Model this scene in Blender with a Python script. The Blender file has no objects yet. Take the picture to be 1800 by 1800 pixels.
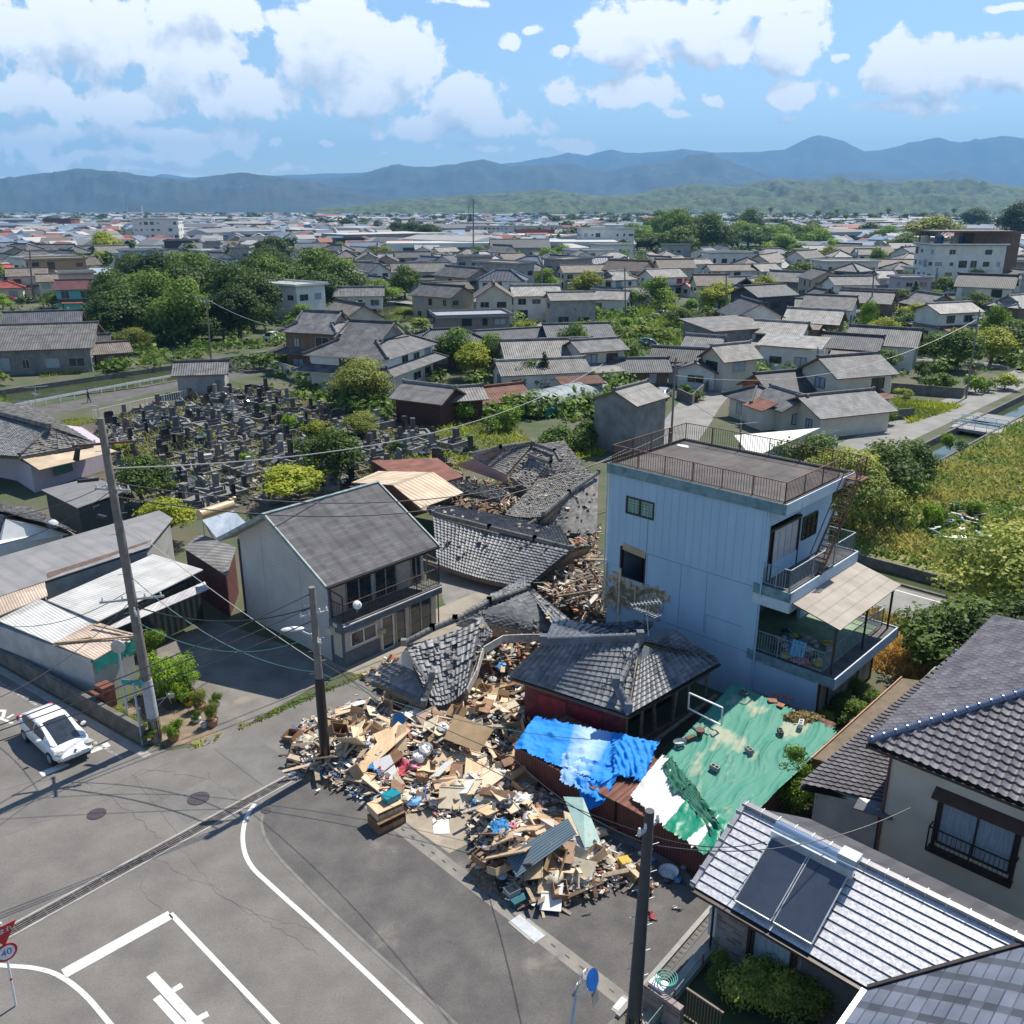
import bpy, bmesh, math, random
import numpy as np
from mathutils import Vector, Matrix
R=math.radians
random.seed(11); np.random.seed(11)
S=bpy.context.scene; COL=S.collection
# ---------------------------------------------------------------- camera, sky, sun, exposure
FPX=1560.; TH=math.atan(535/FPX); CH=23.0
cd=bpy.data.cameras.new('camera'); cam=bpy.data.objects.new('camera',cd); COL.objects.link(cam)
cd.sensor_fit='HORIZONTAL'; cd.sensor_width=36; cd.lens=36*FPX/1800; cd.clip_end=60000; cd.clip_start=.5
cam.location=(0,0,CH); cam.rotation_euler=(math.pi/2-TH,0,0); S.camera=cam
S.view_settings.view_transform='Standard'; S.view_settings.look='None'; S.view_settings.gamma=1; S.view_settings.exposure=0.66
SUN_AZ,SUN_EL=R(40),R(56)
ld=bpy.data.lights.new('sun','SUN'); ld.energy=4.9; ld.angle=R(.53); ld.color=(1,.94,.83)
sun=bpy.data.objects.new('sun',ld); COL.objects.link(sun)
sd=Vector((math.sin(SUN_AZ)*math.cos(SUN_EL),math.cos(SUN_AZ)*math.cos(SUN_EL),math.sin(SUN_EL)))
sun.rotation_euler=sd.to_track_quat('Z','Y').to_euler(); sun.location=(0,0,60)
SKY_STRENGTH=.10; CLOUD_WHITE=.88
SN_,CN_=math.sin(TH),math.cos(TH)
def ray(u,v):
    dx=(u-900)/FPX; dy=(v-900)/FPX
    return Vector((dx,CN_-dy*SN_,-SN_-dy*CN_))
def P(u,v,z=0.):
    r=ray(u,v); t=(z-CH)/r.z
    return Vector((r.x*t,r.y*t,z))
def zat(p,v):
    k=(v-900)/FPX; return CH+(-p[1]*SN_-k*p[1]*CN_)/(CN_-k*SN_)
AV=Vector((math.sin(R(133.6)),math.cos(R(133.6)),0)); BV=Vector((-AV.y,AV.x,0))
def AB(a,b,z=0.): return AV*a+BV*b+Vector((0,0,z))
w=bpy.data.worlds.new('World'); S.world=w; w.use_nodes=True
def build_world():
    nt=w.node_tree; N=nt.nodes; L=nt.links
    for n in list(N): N.remove(n)
    def M(tree,op,a,b=None,c=None,clamp=False):
        n=tree.nodes.new('ShaderNodeMath'); n.operation=op; n.use_clamp=clamp
        for i,x in enumerate((a,b,c)):
            if x is None: continue
            if isinstance(x,(int,float)): n.inputs[i].default_value=x
            else: tree.links.new(x,n.inputs[i])
        return n.outputs[0]
    g=bpy.data.node_groups.new('cloud_density','ShaderNodeTree')
    g.interface.new_socket('uv',in_out='INPUT',socket_type='NodeSocketVector')
    g.interface.new_socket('d',in_out='OUTPUT',socket_type='NodeSocketFloat')
    gi=g.nodes.new('NodeGroupInput'); go=g.nodes.new('NodeGroupOutput')
    def VM(op,a,b):
        n=g.nodes.new('ShaderNodeVectorMath'); n.operation=op
        for i,x in enumerate((a,b)):
            if x is None: continue
            if isinstance(x,tuple): n.inputs[i].default_value=x
            else: g.links.new(x,n.inputs[i])
        return n
    def noise(vec,sc,det,ro):
        n=g.nodes.new('ShaderNodeTexNoise'); n.inputs['Scale'].default_value=sc; n.inputs['Detail'].default_value=det; n.inputs['Roughness'].default_value=ro
        g.links.new(vec,n.inputs['Vector']); return n
    # warp the coordinates a little so that the outlines billow
    nz=noise(gi.outputs[0],9,3,.5); off=VM('SUBTRACT',nz.outputs['Color'],(.5,.5,.5)).outputs[0]
    off=VM('MULTIPLY',off,(.05,.04,0)).outputs[0]; uv=VM('ADD',gi.outputs[0],off).outputs[0]
    blobs=[(130,50,240,95),(330,100,110,75),(350,10,130,60),(450,40,36,46),(50,165,110,50),(220,185,130,50),(430,170,120,55),
      (590,85,130,120),(705,110,95,85),(560,30,60,45),(640,170,130,48),(820,190,90,58),(780,225,150,24),(300,238,240,36),(50,240,110,30),
      (870,222,125,26),(1110,60,125,85),(1250,55,125,75),(1390,80,75,65),(1330,10,140,36),(1100,165,165,36),(1400,172,85,26),
      (1255,175,27,14),(900,68,30,22),(942,50,22,8),(1640,125,155,70),(1770,115,100,62),(1600,195,115,22),(1000,250,100,16),
      (578,250,18,11),(1195,203,50,10),(1380,205,32,8),(180,278,240,22),(985,90,22,14),(820,0,90,9),(1790,0,50,12),(850,258,70,13),(30,310,220,14),(330,300,260,10),(680,262,20,5),(1480,105,40,12)]
    cur=None
    for (cx,cy,rx,ry) in blobs:
        r=ray(cx,cy); cu,cv=r.x/r.y,r.z/r.y
        a=VM('SUBTRACT',uv,(cu,cv,0)).outputs[0]
        b=VM('MULTIPLY',a,(FPX/rx*1.1,FPX/ry*1.1,0)).outputs[0]
        l=VM('LENGTH',b,None).outputs['Value']
        d=M(g,'SUBTRACT',1.0,l)
        d=M(g,'MULTIPLY',d,min(1,.45+ry/110))
        cur=d if cur is None else M(g,'SMOOTH_MAX',cur,d,.06)
    f1=noise(uv,30,9,.6).outputs['Fac']
    f2=noise(uv,9,4,.5).outputs['Fac']
    f=M(g,'ADD',M(g,'MULTIPLY',M(g,'SUBTRACT',f1,.5),1.75),M(g,'MULTIPLY',M(g,'SUBTRACT',f2,.5),.45))
    g.links.new(M(g,'SUBTRACT',M(g,'ADD',cur,f),.13),go.inputs[0])
    tc=N.new('ShaderNodeTexCoord'); sp=N.new('ShaderNodeSeparateXYZ'); L.new(tc.outputs['Generated'],sp.inputs[0])
    y=M(nt,'MAXIMUM',M(nt,'ABSOLUTE',sp.outputs[1]),.05)
    u=M(nt,'DIVIDE',sp.outputs[0],y); v=M(nt,'DIVIDE',sp.outputs[2],y)
    def uvec(du,dv):
        c=N.new('ShaderNodeCombineXYZ'); L.new(M(nt,'ADD',u,du),c.inputs[0]); L.new(M(nt,'ADD',v,dv),c.inputs[1]); return c.outputs[0]
    def dens(du,dv):
        n=N.new('ShaderNodeGroup'); n.node_tree=g; L.new(uvec(du,dv),n.inputs[0]); return n.outputs[0]
    d0=dens(0,0); d1=dens(.012,.028)
    al=N.new('ShaderNodeMapRange'); al.interpolation_type='SMOOTHSTEP'; L.new(d0,al.inputs[0]); al.inputs[1].default_value=-.02; al.inputs[2].default_value=.2
    alpha=M(nt,'MULTIPLY',al.outputs[0],M(nt,'GREATER_THAN',sp.outputs[2],-.02))
    lit=M(nt,'ADD',M(nt,'MULTIPLY',M(nt,'SUBTRACT',d0,d1),1.5),.98,clamp=True)  # painted cloud shade: greyer where the cloud is denser towards the sun
    thick=N.new('ShaderNodeMapRange'); L.new(d1,thick.inputs[0]); thick.inputs[1].default_value=.3; thick.inputs[2].default_value=.95; thick.inputs[3].default_value=1; thick.inputs[4].default_value=.5
    lit2=M(nt,'MULTIPLY',lit,thick.outputs[0])
    cr=N.new('ShaderNodeMixRGB'); L.new(lit2,cr.inputs[0]); cr.inputs[1].default_value=(.52,.58,.67,1); cr.inputs[2].default_value=(1,1,1,1)
    cs=N.new('ShaderNodeVectorMath'); cs.operation='SCALE'; L.new(cr.outputs[0],cs.inputs[0]); cs.inputs['Scale'].default_value=CLOUD_WHITE
    sky=N.new('ShaderNodeTexSky'); sky.sky_type='NISHITA'; sky.sun_disc=False; sky.sun_elevation=SUN_EL; sky.sun_rotation=SUN_AZ
    sky.air_density=1.0; sky.dust_density=.3; sky.ozone_density=4; sky.altitude=0
    ss=N.new('ShaderNodeVectorMath'); ss.operation='SCALE'; L.new(sky.outputs[0],ss.inputs[0]); ss.inputs['Scale'].default_value=SKY_STRENGTH
    mx=N.new('ShaderNodeMixRGB'); L.new(alpha,mx.inputs[0]); L.new(ss.outputs[0],mx.inputs[1]); L.new(cs.outputs[0],mx.inputs[2])
    bg=N.new('ShaderNodeBackground'); L.new(mx.outputs[0],bg.inputs[0]); bg.inputs[1].default_value=1
    out=N.new('ShaderNodeOutputWorld'); L.new(bg.outputs[0],out.inputs[0])
build_world()
w.cycles.sampling_method='MANUAL'; w.cycles.sample_map_resolution=256
# ---------------------------------------------------------------- materials
MATS={}
def mat(name,c1,c2=None,rough=.8,metal=0.,scale=3.,bump=0.,det=4.,obj=False,trans=0.,spec=.5,stretch=(1,1,1),contrast=(.35,.65),facecol=False,wave=None,stain=None,objvar=0.,grain=0.):
    if name in MATS: return MATS[name]
    m=bpy.data.materials.new(name); m.use_nodes=True; nt=m.node_tree; N=nt.nodes; L=nt.links
    b=N['Principled BSDF']; b.inputs['Roughness'].default_value=rough; b.inputs['Metallic'].default_value=metal; b.inputs['Specular IOR Level'].default_value=spec
    tc=N.new('ShaderNodeTexCoord'); mp=N.new('ShaderNodeMapping'); mp.inputs['Scale'].default_value=stretch
    L.new(tc.outputs['Object'],mp.inputs[0]); vec=mp.outputs[0]
    n=N.new('ShaderNodeTexNoise'); n.inputs['Scale'].default_value=scale; n.inputs['Detail'].default_value=det; n.inputs['Roughness'].default_value=.62; L.new(vec,n.inputs['Vector'])
    cr=N.new('ShaderNodeValToRGB'); L.new(n.outputs['Fac'],cr.inputs[0])
    if c2 is None: c2=tuple(x*.78 for x in c1)
    cr.color_ramp.elements[0].position=contrast[0]; cr.color_ramp.elements[1].position=contrast[1]
    cr.color_ramp.elements[0].color=(*c2,1); cr.color_ramp.elements[1].color=(*c1,1)
    col=cr.outputs[0]
    def mul(colsock,fac):
        mm=N.new('ShaderNodeVectorMath'); mm.operation='SCALE'; L.new(colsock,mm.inputs[0]); L.new(fac,mm.inputs['Scale']); return mm.outputs[0]
    if stain:
        n2=N.new('ShaderNodeTexNoise'); n2.inputs['Scale'].default_value=stain[1]; n2.inputs['Detail'].default_value=5; L.new(vec,n2.inputs['Vector'])
        r2=N.new('ShaderNodeMapRange'); L.new(n2.outputs['Fac'],r2.inputs[0]); r2.inputs[1].default_value=stain[2]; r2.inputs[2].default_value=stain[2]+.14
        mx=N.new('ShaderNodeMixRGB'); L.new(r2.outputs[0],mx.inputs[0]); L.new(col,mx.inputs[1]); mx.inputs[2].default_value=(*stain[0],1); col=mx.outputs[0]
    if grain:
        n3=N.new('ShaderNodeTexNoise'); n3.inputs['Scale'].default_value=14; n3.inputs['Detail'].default_value=6; n3.inputs['Roughness'].default_value=.75; L.new(vec,n3.inputs['Vector'])
        r5=N.new('ShaderNodeMapRange'); L.new(n3.outputs['Fac'],r5.inputs[0]); r5.inputs[1].default_value=.35; r5.inputs[2].default_value=.65; r5.inputs[3].default_value=1-grain; r5.inputs[4].default_value=1+grain; col=mul(col,r5.outputs[0])
    if facecol:
        at=N.new('ShaderNodeAttribute'); at.attribute_name='fv'; col=mul(col,at.outputs['Fac'])
    if objvar:
        oi=N.new('ShaderNodeObjectInfo'); r3=N.new('ShaderNodeMapRange'); L.new(oi.outputs['Random'],r3.inputs[0]); r3.inputs[3].default_value=1-objvar; r3.inputs[4].default_value=1+objvar
        col=mul(col,r3.outputs[0])
    hsock=None
    if wave: # (axis, period m, colour dip, bump) along uv or object axis
        src,ax,per,dip,bm=wave
        if src=='uv': cs=tc.outputs['UV']
        else: cs=tc.outputs['Object']
        sp=N.new('ShaderNodeSeparateXYZ'); L.new(cs,sp.inputs[0])
        a=N.new('ShaderNodeMath'); a.operation='MULTIPLY'; L.new(sp.outputs[ax],a.inputs[0]); a.inputs[1].default_value=2*math.pi/per
        s=N.new('ShaderNodeMath'); s.operation='SINE'; L.new(a.outputs[0],s.inputs[0])
        r4=N.new('ShaderNodeMapRange'); L.new(s.outputs[0],r4.inputs[0]); r4.inputs[1].default_value=-1; r4.inputs[3].default_value=1-dip; r4.inputs[4].default_value=1
        col=mul(col,r4.outputs[0]); hsock=s.outputs[0]
        bp=N.new('ShaderNodeBump'); L.new(hsock,bp.inputs['Height']); bp.inputs['Strength'].default_value=1; bp.inputs['Distance'].default_value=bm; L.new(bp.outputs[0],b.inputs['Normal'])
    L.new(col,b.inputs['Base Color'])
    if bump and not wave:
        bp=N.new('ShaderNodeBump'); L.new(n.outputs['Fac'],bp.inputs['Height']); bp.inputs['Strength'].default_value=.8; bp.inputs['Distance'].default_value=bump; L.new(bp.outputs[0],b.inputs['Normal'])
    if trans:
        tr=N.new('ShaderNodeBsdfTranslucent'); L.new(col,tr.inputs[0]); ms=N.new('ShaderNodeMixShader'); ms.inputs[0].default_value=trans
        L.new(b.outputs[0],ms.inputs[1]); L.new(tr.outputs[0],ms.inputs[2]); L.new(ms.outputs[0],N['Material Output'].inputs[0])
    MATS[name]=m; return m
def colmat(name,rough=.8,attr='Col',scale=1.,amt=.15,trans=0.,vmul=1.):
    if name in MATS: return MATS[name]
    m=bpy.data.materials.new(name); m.use_nodes=True; nt=m.node_tree; N=nt.nodes; L=nt.links; b=N['Principled BSDF']; b.inputs['Roughness'].default_value=rough
    at=N.new('ShaderNodeAttribute'); at.attribute_name=attr
    n=N.new('ShaderNodeTexNoise'); n.inputs['Scale'].default_value=scale; n.inputs['Detail'].default_value=3
    tc=N.new('ShaderNodeTexCoord'); L.new(tc.outputs['Object'],n.inputs['Vector'])
    r=N.new('ShaderNodeMapRange'); L.new(n.outputs['Fac'],r.inputs[0]); r.inputs[1].default_value=.3; r.inputs[2].default_value=.7; r.inputs[3].default_value=(1-amt)*vmul; r.inputs[4].default_value=(1+amt)*vmul
    s=N.new('ShaderNodeVectorMath'); s.operation='SCALE'; L.new(at.outputs['Color'],s.inputs[0]); L.new(r.outputs[0],s.inputs['Scale']); L.new(s.outputs[0],b.inputs['Base Color'])
    if trans:
        tr=N.new('ShaderNodeBsdfTranslucent'); L.new(s.outputs[0],tr.inputs[0]); ms=N.new('ShaderNodeMixShader'); ms.inputs[0].default_value=trans
        L.new(b.outputs[0],ms.inputs[1]); L.new(tr.outputs[0],ms.inputs[2]); L.new(ms.outputs[0],N['Material Output'].inputs[0])
    MATS[name]=m; return m
# ---------------------------------------------------------------- object helpers
def tag(o,label=None,cat=None,group=None,kind=None):
    if label: o['label']=label
    if cat: o['category']=cat
    if group: o['group']=group
    if kind: o['kind']=kind
    return o
def thing(name,label,cat,loc=(0,0,0),rotz=0,group=None):
    o=bpy.data.objects.new(name,None); COL.objects.link(o); o.location=loc; o.rotation_euler=(0,0,rotz); o.empty_display_size=.3
    return tag(o,label,cat,group)
def link(name,me,parent=None,loc=None,rot=None):
    o=bpy.data.objects.new(name,me); COL.objects.link(o)
    if parent is not None: o.parent=parent
    if loc is not None: o.location=loc
    if rot is not None: o.rotation_euler=rot
    return o
KIDS={}
def copy_tree(o,loc,rz,label=None,scale=None):
    r=o.copy(); COL.objects.link(r); r.location=loc; r.rotation_euler=(0,0,rz)
    if scale is not None: r.scale=scale
    if label: r['label']=label
    if o.name not in KIDS: KIDS[o.name]=[(c,list(c.children)) for c in o.children]
    for ch,gs in KIDS[o.name]:
        c=ch.copy(); COL.objects.link(c); c.parent=r
        for g in gs:
            d=g.copy(); COL.objects.link(d); d.parent=c
    return r
class MB:
    def __init__(s): s.v=[]; s.f=[]; s.m=[]; s.uv=[]; s.fv=[]
    def vert(s,p): s.v.append(tuple(p)); return len(s.v)-1
    def face(s,pts,m=0,uv=None,fv=1.):
        ids=[s.vert(p) for p in pts]; s.f.append(ids); s.m.append(m); s.uv.append(uv if uv else [(0,0)]*len(ids)); s.fv.append(fv)
    def box(s,x0,x1,y0,y1,z0,z1,m=0,T=None,fv=1.):
        c=[(x0,y0,z0),(x1,y0,z0),(x1,y1,z0),(x0,y1,z0),(x0,y0,z1),(x1,y0,z1),(x1,y1,z1),(x0,y1,z1)]
        if T is not None: c=[T@Vector(p) for p in c]
        n=len(s.v); s.v+= [tuple(p) for p in c]
        for f in ((0,3,2,1),(4,5,6,7),(0,1,5,4),(1,2,6,5),(2,3,7,6),(3,0,4,7)):
            s.f.append([n+i for i in f]); s.m.append(m); s.uv.append([(0,0)]*4); s.fv.append(fv)
    def bar(s,p,q,w=.05,h=None,m=0,fv=1.):
        h=h or w; p=Vector(p); q=Vector(q); d=q-p; L=d.length
        if L<1e-5: return
        T=Matrix.Translation(p)@d.to_track_quat('Y','Z').to_matrix().to_4x4()
        s.box(-w/2,w/2,0,L,-h/2,h/2,m,T,fv)
    def cyl(s,p,q,r0,r1=None,n=10,m=0,cap=True,fv=1.):
        r1=r0 if r1 is None else r1; p=Vector(p); q=Vector(q); d=q-p
        if d.length<1e-6: return
        Q=d.to_track_quat('Z','Y').to_matrix(); b=len(s.v)
        for k in range(n):
            a=2*math.pi*k/n; e=Q@Vector((math.cos(a),math.sin(a),0))
            s.v.append(tuple(p+e*r0)); s.v.append(tuple(q+e*r1))
        for k in range(n):
            j=(k+1)%n; s.f.append([b+2*k,b+2*j,b+2*j+1,b+2*k+1]); s.m.append(m); s.uv.append([(0,0)]*4); s.fv.append(fv)
        if cap:
            s.f.append([b+2*k for k in range(n)][::-1]); s.m.append(m); s.uv.append([(0,0)]*n); s.fv.append(fv)
            s.f.append([b+2*k+1 for k in range(n)]); s.m.append(m); s.uv.append([(0,0)]*n); s.fv.append(fv)
    def tube(s,pts,r,n=6,m=0):
        for a,b in zip(pts[:-1],pts[1:]): s.cyl(a,b,r,r,n,m)
    def prism(s,poly,z0,z1,m=0):
        n=len(poly); a=sum(poly[i][0]*poly[(i+1)%n][1]-poly[(i+1)%n][0]*poly[i][1] for i in range(n))
        if a<0: poly=poly[::-1]
        s.face([(p[0],p[1],z1) for p in poly],m); s.face([(p[0],p[1],z0) for p in poly[::-1]],m)
        for i in range(n):
            p,q=poly[i],poly[(i+1)%n]; s.face([(p[0],p[1],z0),(q[0],q[1],z0),(q[0],q[1],z1),(p[0],p[1],z1)],m)
    def slab(s,poly,t,m=0,m2=None,uvs=None):
        p=[Vector(x) for x in poly]; n=(p[1]-p[0]).cross(p[2]-p[0]).normalized()
        if n.z<0: p=p[::-1]; n=-n; uvs=uvs[::-1] if uvs else None
        q=[x-n*t for x in p]; k=len(p)
        s.face(p,m,uvs); s.face(q[::-1],m if m2 is None else m2)
        for i in range(k): s.face([q[i],q[(i+1)%k],p[(i+1)%k],p[i]],m if m2 is None else m2)
    def blob(s,c,rx,ry,rz,n=8,k=5,m=0,jit=0.,rot=0.):
        b=len(s.v); cr,sr=math.cos(rot),math.sin(rot)
        for i in range(k+1):
            ph=math.pi*i/k
            for j in range(n):
                th=2*math.pi*j/n; q=1+random.uniform(-jit,jit)
                x,y,z=rx*q*math.sin(ph)*math.cos(th),ry*q*math.sin(ph)*math.sin(th),rz*q*math.cos(ph)
                s.v.append((c[0]+x*cr-y*sr,c[1]+x*sr+y*cr,c[2]+z))
        for i in range(k):
            for j in range(n):
                jj=(j+1)%n; s.f.append([b+i*n+j,b+(i+1)*n+j,b+(i+1)*n+jj,b+i*n+jj]); s.m.append(m); s.uv.append([(0,0)]*4); s.fv.append(1.)
    def mesh(s,name,mats,smooth=False):
        me=bpy.data.meshes.new(name); me.from_pydata(s.v,[],s.f)
        if not isinstance(mats,(list,tuple)): mats=[mats]
        for x in mats: me.materials.append(x)
        me.polygons.foreach_set('material_index',s.m)
        uvl=me.uv_layers.new(name='UVMap'); uvl.data.foreach_set('uv',[c for f in s.uv for p in f for c in p])
        at=me.attributes.new('fv','FLOAT','FACE'); at.data.foreach_set('value',s.fv)
        if smooth:
            me.polygons.foreach_set('use_smooth',[True]*len(s.f))
            try: me.set_sharp_from_angle(angle=R(40))
            except Exception: pass
        me.update(); return me
    def build(s,name,mats,parent=None,loc=None,rot=None,smooth=False):
        return link(name,s.mesh(name,mats,smooth),parent,loc,rot)
def sheet(name,pts,z,m,kind='structure',label=None,cat=None):
    mb=MB(); n=len(pts); a=sum(pts[i][0]*pts[(i+1)%n][1]-pts[(i+1)%n][0]*pts[i][1] for i in range(n))
    if a<0: pts=pts[::-1]
    mb.face([(p[0],p[1],z) for p in pts]); o=mb.build(name,m)
    return tag(o,label,cat,None,kind)
def strip_mesh(pts,w,z):
    mb=MB(); V=[Vector((p[0],p[1],0)) for p in pts]; L=[];Rr=[]
    for i,p in enumerate(V):
        d=(V[min(i+1,len(V)-1)]-V[max(i-1,0)]).normalized(); n=Vector((-d.y,d.x,0))*w/2; L.append(p+n); Rr.append(p-n)
    for i in range(len(V)-1): mb.face([(*Rr[i][:2],z),(*Rr[i+1][:2],z),(*L[i+1][:2],z),(*L[i][:2],z)])
    return mb
def bez(pts,n=8):
    out=[]; V=[Vector(p) for p in pts]; V=[V[0]*2-V[1]]+V+[V[-1]*2-V[-2]]
    for i in range(1,len(V)-2):
        for k in range(n):
            t=k/n; p0,p1,p2,p3=V[i-1:i+3]
            out.append(.5*((2*p1)+(p2-p0)*t+(2*p0-5*p1+4*p2-p3)*t*t+(3*p1-p0-3*p2+p3)*t**3))
    out.append(V[-2]); return out
def text_mesh(txt,size,m,ext=.003,font=None):
    c=bpy.data.curves.new('t','FONT'); c.body=txt; c.size=size; c.extrude=ext; c.align_x='CENTER'; c.align_y='CENTER'
    o=bpy.data.objects.new('t',c); COL.objects.link(o); bpy.context.view_layer.update()
    me=bpy.data.meshes.new_from_object(o.evaluated_get(bpy.context.evaluated_depsgraph_get())); bpy.data.objects.remove(o)
    me.materials.clear(); me.materials.append(m); return me
def tilemat(name,c1,c2,rough=.62,pu=.30,pv=.28,dip=.45,var=.25,moss=None,bump=.03,sharp=False):
    if name in MATS: return MATS[name]
    m=bpy.data.materials.new(name); m.use_nodes=True; nt=m.node_tree; N=nt.nodes; L=nt.links; b=N['Principled BSDF']; b.inputs['Roughness'].default_value=rough; b.inputs['Specular IOR Level'].default_value=.28
    def M(op,a,bb=None,clamp=False):
        n=N.new('ShaderNodeMath'); n.operation=op; n.use_clamp=clamp
        for i,x in enumerate((a,bb)):
            if x is None: continue
            if isinstance(x,(int,float)): n.inputs[i].default_value=x
            else: L.new(x,n.inputs[i])
        return n.outputs[0]
    tc=N.new('ShaderNodeTexCoord'); sp=N.new('ShaderNodeSeparateXYZ'); L.new(tc.outputs['UV'],sp.inputs[0])
    uu=M('DIVIDE',sp.outputs[0],pu); vv=M('DIVIDE',sp.outputs[1],pv)
    cu=N.new('ShaderNodeCombineXYZ'); L.new(M('FLOOR',uu),cu.inputs[0]); L.new(M('FLOOR',vv),cu.inputs[1])
    wn=N.new('ShaderNodeTexWhiteNoise'); wn.noise_dimensions='2D'; L.new(cu.outputs[0],wn.inputs['Vector'])
    s=M('SINE',M('MULTIPLY',uu,2*math.pi)); fr=M('FRACT',vv)
    h=M('ADD',M('MULTIPLY',s,.5),M('MULTIPLY',fr,-.6))
    n=N.new('ShaderNodeTexNoise'); n.inputs['Scale'].default_value=.9; n.inputs['Detail'].default_value=5; L.new(tc.outputs['Object'],n.inputs['Vector'])
    cr=N.new('ShaderNodeValToRGB'); cr.color_ramp.elements[0].position=.35; cr.color_ramp.elements[1].position=.68
    cr.color_ramp.elements[0].color=(*c2,1); cr.color_ramp.elements[1].color=(*c1,1); L.new(n.outputs['Fac'],cr.inputs[0])
    seam=M('MULTIPLY',M('LESS_THAN',s,-.55),dip); seam2=M('MULTIPLY',M('GREATER_THAN',fr,.88),dip)
    f=M('SUBTRACT',M('ADD',M('MULTIPLY',wn.outputs['Value'],var),1-var/2),M('MAXIMUM',seam,seam2))
    oi=N.new('ShaderNodeObjectInfo'); f=M('MULTIPLY',f,M('ADD',M('MULTIPLY',oi.outputs['Random'],.7),.62))
    sc=N.new('ShaderNodeVectorMath'); sc.operation='SCALE'; L.new(cr.outputs[0],sc.inputs[0]); L.new(f,sc.inputs['Scale'])
    L.new(sc.outputs[0],b.inputs['Base Color'])
    bp=N.new('ShaderNodeBump'); bp.inputs['Distance'].default_value=bump; bp.inputs['Strength'].default_value=1; L.new(h,bp.inputs['Height']); L.new(bp.outputs[0],b.inputs['Normal'])
    MATS[name]=m; return m
T_GREY=mat('kawara_tile_geometry_grey',(.21,.215,.225),(.11,.115,.125),.52,scale=1.2,facecol=True,spec=.4)
T_DARK=mat('kawara_tile_geometry_dark',(.13,.14,.16),(.07,.075,.09),.4,scale=1.2,facecol=True,spec=.6)
T_OLD=mat('kawara_tile_geometry_weathered',(.22,.21,.20),(.10,.10,.10),.8,scale=1.6,facecol=True,spec=.2,stain=((.25,.2,.14),1.1,.6))
T_PURP=mat('kawara_tile_geometry_brown_glaze',(.20,.185,.19),(.12,.105,.115),.33,scale=1.2,facecol=True,spec=.7)
U_GREY=tilemat('tile_roof_grey',(.17,.17,.175),(.085,.085,.09))
U_LIGHT=tilemat('tile_roof_pale',(.31,.30,.285),(.18,.17,.16),.6)
U_DARK=tilemat('tile_roof_charcoal',(.10,.105,.115),(.055,.06,.07))
U_BROWN=tilemat('tile_roof_brown',(.20,.165,.14),(.12,.10,.085))
U_RED=tilemat('roof_red_sheet',(.42,.10,.07),(.30,.07,.05),.5,pu=.4,pv=2.,dip=.3)
U_RUST=tilemat('roof_rust_sheet',(.22,.085,.055),(.12,.05,.035),.7,pu=.35,pv=2.,dip=.35)
U_METAL=tilemat('roof_grey_corrugated',(.21,.20,.19),(.125,.12,.115),.65,pu=.35,pv=2.2,dip=.28,var=.12)
U_BEIGE=tilemat('roof_beige_seamed',(.52,.42,.30),(.42,.32,.22),.5,pu=.42,pv=4.,dip=.35,var=.08)
U_WHITE=tilemat('roof_white_corrugated',(.62,.61,.58),(.48,.47,.44),.4,pu=.16,pv=2.,dip=.12,var=.1,bump=.02)
U_BLUE=tilemat('roof_bluegrey_slate',(.14,.155,.20),(.10,.115,.15),.5,pu=.9,pv=.33,dip=.5,var=.3,bump=.02)
U_SHIN=tilemat('roof_asphalt_shingle',(.115,.113,.118),(.085,.083,.088),.85,pu=.9,pv=.2,dip=.18,var=.35,bump=.008)
U_SOLAR=tilemat('roof_solar_panel',(.05,.09,.2),(.04,.07,.16),.15,pu=1.,pv=1.6,dip=.5,var=.05)
W_WHITE=mat('wall_white_plaster',(.68,.67,.64),(.56,.55,.52),.85,scale=.6,stain=((.42,.40,.36),.9,.66))
W_CREAM=mat('wall_cream_plaster',(.58,.53,.44),(.48,.44,.36),.85,scale=.6)
W_GREY=mat('wall_grey_mortar',(.36,.35,.33),(.26,.255,.245),.9,scale=.8,stain=((.17,.165,.155),.7,.6))
W_BROWN=mat('wall_brown_board',(.20,.13,.09),(.13,.085,.06),.8,scale=2,stretch=(1,1,.2))
W_BLUE=mat('wall_pale_blue',(.37,.52,.65),(.33,.47,.60),.75,scale=1.2,stretch=(1,1,.2),stain=((.29,.40,.50),.9,.63))
W_TEAL=mat('wall_turquoise',(.12,.45,.42),(.10,.38,.36),.7)
W_PINK=mat('wall_lilac_plaster',(.50,.43,.48),(.43,.37,.42),.85)
W_DARK=mat('wall_navy_siding',(.035,.04,.055),(.025,.03,.04),.6)
W_RED=mat('wall_oxide_red_board',(.16,.05,.045),(.09,.03,.028),.8,scale=2,wave=('obj',1,.12,.35,.01))
W_TIN=mat('wall_grey_tin',(.26,.26,.25),(.15,.15,.145),.6,scale=.8,wave=('obj',1,.2,.2,.012))
W_BRICK=mat('wall_ochre_tile',(.42,.29,.17),(.34,.23,.14),.85,scale=3)
GLASS=mat('window_glass_dark',(.03,.04,.05),(.02,.025,.03),.08,spec=.9)
GLASSB=mat('window_glass_curtained',(.35,.42,.47),(.22,.28,.33),.1,scale=5,stretch=(6,6,.4),spec=.8)
FRAME=mat('window_frame_aluminium',(.38,.38,.37),None,.4,.3)
FRAMED=mat('window_frame_bronze',(.05,.04,.035),None,.4,.3)
WOOD=mat('timber_weathered',(.33,.255,.18),(.19,.145,.10),.8,scale=6,stretch=(1,1,1),objvar=.3)
WOODL=mat('timber_light',(.56,.45,.32),(.42,.32,.21),.75,scale=5,objvar=.25)
DIRT=mat('bare_dirt',(.30,.24,.17),(.19,.15,.11),.95,scale=1.5)
STEEL=mat('galvanised_steel',(.48,.50,.52),(.38,.40,.42),.4,.6,scale=4)
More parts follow.
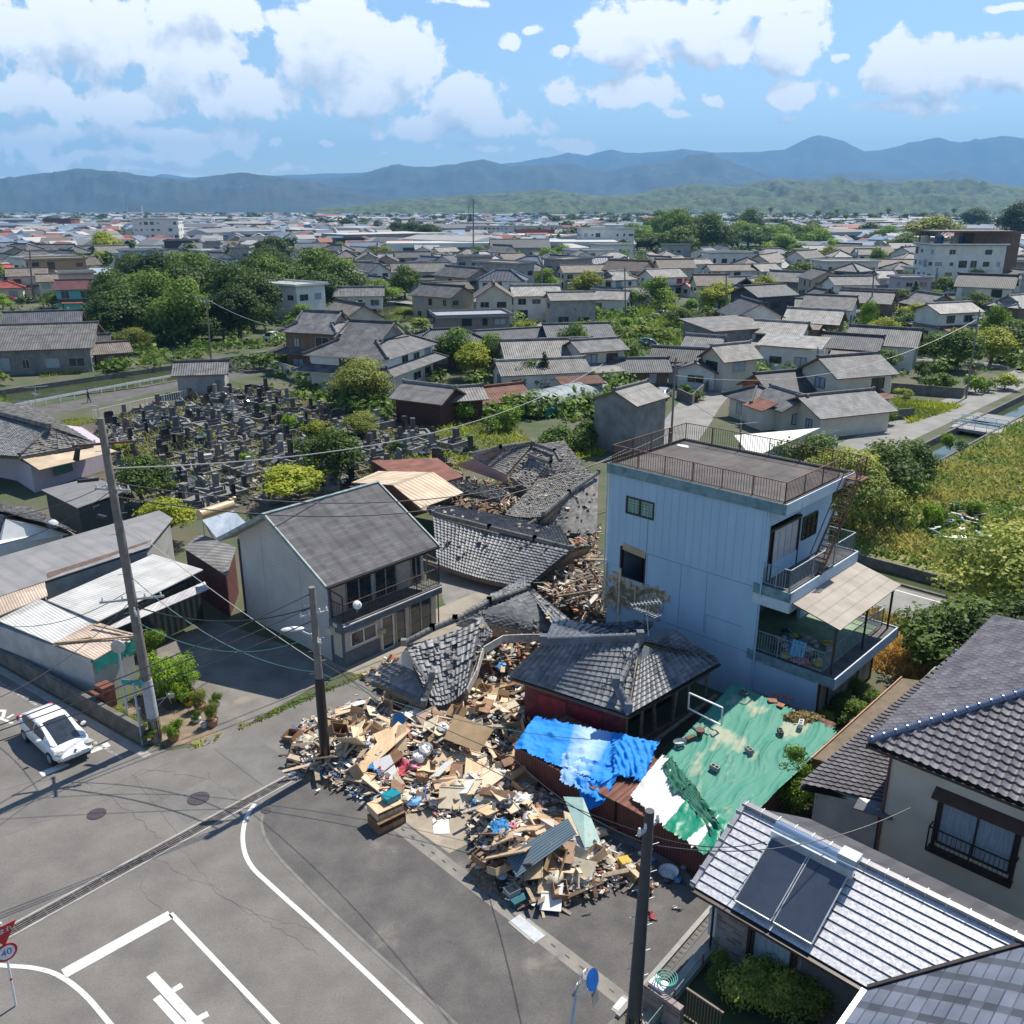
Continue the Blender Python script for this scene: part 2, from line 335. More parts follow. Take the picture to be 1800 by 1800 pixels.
WHITEP=mat('white_enamel',(.75,.75,.74),None,.35)
BLACKP=mat('black_plastic',(.02,.02,.022),None,.45)
RUST=mat('rusty_iron',(.20,.09,.05),(.09,.045,.03),.8,scale=6)
CONC=mat('concrete_weathered',(.34,.325,.30),(.24,.23,.21),.9,scale=1.5,bump=.004,stain=((.14,.13,.115),1.2,.62))
CONCD=mat('concrete_dark_stained',(.16,.15,.135),(.09,.085,.075),.92,scale=2,bump=.006)
def tile_arrays(c00,c10,c11,c01,tw=.28,th=.26,amp=.06,lip=.05,prof=None,holes=0.,jit=0.,sag=None):
    c00,c10,c11,c01=[np.array(c,float) for c in (c00,c10,c11,c01)]
    nu=max(1,int(round((np.linalg.norm(c10-c00)+np.linalg.norm(c11-c01))/2/tw))); nv=max(1,int(round((np.linalg.norm(c01-c00)+np.linalg.norm(c11-c10))/2/th)))
    prof=prof if prof is not None else [1.,.35,0.,.12]
    k=len(prof); us=np.arange(nu*k+1)/(nu*k); hp=np.array([prof[i%k] for i in range(nu*k+1)])*amp
    n=np.cross(c10-c00,c01-c00); n=n/np.linalg.norm(n)
    if n[2]<0: n=-n
    rows=[];hs=[]
    for j in range(nv):
        rows+= [j/nv,(j+1)/nv-1e-4]; hs+=[lip,0.]
    rows=np.array(rows);hs=np.array(hs)
    U,V=np.meshgrid(us,rows)
    Pm=(c00[None,None]*((1-U)*(1-V))[...,None]+c10*((U)*(1-V))[...,None]+c11*(U*V)[...,None]+c01*((1-U)*V)[...,None])
    Hh=hp[None,:]+hs[:,None]
    if jit:
        tj=np.random.normal(0,jit,(nv,nu)); tj=np.repeat(np.repeat(tj,2,0),k,1); tj=np.concatenate([tj,tj[:,-1:]],1); Hh=Hh+tj
    Pm=Pm+n*Hh[...,None]
    if sag is not None: Pm[...,2]+=sag(U,V)
    W=nu*k+1; Rn=2*nv; idx=np.arange(W*Rn).reshape(Rn,W)
    a=idx[:-1,:-1];b=idx[:-1,1:];c=idx[1:,1:];d=idx[1:,:-1]
    F=np.stack([a,b,c,d],-1)
    tv=np.random.uniform(.72,1.2,(nv,nu)); fv=np.repeat(np.repeat(tv,2,0)[:Rn-1],k,1)
    if holes:
        hm=np.random.rand(nv,nu)<holes; keep=~np.repeat(np.repeat(hm,2,0)[:Rn-1],k,1)
        F=F[keep]; fv=fv[keep]
    F=F.reshape(-1,4); fv=fv.reshape(-1)
    if np.dot(np.cross(c10-c00,c01-c00),n)<0: F=F[:,::-1]
    return Pm.reshape(-1,3),F,fv
def np_mesh(name,V,F,fv,mats,smooth=False,clip=None):
    me=bpy.data.meshes.new(name); me.from_pydata(V.tolist(),[],F.tolist())
    at=me.attributes.new('fv','FLOAT','FACE'); at.data.foreach_set('value',fv.tolist())
    me.materials.append(mats)
    if clip:
        bm=bmesh.new(); bm.from_mesh(me)
        for co_,no in clip:
            bmesh.ops.bisect_plane(bm,geom=bm.verts[:]+bm.edges[:]+bm.faces[:],plane_co=co_,plane_no=no,clear_outer=True)
        bm.to_mesh(me); bm.free()
    me.update(); return me
def tile_patch(name,cs,m,parent=None,under=None,thick=.1,**kw):
    """four corners: eave left, eave right, ridge right, ridge left"""
    V,F,fv=tile_arrays(*cs,**kw); me=np_mesh(name,V,F,fv,m)
    o=link(name,me,parent)
    if under is not None:
        k2=dict(sag=kw.get('sag'),tw=.6,th=.6,amp=0,lip=0); cs2=[Vector(c)-Vector((0,0,.14)) for c in cs]; V,F,fv=tile_arrays(*cs2,**k2)
        V2,F2,_=tile_arrays(*[c-Vector((0,0,thick)) for c in cs2],**k2); Vn=np.concatenate([V,V2]); Fn=np.concatenate([F,F2[:,::-1]+len(V)])
        link('roof_boarding',np_mesh('roof_boarding',Vn,Fn,np.ones(len(Fn)),under),o)
    return o
def tile_face(name,poly,m,parent,**kw):
    """planar convex polygon, first edge is the eave"""
    p=[Vector(x) for x in poly]; e=(p[1]-p[0]).normalized(); n=(p[1]-p[0]).cross(p[-1]-p[0]).normalized()
    if n.z<0: n=-n
    s=n.cross(e); 
    if s.z<0: s=-s
    us=[(x-p[0]).dot(e) for x in p]; vs=[(x-p[0]).dot(s) for x in p]
    c=lambda u,v: p[0]+e*u+s*v
    u0,u1,v1=min(us),max(us),max(vs)
    V,F,fv=tile_arrays(c(u0,0),c(u1,0),c(u1,v1),c(u0,v1),**kw)
    cen=sum(p,Vector())/len(p); cl=[]
    for i in range(1,len(p)):
        q=p[(i+1)%len(p)]; o=(q-p[i]).cross(n).normalized()
        if o.dot(cen-p[i])>0: o=-o
        cl.append((p[i],o))
    return link(name,np_mesh(name,V,F,fv,m,clip=cl),parent)
def ridge_mesh(mb,a,b,w=.26,h=.28,m=0,seg=.5,rings=True):
    a=Vector(a);b=Vector(b); L=(b-a).length; d=(b-a)/L
    mb.bar(a+Vector((0,0,h*.25)),b+Vector((0,0,h*.25)),w,h*.7,m)
    mb.cyl(a+Vector((0,0,h*.62)),b+Vector((0,0,h*.62)),w*.42,w*.42,10,m)
    if rings:
        k=int(L/seg)
        for i in range(k+1):
            p=a+d*(i*seg)+Vector((0,0,h*.62)); mb.cyl(p,p+d*.05,w*.5,w*.5,8,m)
    mb.box(a.x-w*.55,a.x+w*.55,a.y-w*.55,a.y+w*.55,a.z,a.z+h*1.25,m); mb.box(b.x-w*.55,b.x+w*.55,b.y-w*.55,b.y+w*.55,b.z,b.z+h*1.25,m)
def roof_uv(poly):
    p=[Vector(x) for x in poly]; e=(p[1]-p[0]).normalized(); n=e.cross(p[-1]-p[0]).normalized(); s=n.cross(e)
    if s.z<0: s=-s
    return [((x-p[0]).dot(e),(x-p[0]).dot(s)) for x in p]
def roof_shape(style,x0,x1,y0,y1,ez,rise,g=None,along='y'):
    """polygons (eave edge first), ridge lines, gable triangles"""
    if along=='x':
        polys,ri,gt=roof_shape(style,y0,y1,-x1,-x0,ez,rise,g,'y')
        f=lambda p:(-p[1],p[0],p[2])
        return [[f(p) for p in q] for q in polys],[[f(p) for p in q] for q in ri],[[f(p) for p in q] for q in gt]
    xm=(x0+x1)/2; rz=ez+rise; k=rise/(xm-x0); hw=xm-x0
    if style=='gable':
        return [[(x0,y1,ez),(x0,y0,ez),(xm,y0,rz),(xm,y1,rz)],[(x1,y0,ez),(x1,y1,ez),(xm,y1,rz),(xm,y0,rz)]],[[(xm,y0,rz),(xm,y1,rz)]],[]
    if style=='hip':
        g=min(hw,(y1-y0)/2-.05)
        P_=[[(x0,y1,ez),(x0,y0,ez),(xm,y0+g,rz),(xm,y1-g,rz)],[(x1,y0,ez),(x1,y1,ez),(xm,y1-g,rz),(xm,y0+g,rz)],[(x0,y0,ez),(x1,y0,ez),(xm,y0+g,rz)],[(x1,y1,ez),(x0,y1,ez),(xm,y1-g,rz)]]
        Rr=[[(xm,y0+g,rz),(xm,y1-g,rz)]]+[[(x,y,ez+.03),(xm,yy,rz)] for x in (x0,x1) for y,yy in ((y0,y0+g),(y1,y1-g))]
        return P_,Rr,[]
    if style=='irimoya':
        g=g or hw*.45; zs=ez+k*g; xa,xb=x0+g,x1-g
        P_=[[(x0,y1,ez),(x0,y0,ez),(xa,y0+g,zs),(xm,y0+g*.8,rz),(xm,y1-g*.8,rz),(xa,y1-g,zs)],[(x1,y0,ez),(x1,y1,ez),(xb,y1-g,zs),(xm,y1-g*.8,rz),(xm,y0+g*.8,rz),(xb,y0+g,zs)],
            [(x0,y0,ez),(x1,y0,ez),(xb,y0+g,zs),(xa,y0+g,zs)],[(x1,y1,ez),(x0,y1,ez),(xa,y1-g,zs),(xb,y1-g,zs)]]
        Rr=[[(xm,y0+g*.8,rz),(xm,y1-g*.8,rz)]]+[[(x,y,ez+.03),(xx,yy,zs)] for x,xx in ((x0,xa),(x1,xb)) for y,yy in ((y0,y0+g),(y1,y1-g))]
        Rr+=[[(xx,yy,zs+.03),(xm,yy,rz)] for xx in (xa,xb) for yy in (y0+g*.8,y1-g*.8)]
        G=[[(xa+.1,yy,zs),(xb-.1,yy,zs),(xm,yy,rz-.1)] for yy in (y0+g+.15,y1-g-.15)]
        return P_,Rr,G
    if style=='shed':
        return [[(x1,y0,ez),(x1,y1,ez),(x0,y1,rz),(x0,y0,rz)]],[],[]
    return [[(x0,y0,ez),(x1,y0,ez),(x1,y1,ez),(x0,y1,ez)]],[],[]
def window_part(parent,c,wd,ht,axis,gm=None,fm=None,bars=1,grille=False):
    """window centred at c; axis: outward side '+x','-x','+y','-y'"""
    gm=gm or GLASS; fm=fm or FRAME
    mb=MB(); t=.06
    for s in (-1,1): mb.box(-t/2+s*wd/2,t/2+s*wd/2,-.03,.07,-ht/2,ht/2)
    mb.box(-wd/2,wd/2,-.03,.08,-ht/2-t,-ht/2); mb.box(-wd/2,wd/2,-.03,.08,ht/2,ht/2+t)
    for i in range(1,bars+1):
        x=-wd/2+wd*i/(bars+1); mb.box(x-.03,x+.03,.015,.06,-ht/2,ht/2)
    if grille:
        for i in range(int(wd/.14)): mb.box(-wd/2+.07+i*.14-.01,-wd/2+.07+i*.14+.01,.1,.12,-ht/2,ht/2)
        mb.box(-wd/2,wd/2,.1,.13,0,.03)
    rz={'+y':0,'-x':math.pi/2,'-y':math.pi,'+x':-math.pi/2}[axis]
    o=mb.build('window',fm,parent,c,(0,0,rz))
    p=MB(); p.box(-wd/2,wd/2,-.02,.012,-ht/2,ht/2); p.build('pane',gm,o)
    return o
def house(name,label,cat,loc,rotz,w,d,wh,style,rise,wm,rm,along='y',over=.6,group=None,ridgem=None,detail=None,floors=1,skirt=None,win=True,fascia=None,z0=0.,gable_m=None,winm=None,seed=None,flatpar=.4,ridgew=.26):
    rng=random.Random(seed if seed is not None else name+label)
    o=thing(name,label,cat,loc,rotz,group)
    x0,x1,y0,y1=-w/2,w/2,-d/2,d/2
    mb=MB(); mb.box(x0,x1,y0,y1,z0,wh)
    polys,ridges,gt=roof_shape(style,x0-over,x1+over,y0-over,y1+over,wh,rise,None,along) if style!='flat' else ([],[],[])
    if style=='gable':
        k=rise/((w/2+over) if along=='y' else (d/2+over)); e=wh+k*over-.05; t=wh+rise-.05
        if along=='y':
            for y,sg in ((y0,-1),(y1,1)): mb.face([(x0,y,wh),(x1,y,wh),(x1,y,e),(0,y,t),(x0,y,e)][::-sg])
            for x in (x0,x1): mb.face([(x,y0,wh),(x,y1,wh),(x,y1,e),(x,y0,e)])
        else:
            for x in (x0,x1): mb.face([(x,y0,wh),(x,y1,wh),(x,y1,e),(x,0,t),(x,y0,e)])
            for y in (y0,y1): mb.face([(x0,y,wh),(x1,y,wh),(x1,y,e),(x0,y,e)])
    if style=='shed':
        k=rise/(w+2*over); 
        mb.face([(x0,y0,wh),(x1,y0,wh),(x1,y0,wh+k*over),(x0,y0,wh+k*(over+w))]); mb.face([(x0,y1,wh),(x1,y1,wh),(x1,y1,wh+k*over),(x0,y1,wh+k*(over+w))]); mb.face([(x0,y0,wh),(x0,y1,wh),(x0,y1,wh+k*(over+w)),(x0,y0,wh+k*(over+w))])
    mb.build('wall',wm,o)
    if style=='gable' and win and w>5 and rng.random()<.7:
        sx=rng.choice((-1,1)); aw=rng.uniform(1.6,3.2); ya=y0+rng.uniform(0,.3)*d; yb=ya+rng.uniform(.4,.65)*d; xa=x1 if sx>0 else x0
        ah=2.3; mb=MB(); mb.box(min(xa,xa+sx*aw),max(xa,xa+sx*aw),ya,yb,z0,ah); mb.build('annex_wall',wm,o)
        q=[(xa+sx*(aw+.4),ya-.35,ah-.02),(xa+sx*(aw+.4),yb+.35,ah-.02),(xa+sx*.02,yb+.35,ah+.7),(xa+sx*.02,ya-.35,ah+.7)]; mb=MB(); mb.slab(q,.1,0,1,roof_uv(q)); mb.build('annex_roof',[rng.choice((rm,U_METAL,U_BROWN,U_RUST)),fascia or W_BROWN],o)
    ridgem=ridgem or rm
    if style=='flat':
        mb=MB(); mb.box(x0-over,x1+over,y0-over,y1+over,wh,wh+.15,0)
        if flatpar:
            for q in ((x0-over,x1+over,y0-over,y0-over+.12),(x0-over,x1+over,y1+over-.12,y1+over),(x0-over,x0-over+.12,y0-over+.12,y1+over-.12),(x1+over-.12,x1+over,y0-over+.12,y1+over-.12)):
                mb.box(*q,wh+.15,wh+.15+flatpar,1)
        mb.build('roof',[rm,wm],o)
    elif detail:
        for q in polys: tile_face('roof_slope',q,detail,o)
        mb=MB()
        for q in polys: mb.slab([Vector(x)-Vector((0,0,.04)) for x in q],.12)
        mb.build('roof_underside',W_BROWN if fascia is None else fascia,o)
        mb=MB()
        for a,b in ridges: ridge_mesh(mb,a,b)
        if ridges: mb.build('roof_ridge',ridgem,o,smooth=False)
    else:
        mb=MB()
        for q in polys: mb.slab(q,.14,0,1,roof_uv(q))
        ro=mb.build('roof',[rm,fascia or W_BROWN],o)
        if ridges:
            mb=MB()
            for a,b in ridges: ridge_mesh(mb,a,b,ridgew,ridgew,rings=False)
            mb.build('roof_ridge',ridgem,ro)
    for q in gt:
        mb=MB(); mb.face(q); mb.face(q[::-1]); mb.build('gable_wall',gable_m or W_WHITE,o)
    if win:
        fh=(wh-z0)/floors
        for f in range(floors):
            zc=z0+fh*f+min(1.5,fh*.55)
            for ax,L_ in (('+x',d),('-x',d),('+y',w),('-y',w)):
                n=max(1,int(L_/3.2)) if L_>2.2 else 0
                for i in range(n):
                    if rng.random()<.25: continue
                    t=-L_/2+L_*(i+.5)/n+rng.uniform(-.3,.3); ww=min(rng.choice((.9,1.7,1.8,2.2)),L_/n*.8); hh=rng.choice((.9,1.2,1.2,1.8 if fh>2.4 else 1.1)); hh=min(hh,fh*.62)
                    c={'+x':(x1,t,zc),'-x':(x0,t,zc),'+y':(t,y1,zc),'-y':(t,y0,zc)}[ax]
                    window_part(o,c,ww,hh,ax,rng.choice((GLASS,GLASS,GLASSB)) if winm is None else winm,rng.choice((FRAME,FRAMED)))
    if skirt: # a lower tiled pent roof all round: (z, depth, drop)
        z,dp,dr=skirt; mb=MB()
        X0,X1,Y0,Y1=x0-dp,x1+dp,y0-dp,y1+dp
        for q in ([(X0,Y1,z),(X0,Y0,z),(x0,y0,z+dr),(x0,y1,z+dr)],[(X1,Y0,z),(X1,Y1,z),(x1,y1,z+dr),(x1,y0,z+dr)],[(X0,Y0,z),(X1,Y0,z),(x1,y0,z+dr),(x0,y0,z+dr)],[(X1,Y1,z),(X0,Y1,z),(x0,y1,z+dr),(x1,y1,z+dr)]):
            mb.slab(q,.12,0,1,roof_uv(q))
        sk=mb.build('lower_roof',[rm,fascia or W_BROWN],o)
        mb=MB()
        for a,b in (((X0,Y0,z),(x0,y0,z+dr)),((X1,Y0,z),(x1,y0,z+dr)),((X0,Y1,z),(x0,y1,z+dr)),((X1,Y1,z),(x1,y1,z+dr))): ridge_mesh(mb,a,b,.2,.2,rings=False)
        mb.build('roof_ridge',ridgem,sk)
    return o
# ---------------------------------------------------------------- plants
def leafmat(name,c1,c2,tr=.35):
    if name in MATS: return MATS[name]
    m=bpy.data.materials.new(name); m.use_nodes=True; nt=m.node_tree; N=nt.nodes; L=nt.links; b=N['Principled BSDF']; b.inputs['Roughness'].default_value=.6; b.inputs['Specular IOR Level'].default_value=.25
    at=N.new('ShaderNodeAttribute'); at.attribute_name='fv'; oi=N.new('ShaderNodeObjectInfo')
    mx=N.new('ShaderNodeMixRGB'); L.new(at.outputs['Fac'],mx.inputs[0]); mx.inputs[1].default_value=(*c2,1); mx.inputs[2].default_value=(*c1,1)
    r=N.new('ShaderNodeMapRange'); L.new(oi.outputs['Random'],r.inputs[0]); r.inputs[3].default_value=.75; r.inputs[4].default_value=1.25
    s=N.new('ShaderNodeVectorMath'); s.operation='SCALE'; L.new(mx.outputs[0],s.inputs[0]); L.new(r.outputs[0],s.inputs['Scale']); L.new(s.outputs[0],b.inputs['Base Color'])
    t=N.new('ShaderNodeBsdfTranslucent'); L.new(s.outputs[0],t.inputs[0]); ms=N.new('ShaderNodeMixShader'); ms.inputs[0].default_value=tr
    L.new(b.outputs[0],ms.inputs[1]); L.new(t.outputs[0],ms.inputs[2]); L.new(ms.outputs[0],N['Material Output'].inputs[0]); MATS[name]=m; return m
LF_GREEN=leafmat('leaf_mid_green',(.16,.24,.035),(.045,.09,.015))
LF_DARK=leafmat('leaf_dark_green',(.085,.135,.022),(.02,.048,.010))
LF_YEL=leafmat('leaf_yellow_green',(.38,.40,.035),(.14,.20,.02))
LF_BRIGHT=leafmat('leaf_fresh_green',(.25,.38,.03),(.08,.16,.015))
LF_OLIVE=leafmat('leaf_olive',(.36,.38,.07),(.13,.18,.03))
LF_TAN=leafmat('leaf_dry_tan',(.42,.33,.13),(.20,.16,.06))
BARK=mat('bark',(.15,.11,.08),(.08,.06,.045),.95,scale=8)
def leaf_cloud(lobes,n,size,seed,flat=.6,droop=0.):
    """leaf quads over the surface and inside of ellipsoid lobes -> V,F,fv"""
    rg=np.random.RandomState(seed); lob=np.array(lobes); wts=(lob[:,3]*lob[:,4]+lob[:,3]*lob[:,5]); wts/=wts.sum()
    k=rg.choice(len(lob),n,p=wts); d=rg.normal(size=(n,3)); d/=np.linalg.norm(d,axis=1)[:,None]; d[:,2]=np.abs(d[:,2])*np.where(rg.rand(n)<.78,1,-1)
    # twig clusters
    rad=(rg.rand(n)**.35)
    nz=1+.22*np.sin(d[:,0]*7+k)*np.cos(d[:,1]*6+2*k)+.12*np.sin(d[:,2]*13+k)
    c=lob[k,:3]+d*lob[k,3:6]*(rad*nz)[:,None]
    nrm=d+rg.normal(scale=.55,size=(n,3)); nrm[:,2]+=flat; nrm/=np.linalg.norm(nrm,axis=1)[:,None]
    a=np.cross(nrm,rg.normal(size=(n,3))); a/=np.linalg.norm(a,axis=1)[:,None]; b=np.cross(nrm,a)
    s=size*rg.uniform(.6,1.4,n)[:,None]
    V=np.stack([c-a*s*.5,c+b*s*.32,c+a*s*.5,c-b*s*.32],1).reshape(-1,3)
    F=np.arange(4*n).reshape(n,4)
    fv=np.clip(rg.rand(n)*.6+.35*np.sin(k*2.3)+.25,0,1)
    return V,F,fv
def tree_parts(kind,seed,Hh,Rr,leaves,size,lm,trunk=.25,lobes_n=9):
    rg=random.Random(seed); lobes=[]
    if kind=='round':
        for i in range(lobes_n):
            a=rg.uniform(0,6.28); q=rg.uniform(.15,.68)*Rr; z=Hh*(.46+rg.uniform(-.2,.3)*(1-.5*q/Rr)); r=Rr*rg.uniform(.32,.55)
            lobes.append((math.cos(a)*q,math.sin(a)*q,z,r,r,r*rg.uniform(.6,.85)))
        lobes.append((0,0,Hh*.78,Rr*.5,Rr*.5,Hh*.2))
    elif kind=='bush':
        for i in range(lobes_n):
            a=rg.uniform(0,6.28); q=rg.uniform(.0,.72)*Rr; r=Rr*rg.uniform(.28,.46)
            lobes.append((math.cos(a)*q,math.sin(a)*q,Hh*rg.uniform(.3,.68),r,r,Hh*rg.uniform(.22,.34)))
    elif kind=='cone':
        for i in range(lobes_n):
            t=i/lobes_n; r=Rr*(1-t)*.9+.15; a=rg.uniform(0,6.28); lobes.append((math.cos(a)*r*.2,math.sin(a)*r*.2,Hh*(.18+.75*t),r,r,Hh*.14))
    elif kind=='palm':
        lobes=[(0,0,Hh*.93,Rr,Rr,Rr*.8),(0,0,Hh*.8,Rr*.6,Rr*.6,Rr*.6)]
    V,F,fv=leaf_cloud(lobes,leaves,size,seed)
    me=bpy.data.meshes.new('crown'); me.from_pydata(V.tolist(),[],F.tolist()); me.materials.append(lm)
    at=me.attributes.new('fv','FLOAT','FACE'); at.data.foreach_set('value',fv.tolist()); me.update()
    mb=MB(); p=Vector((0,0,-.05)); q=Vector((rg.uniform(-.1,.1)*Rr,rg.uniform(-.1,.1)*Rr,Hh*(.36 if kind!='palm' else .9))); mb.cyl(p,q,trunk,trunk*.6,8)
    if kind!='palm':
        for l in lobes[:7]:
            mb.cyl(q*.75,(l[0],l[1],l[2]),trunk*.4,trunk*.1,5)
    return me,mb.mesh('trunk',BARK)
TREES={}
def tree_def(key,*a,**k): TREES[key]=tree_parts(*a,**k)
tree_def('big','round',1,9,5.2,12000,.40,LF_DARK,.4,14)
tree_def('big2','round',2,8,4.6,11000,.38,LF_GREEN,.35,12)
tree_def('mid','round',3,6,3.2,6000,.30,LF_GREEN,.22,11)
tree_def('midy','round',4,6,3.2,6000,.30,LF_YEL,.22,11)
tree_def('bright','round',5,5,2.8,6000,.24,LF_BRIGHT,.18,11)
tree_def('willow','round',6,6,3.4,13000,.2,LF_OLIVE,.2,12)
tree_def('cone','cone',7,8,1.8,4000,.28,LF_DARK,.2,9)
tree_def('bush','bush',8,2,1.6,3200,.17,LF_GREEN,.06,8)
tree_def('bushy','bush',9,1.8,1.5,3000,.16,LF_YEL,.06,8)
tree_def('bushb','bush',10,1.6,1.5,3000,.15,LF_BRIGHT,.06,8)
tree_def('bushd','bush',11,2.2,1.8,3200,.2,LF_DARK,.06,8)
tree_def('busho','bush',12,1.6,1.6,3000,.17,LF_OLIVE,.06,8)
tree_def('palm','palm',13,13,2.2,900,1.1,LF_OLIVE,.3)
tree_def('fard','round',14,8,4.4,1500,.8,LF_DARK,.35,10)
tree_def('farg','round',15,8,4.4,1500,.8,LF_GREEN,.35,10)
tree_def('fine','bush',16,2,1.7,9000,.11,LF_GREEN,.05,10)
tree_def('fineb','bush',17,2,1.7,9000,.11,LF_BRIGHT,.05,10)
tree_def('fineo','bush',18,2,1.7,9000,.10,LF_OLIVE,.05,10)
def plant(key,loc,H=None,Rx=None,label='',cat='tree',name='tree',group=None,rz=None):
    me,tr=TREES[key]; base={'big':(9,5.2),'big2':(8,4.6),'mid':(6,3.2),'midy':(6,3.2),'bright':(5,2.8),'willow':(6,3.4),'cone':(8,1.8),'bush':(2,1.6),'bushy':(1.8,1.5),'bushb':(1.6,1.5),'bushd':(2.2,1.8),'busho':(1.6,1.6),'palm':(13,2.2),'fard':(8,4.4),'farg':(8,4.4),'fine':(2,1.7),'fineb':(2,1.7),'fineo':(2,1.7)}[key]
    o=thing(name,label,cat,loc,random.uniform(0,6.28) if rz is None else rz,group)
    sz=(H/base[0]) if H else 1; sx=(Rx/base[1]) if Rx else sz; o.scale=(sx,sx,sz)
    link('crown',me,o); link('trunk' if not key.startswith(('bush','fine')) else 'stem',tr,o); return o
from mathutils import noise as mn
# ---------------------------------------------------------------- the setting
ASPH=mat('asphalt',(.168,.156,.143),(.118,.11,.102),.93,scale=.5,det=9,bump=.004,grain=.16,stain=((.20,.185,.165),.18,.60))
ASPHD=mat('asphalt_dark_lot',(.115,.107,.10),(.070,.066,.064),.93,scale=.7,det=9,bump=.004,grain=.2,stain=((.22,.195,.165),.35,.63))
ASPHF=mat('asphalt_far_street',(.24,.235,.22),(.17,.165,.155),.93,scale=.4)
PAINT=mat('road_paint',(.56,.55,.52),(.30,.29,.28),.8,scale=6,det=12,contrast=(.31,.44))
GROUND=mat('town_ground',(.10,.09,.06),(.045,.07,.022),.95,scale=.12,det=9,contrast=(.4,.6),stain=((.15,.14,.125),.09,.62))
GRAVEL=mat('gravel',(.32,.30,.26),(.16,.15,.12),.95,scale=9,det=6)
GRAVE_G=mat('cemetery_ground',(.13,.105,.075),(.05,.045,.035),.95,scale=.8,det=7,stain=((.12,.15,.04),.35,.58))
GRASSG=mat('meadow_soil',(.26,.21,.09),(.11,.14,.03),.95,scale=.22,det=8)
WATER=mat('canal_water',(.075,.09,.04),(.05,.065,.03),.07,scale=.5,bump=.01,spec=.6)
SLAB=mat('parking_slab',(.20,.185,.165),(.12,.11,.10),.93,scale=.6,det=8,bump=.004,stain=((.26,.22,.17),.4,.62))
def ground():
    mb=MB(); mb.box(-9000,9000,-300,16000,-4,0); g=mb.build('ground',GROUND); 
    c1=[(-100,78),(-63,107.7),(-49.9,118.6),(-38,138),(-25,183),(-17.9,203),(0,218),(4,232),(-14,243),(-24,243),(-33,228),(-38,185),(-41.5,150),(-56,131.5),(-68,116.5),(-106,86)]
    c2=[tuple(AB(a,b)[:2]) for a,b in ((-30.5,55.2),(40,55.2),(40,58.6),(-26.8,58.6),(-26.8,150),(-30.5,150))]
    for i,c in enumerate((c1,c2)):
        mb=MB(); mb.prism(c,-1.7,2); k=mb.build('cutter',GROUND)
        mod=g.modifiers.new('b','BOOLEAN'); mod.operation='DIFFERENCE'; mod.object=k; mod.solver='EXACT'
        bpy.context.view_layer.update()
        me=bpy.data.meshes.new_from_object(g.evaluated_get(bpy.context.evaluated_depsgraph_get())); g.modifiers.clear(); g.data=me
        bpy.data.objects.remove(k)
        mb=MB(); n=len(c)
        # lined banks, 4 mm in front of the cut soil
        for j in range(n):
            p,q=Vector(c[j]),Vector(c[(j+1)%n]); d=(q-p).normalized(); nn=Vector((-d.y,d.x)); 
            a=sum(c[x][0]*c[(x+1)%n][1]-c[(x+1)%n][0]*c[x][1] for x in range(n)); nn=nn if a>0 else -nn
            T=Matrix.Translation((p.x,p.y,0))@Matrix.Rotation(math.atan2(d.y,d.x),4,'Z'); L=(q-p).length; s=1 if a>0 else -1
            y=sorted((s*.004,s*.22)); mb.box(0,L,y[0],y[1],-1.72,.12+.02*(j%2),0,T)
        tag(mb.build('canal_wall',CONCD),['mossy dark concrete bank of the canal beyond the cemetery','dark concrete wall lining the straight irrigation canal on the right'][i],'wall')
        sheet('canal_water',c,[-.55,-.6][i],WATER)
    g['kind']='structure'
ground()
tag(sheet('field_soil',[tuple(AB(a,b)[:2]) for a,b in ((-26.5,58.9),(40,58.9),(45,150),(-26.5,150))],.004,GRASSG))
def far_dir(p,q,k): return q+(q-p)*k
pl0=P(0,1168); pl1=P(250,1312)
road=[far_dir(pl1,pl0,2.5),pl1,P(300,1320),P(345,1312),P(380,1297),P(470,1262),P(640,1188),P(760,1250),P(1000,1300),P(1240,1570),P(1175,1800),(6,8,0),(-60,8,0),(-75,40,0)]
sheet('road_surface',road,.004,ASPH)
# darker lot to the right of the curved kerb line
lotc=bez([P(583,1352),P(500,1385),P(463,1425),P(470,1480),P(540,1560),P(650,1665),P(790,1790),P(900,1900)],6)
lot=[tuple(p) for p in lotc]+[tuple(P(1110,1900)),tuple(P(1175,1750)),tuple(P(1255,1590)),tuple(P(1140,1500)),tuple(P(900,1400)),tuple(P(640,1250))]
sheet('parking_lot',lot,.008,ASPHD)
tag(strip_mesh([P(583,1352)]+lotc,.12,.012).build('kerb_edging',mat('kerb_dull',(.19,.18,.165),(.13,.125,.115),.93,scale=2,det=8)),kind='structure')
def stripk(name,pts,w,z,m): return tag(strip_mesh(pts,w,z).build(name,m),kind='structure')
# concrete channel with slots across the lot
ch=[P(590,1368),P(1150,1800)]; stripk('drain_cover_strip',ch,.55,.012,mat('channel_concrete',(.24,.22,.19),(.16,.15,.135),.93,scale=1.2,det=9,stain=((.12,.11,.10),1.5,.58)))
mb=MB(); d=(ch[1]-ch[0]); L=d.length; d/=L
for i in range(int(L/.62)):
    p=ch[0]+d*(i*.62+.3); n=Vector((-d.y,d.x,0)); mb.face([(*(p-n*.02-d*.1)[:2],.016),(*(p-n*.02+d*.1)[:2],.016),(*(p+n*.03+d*.1)[:2],.016),(*(p+n*.03-d*.1)[:2],.016)])
tag(mb.build('drain_slots',BLACKP),kind='structure')
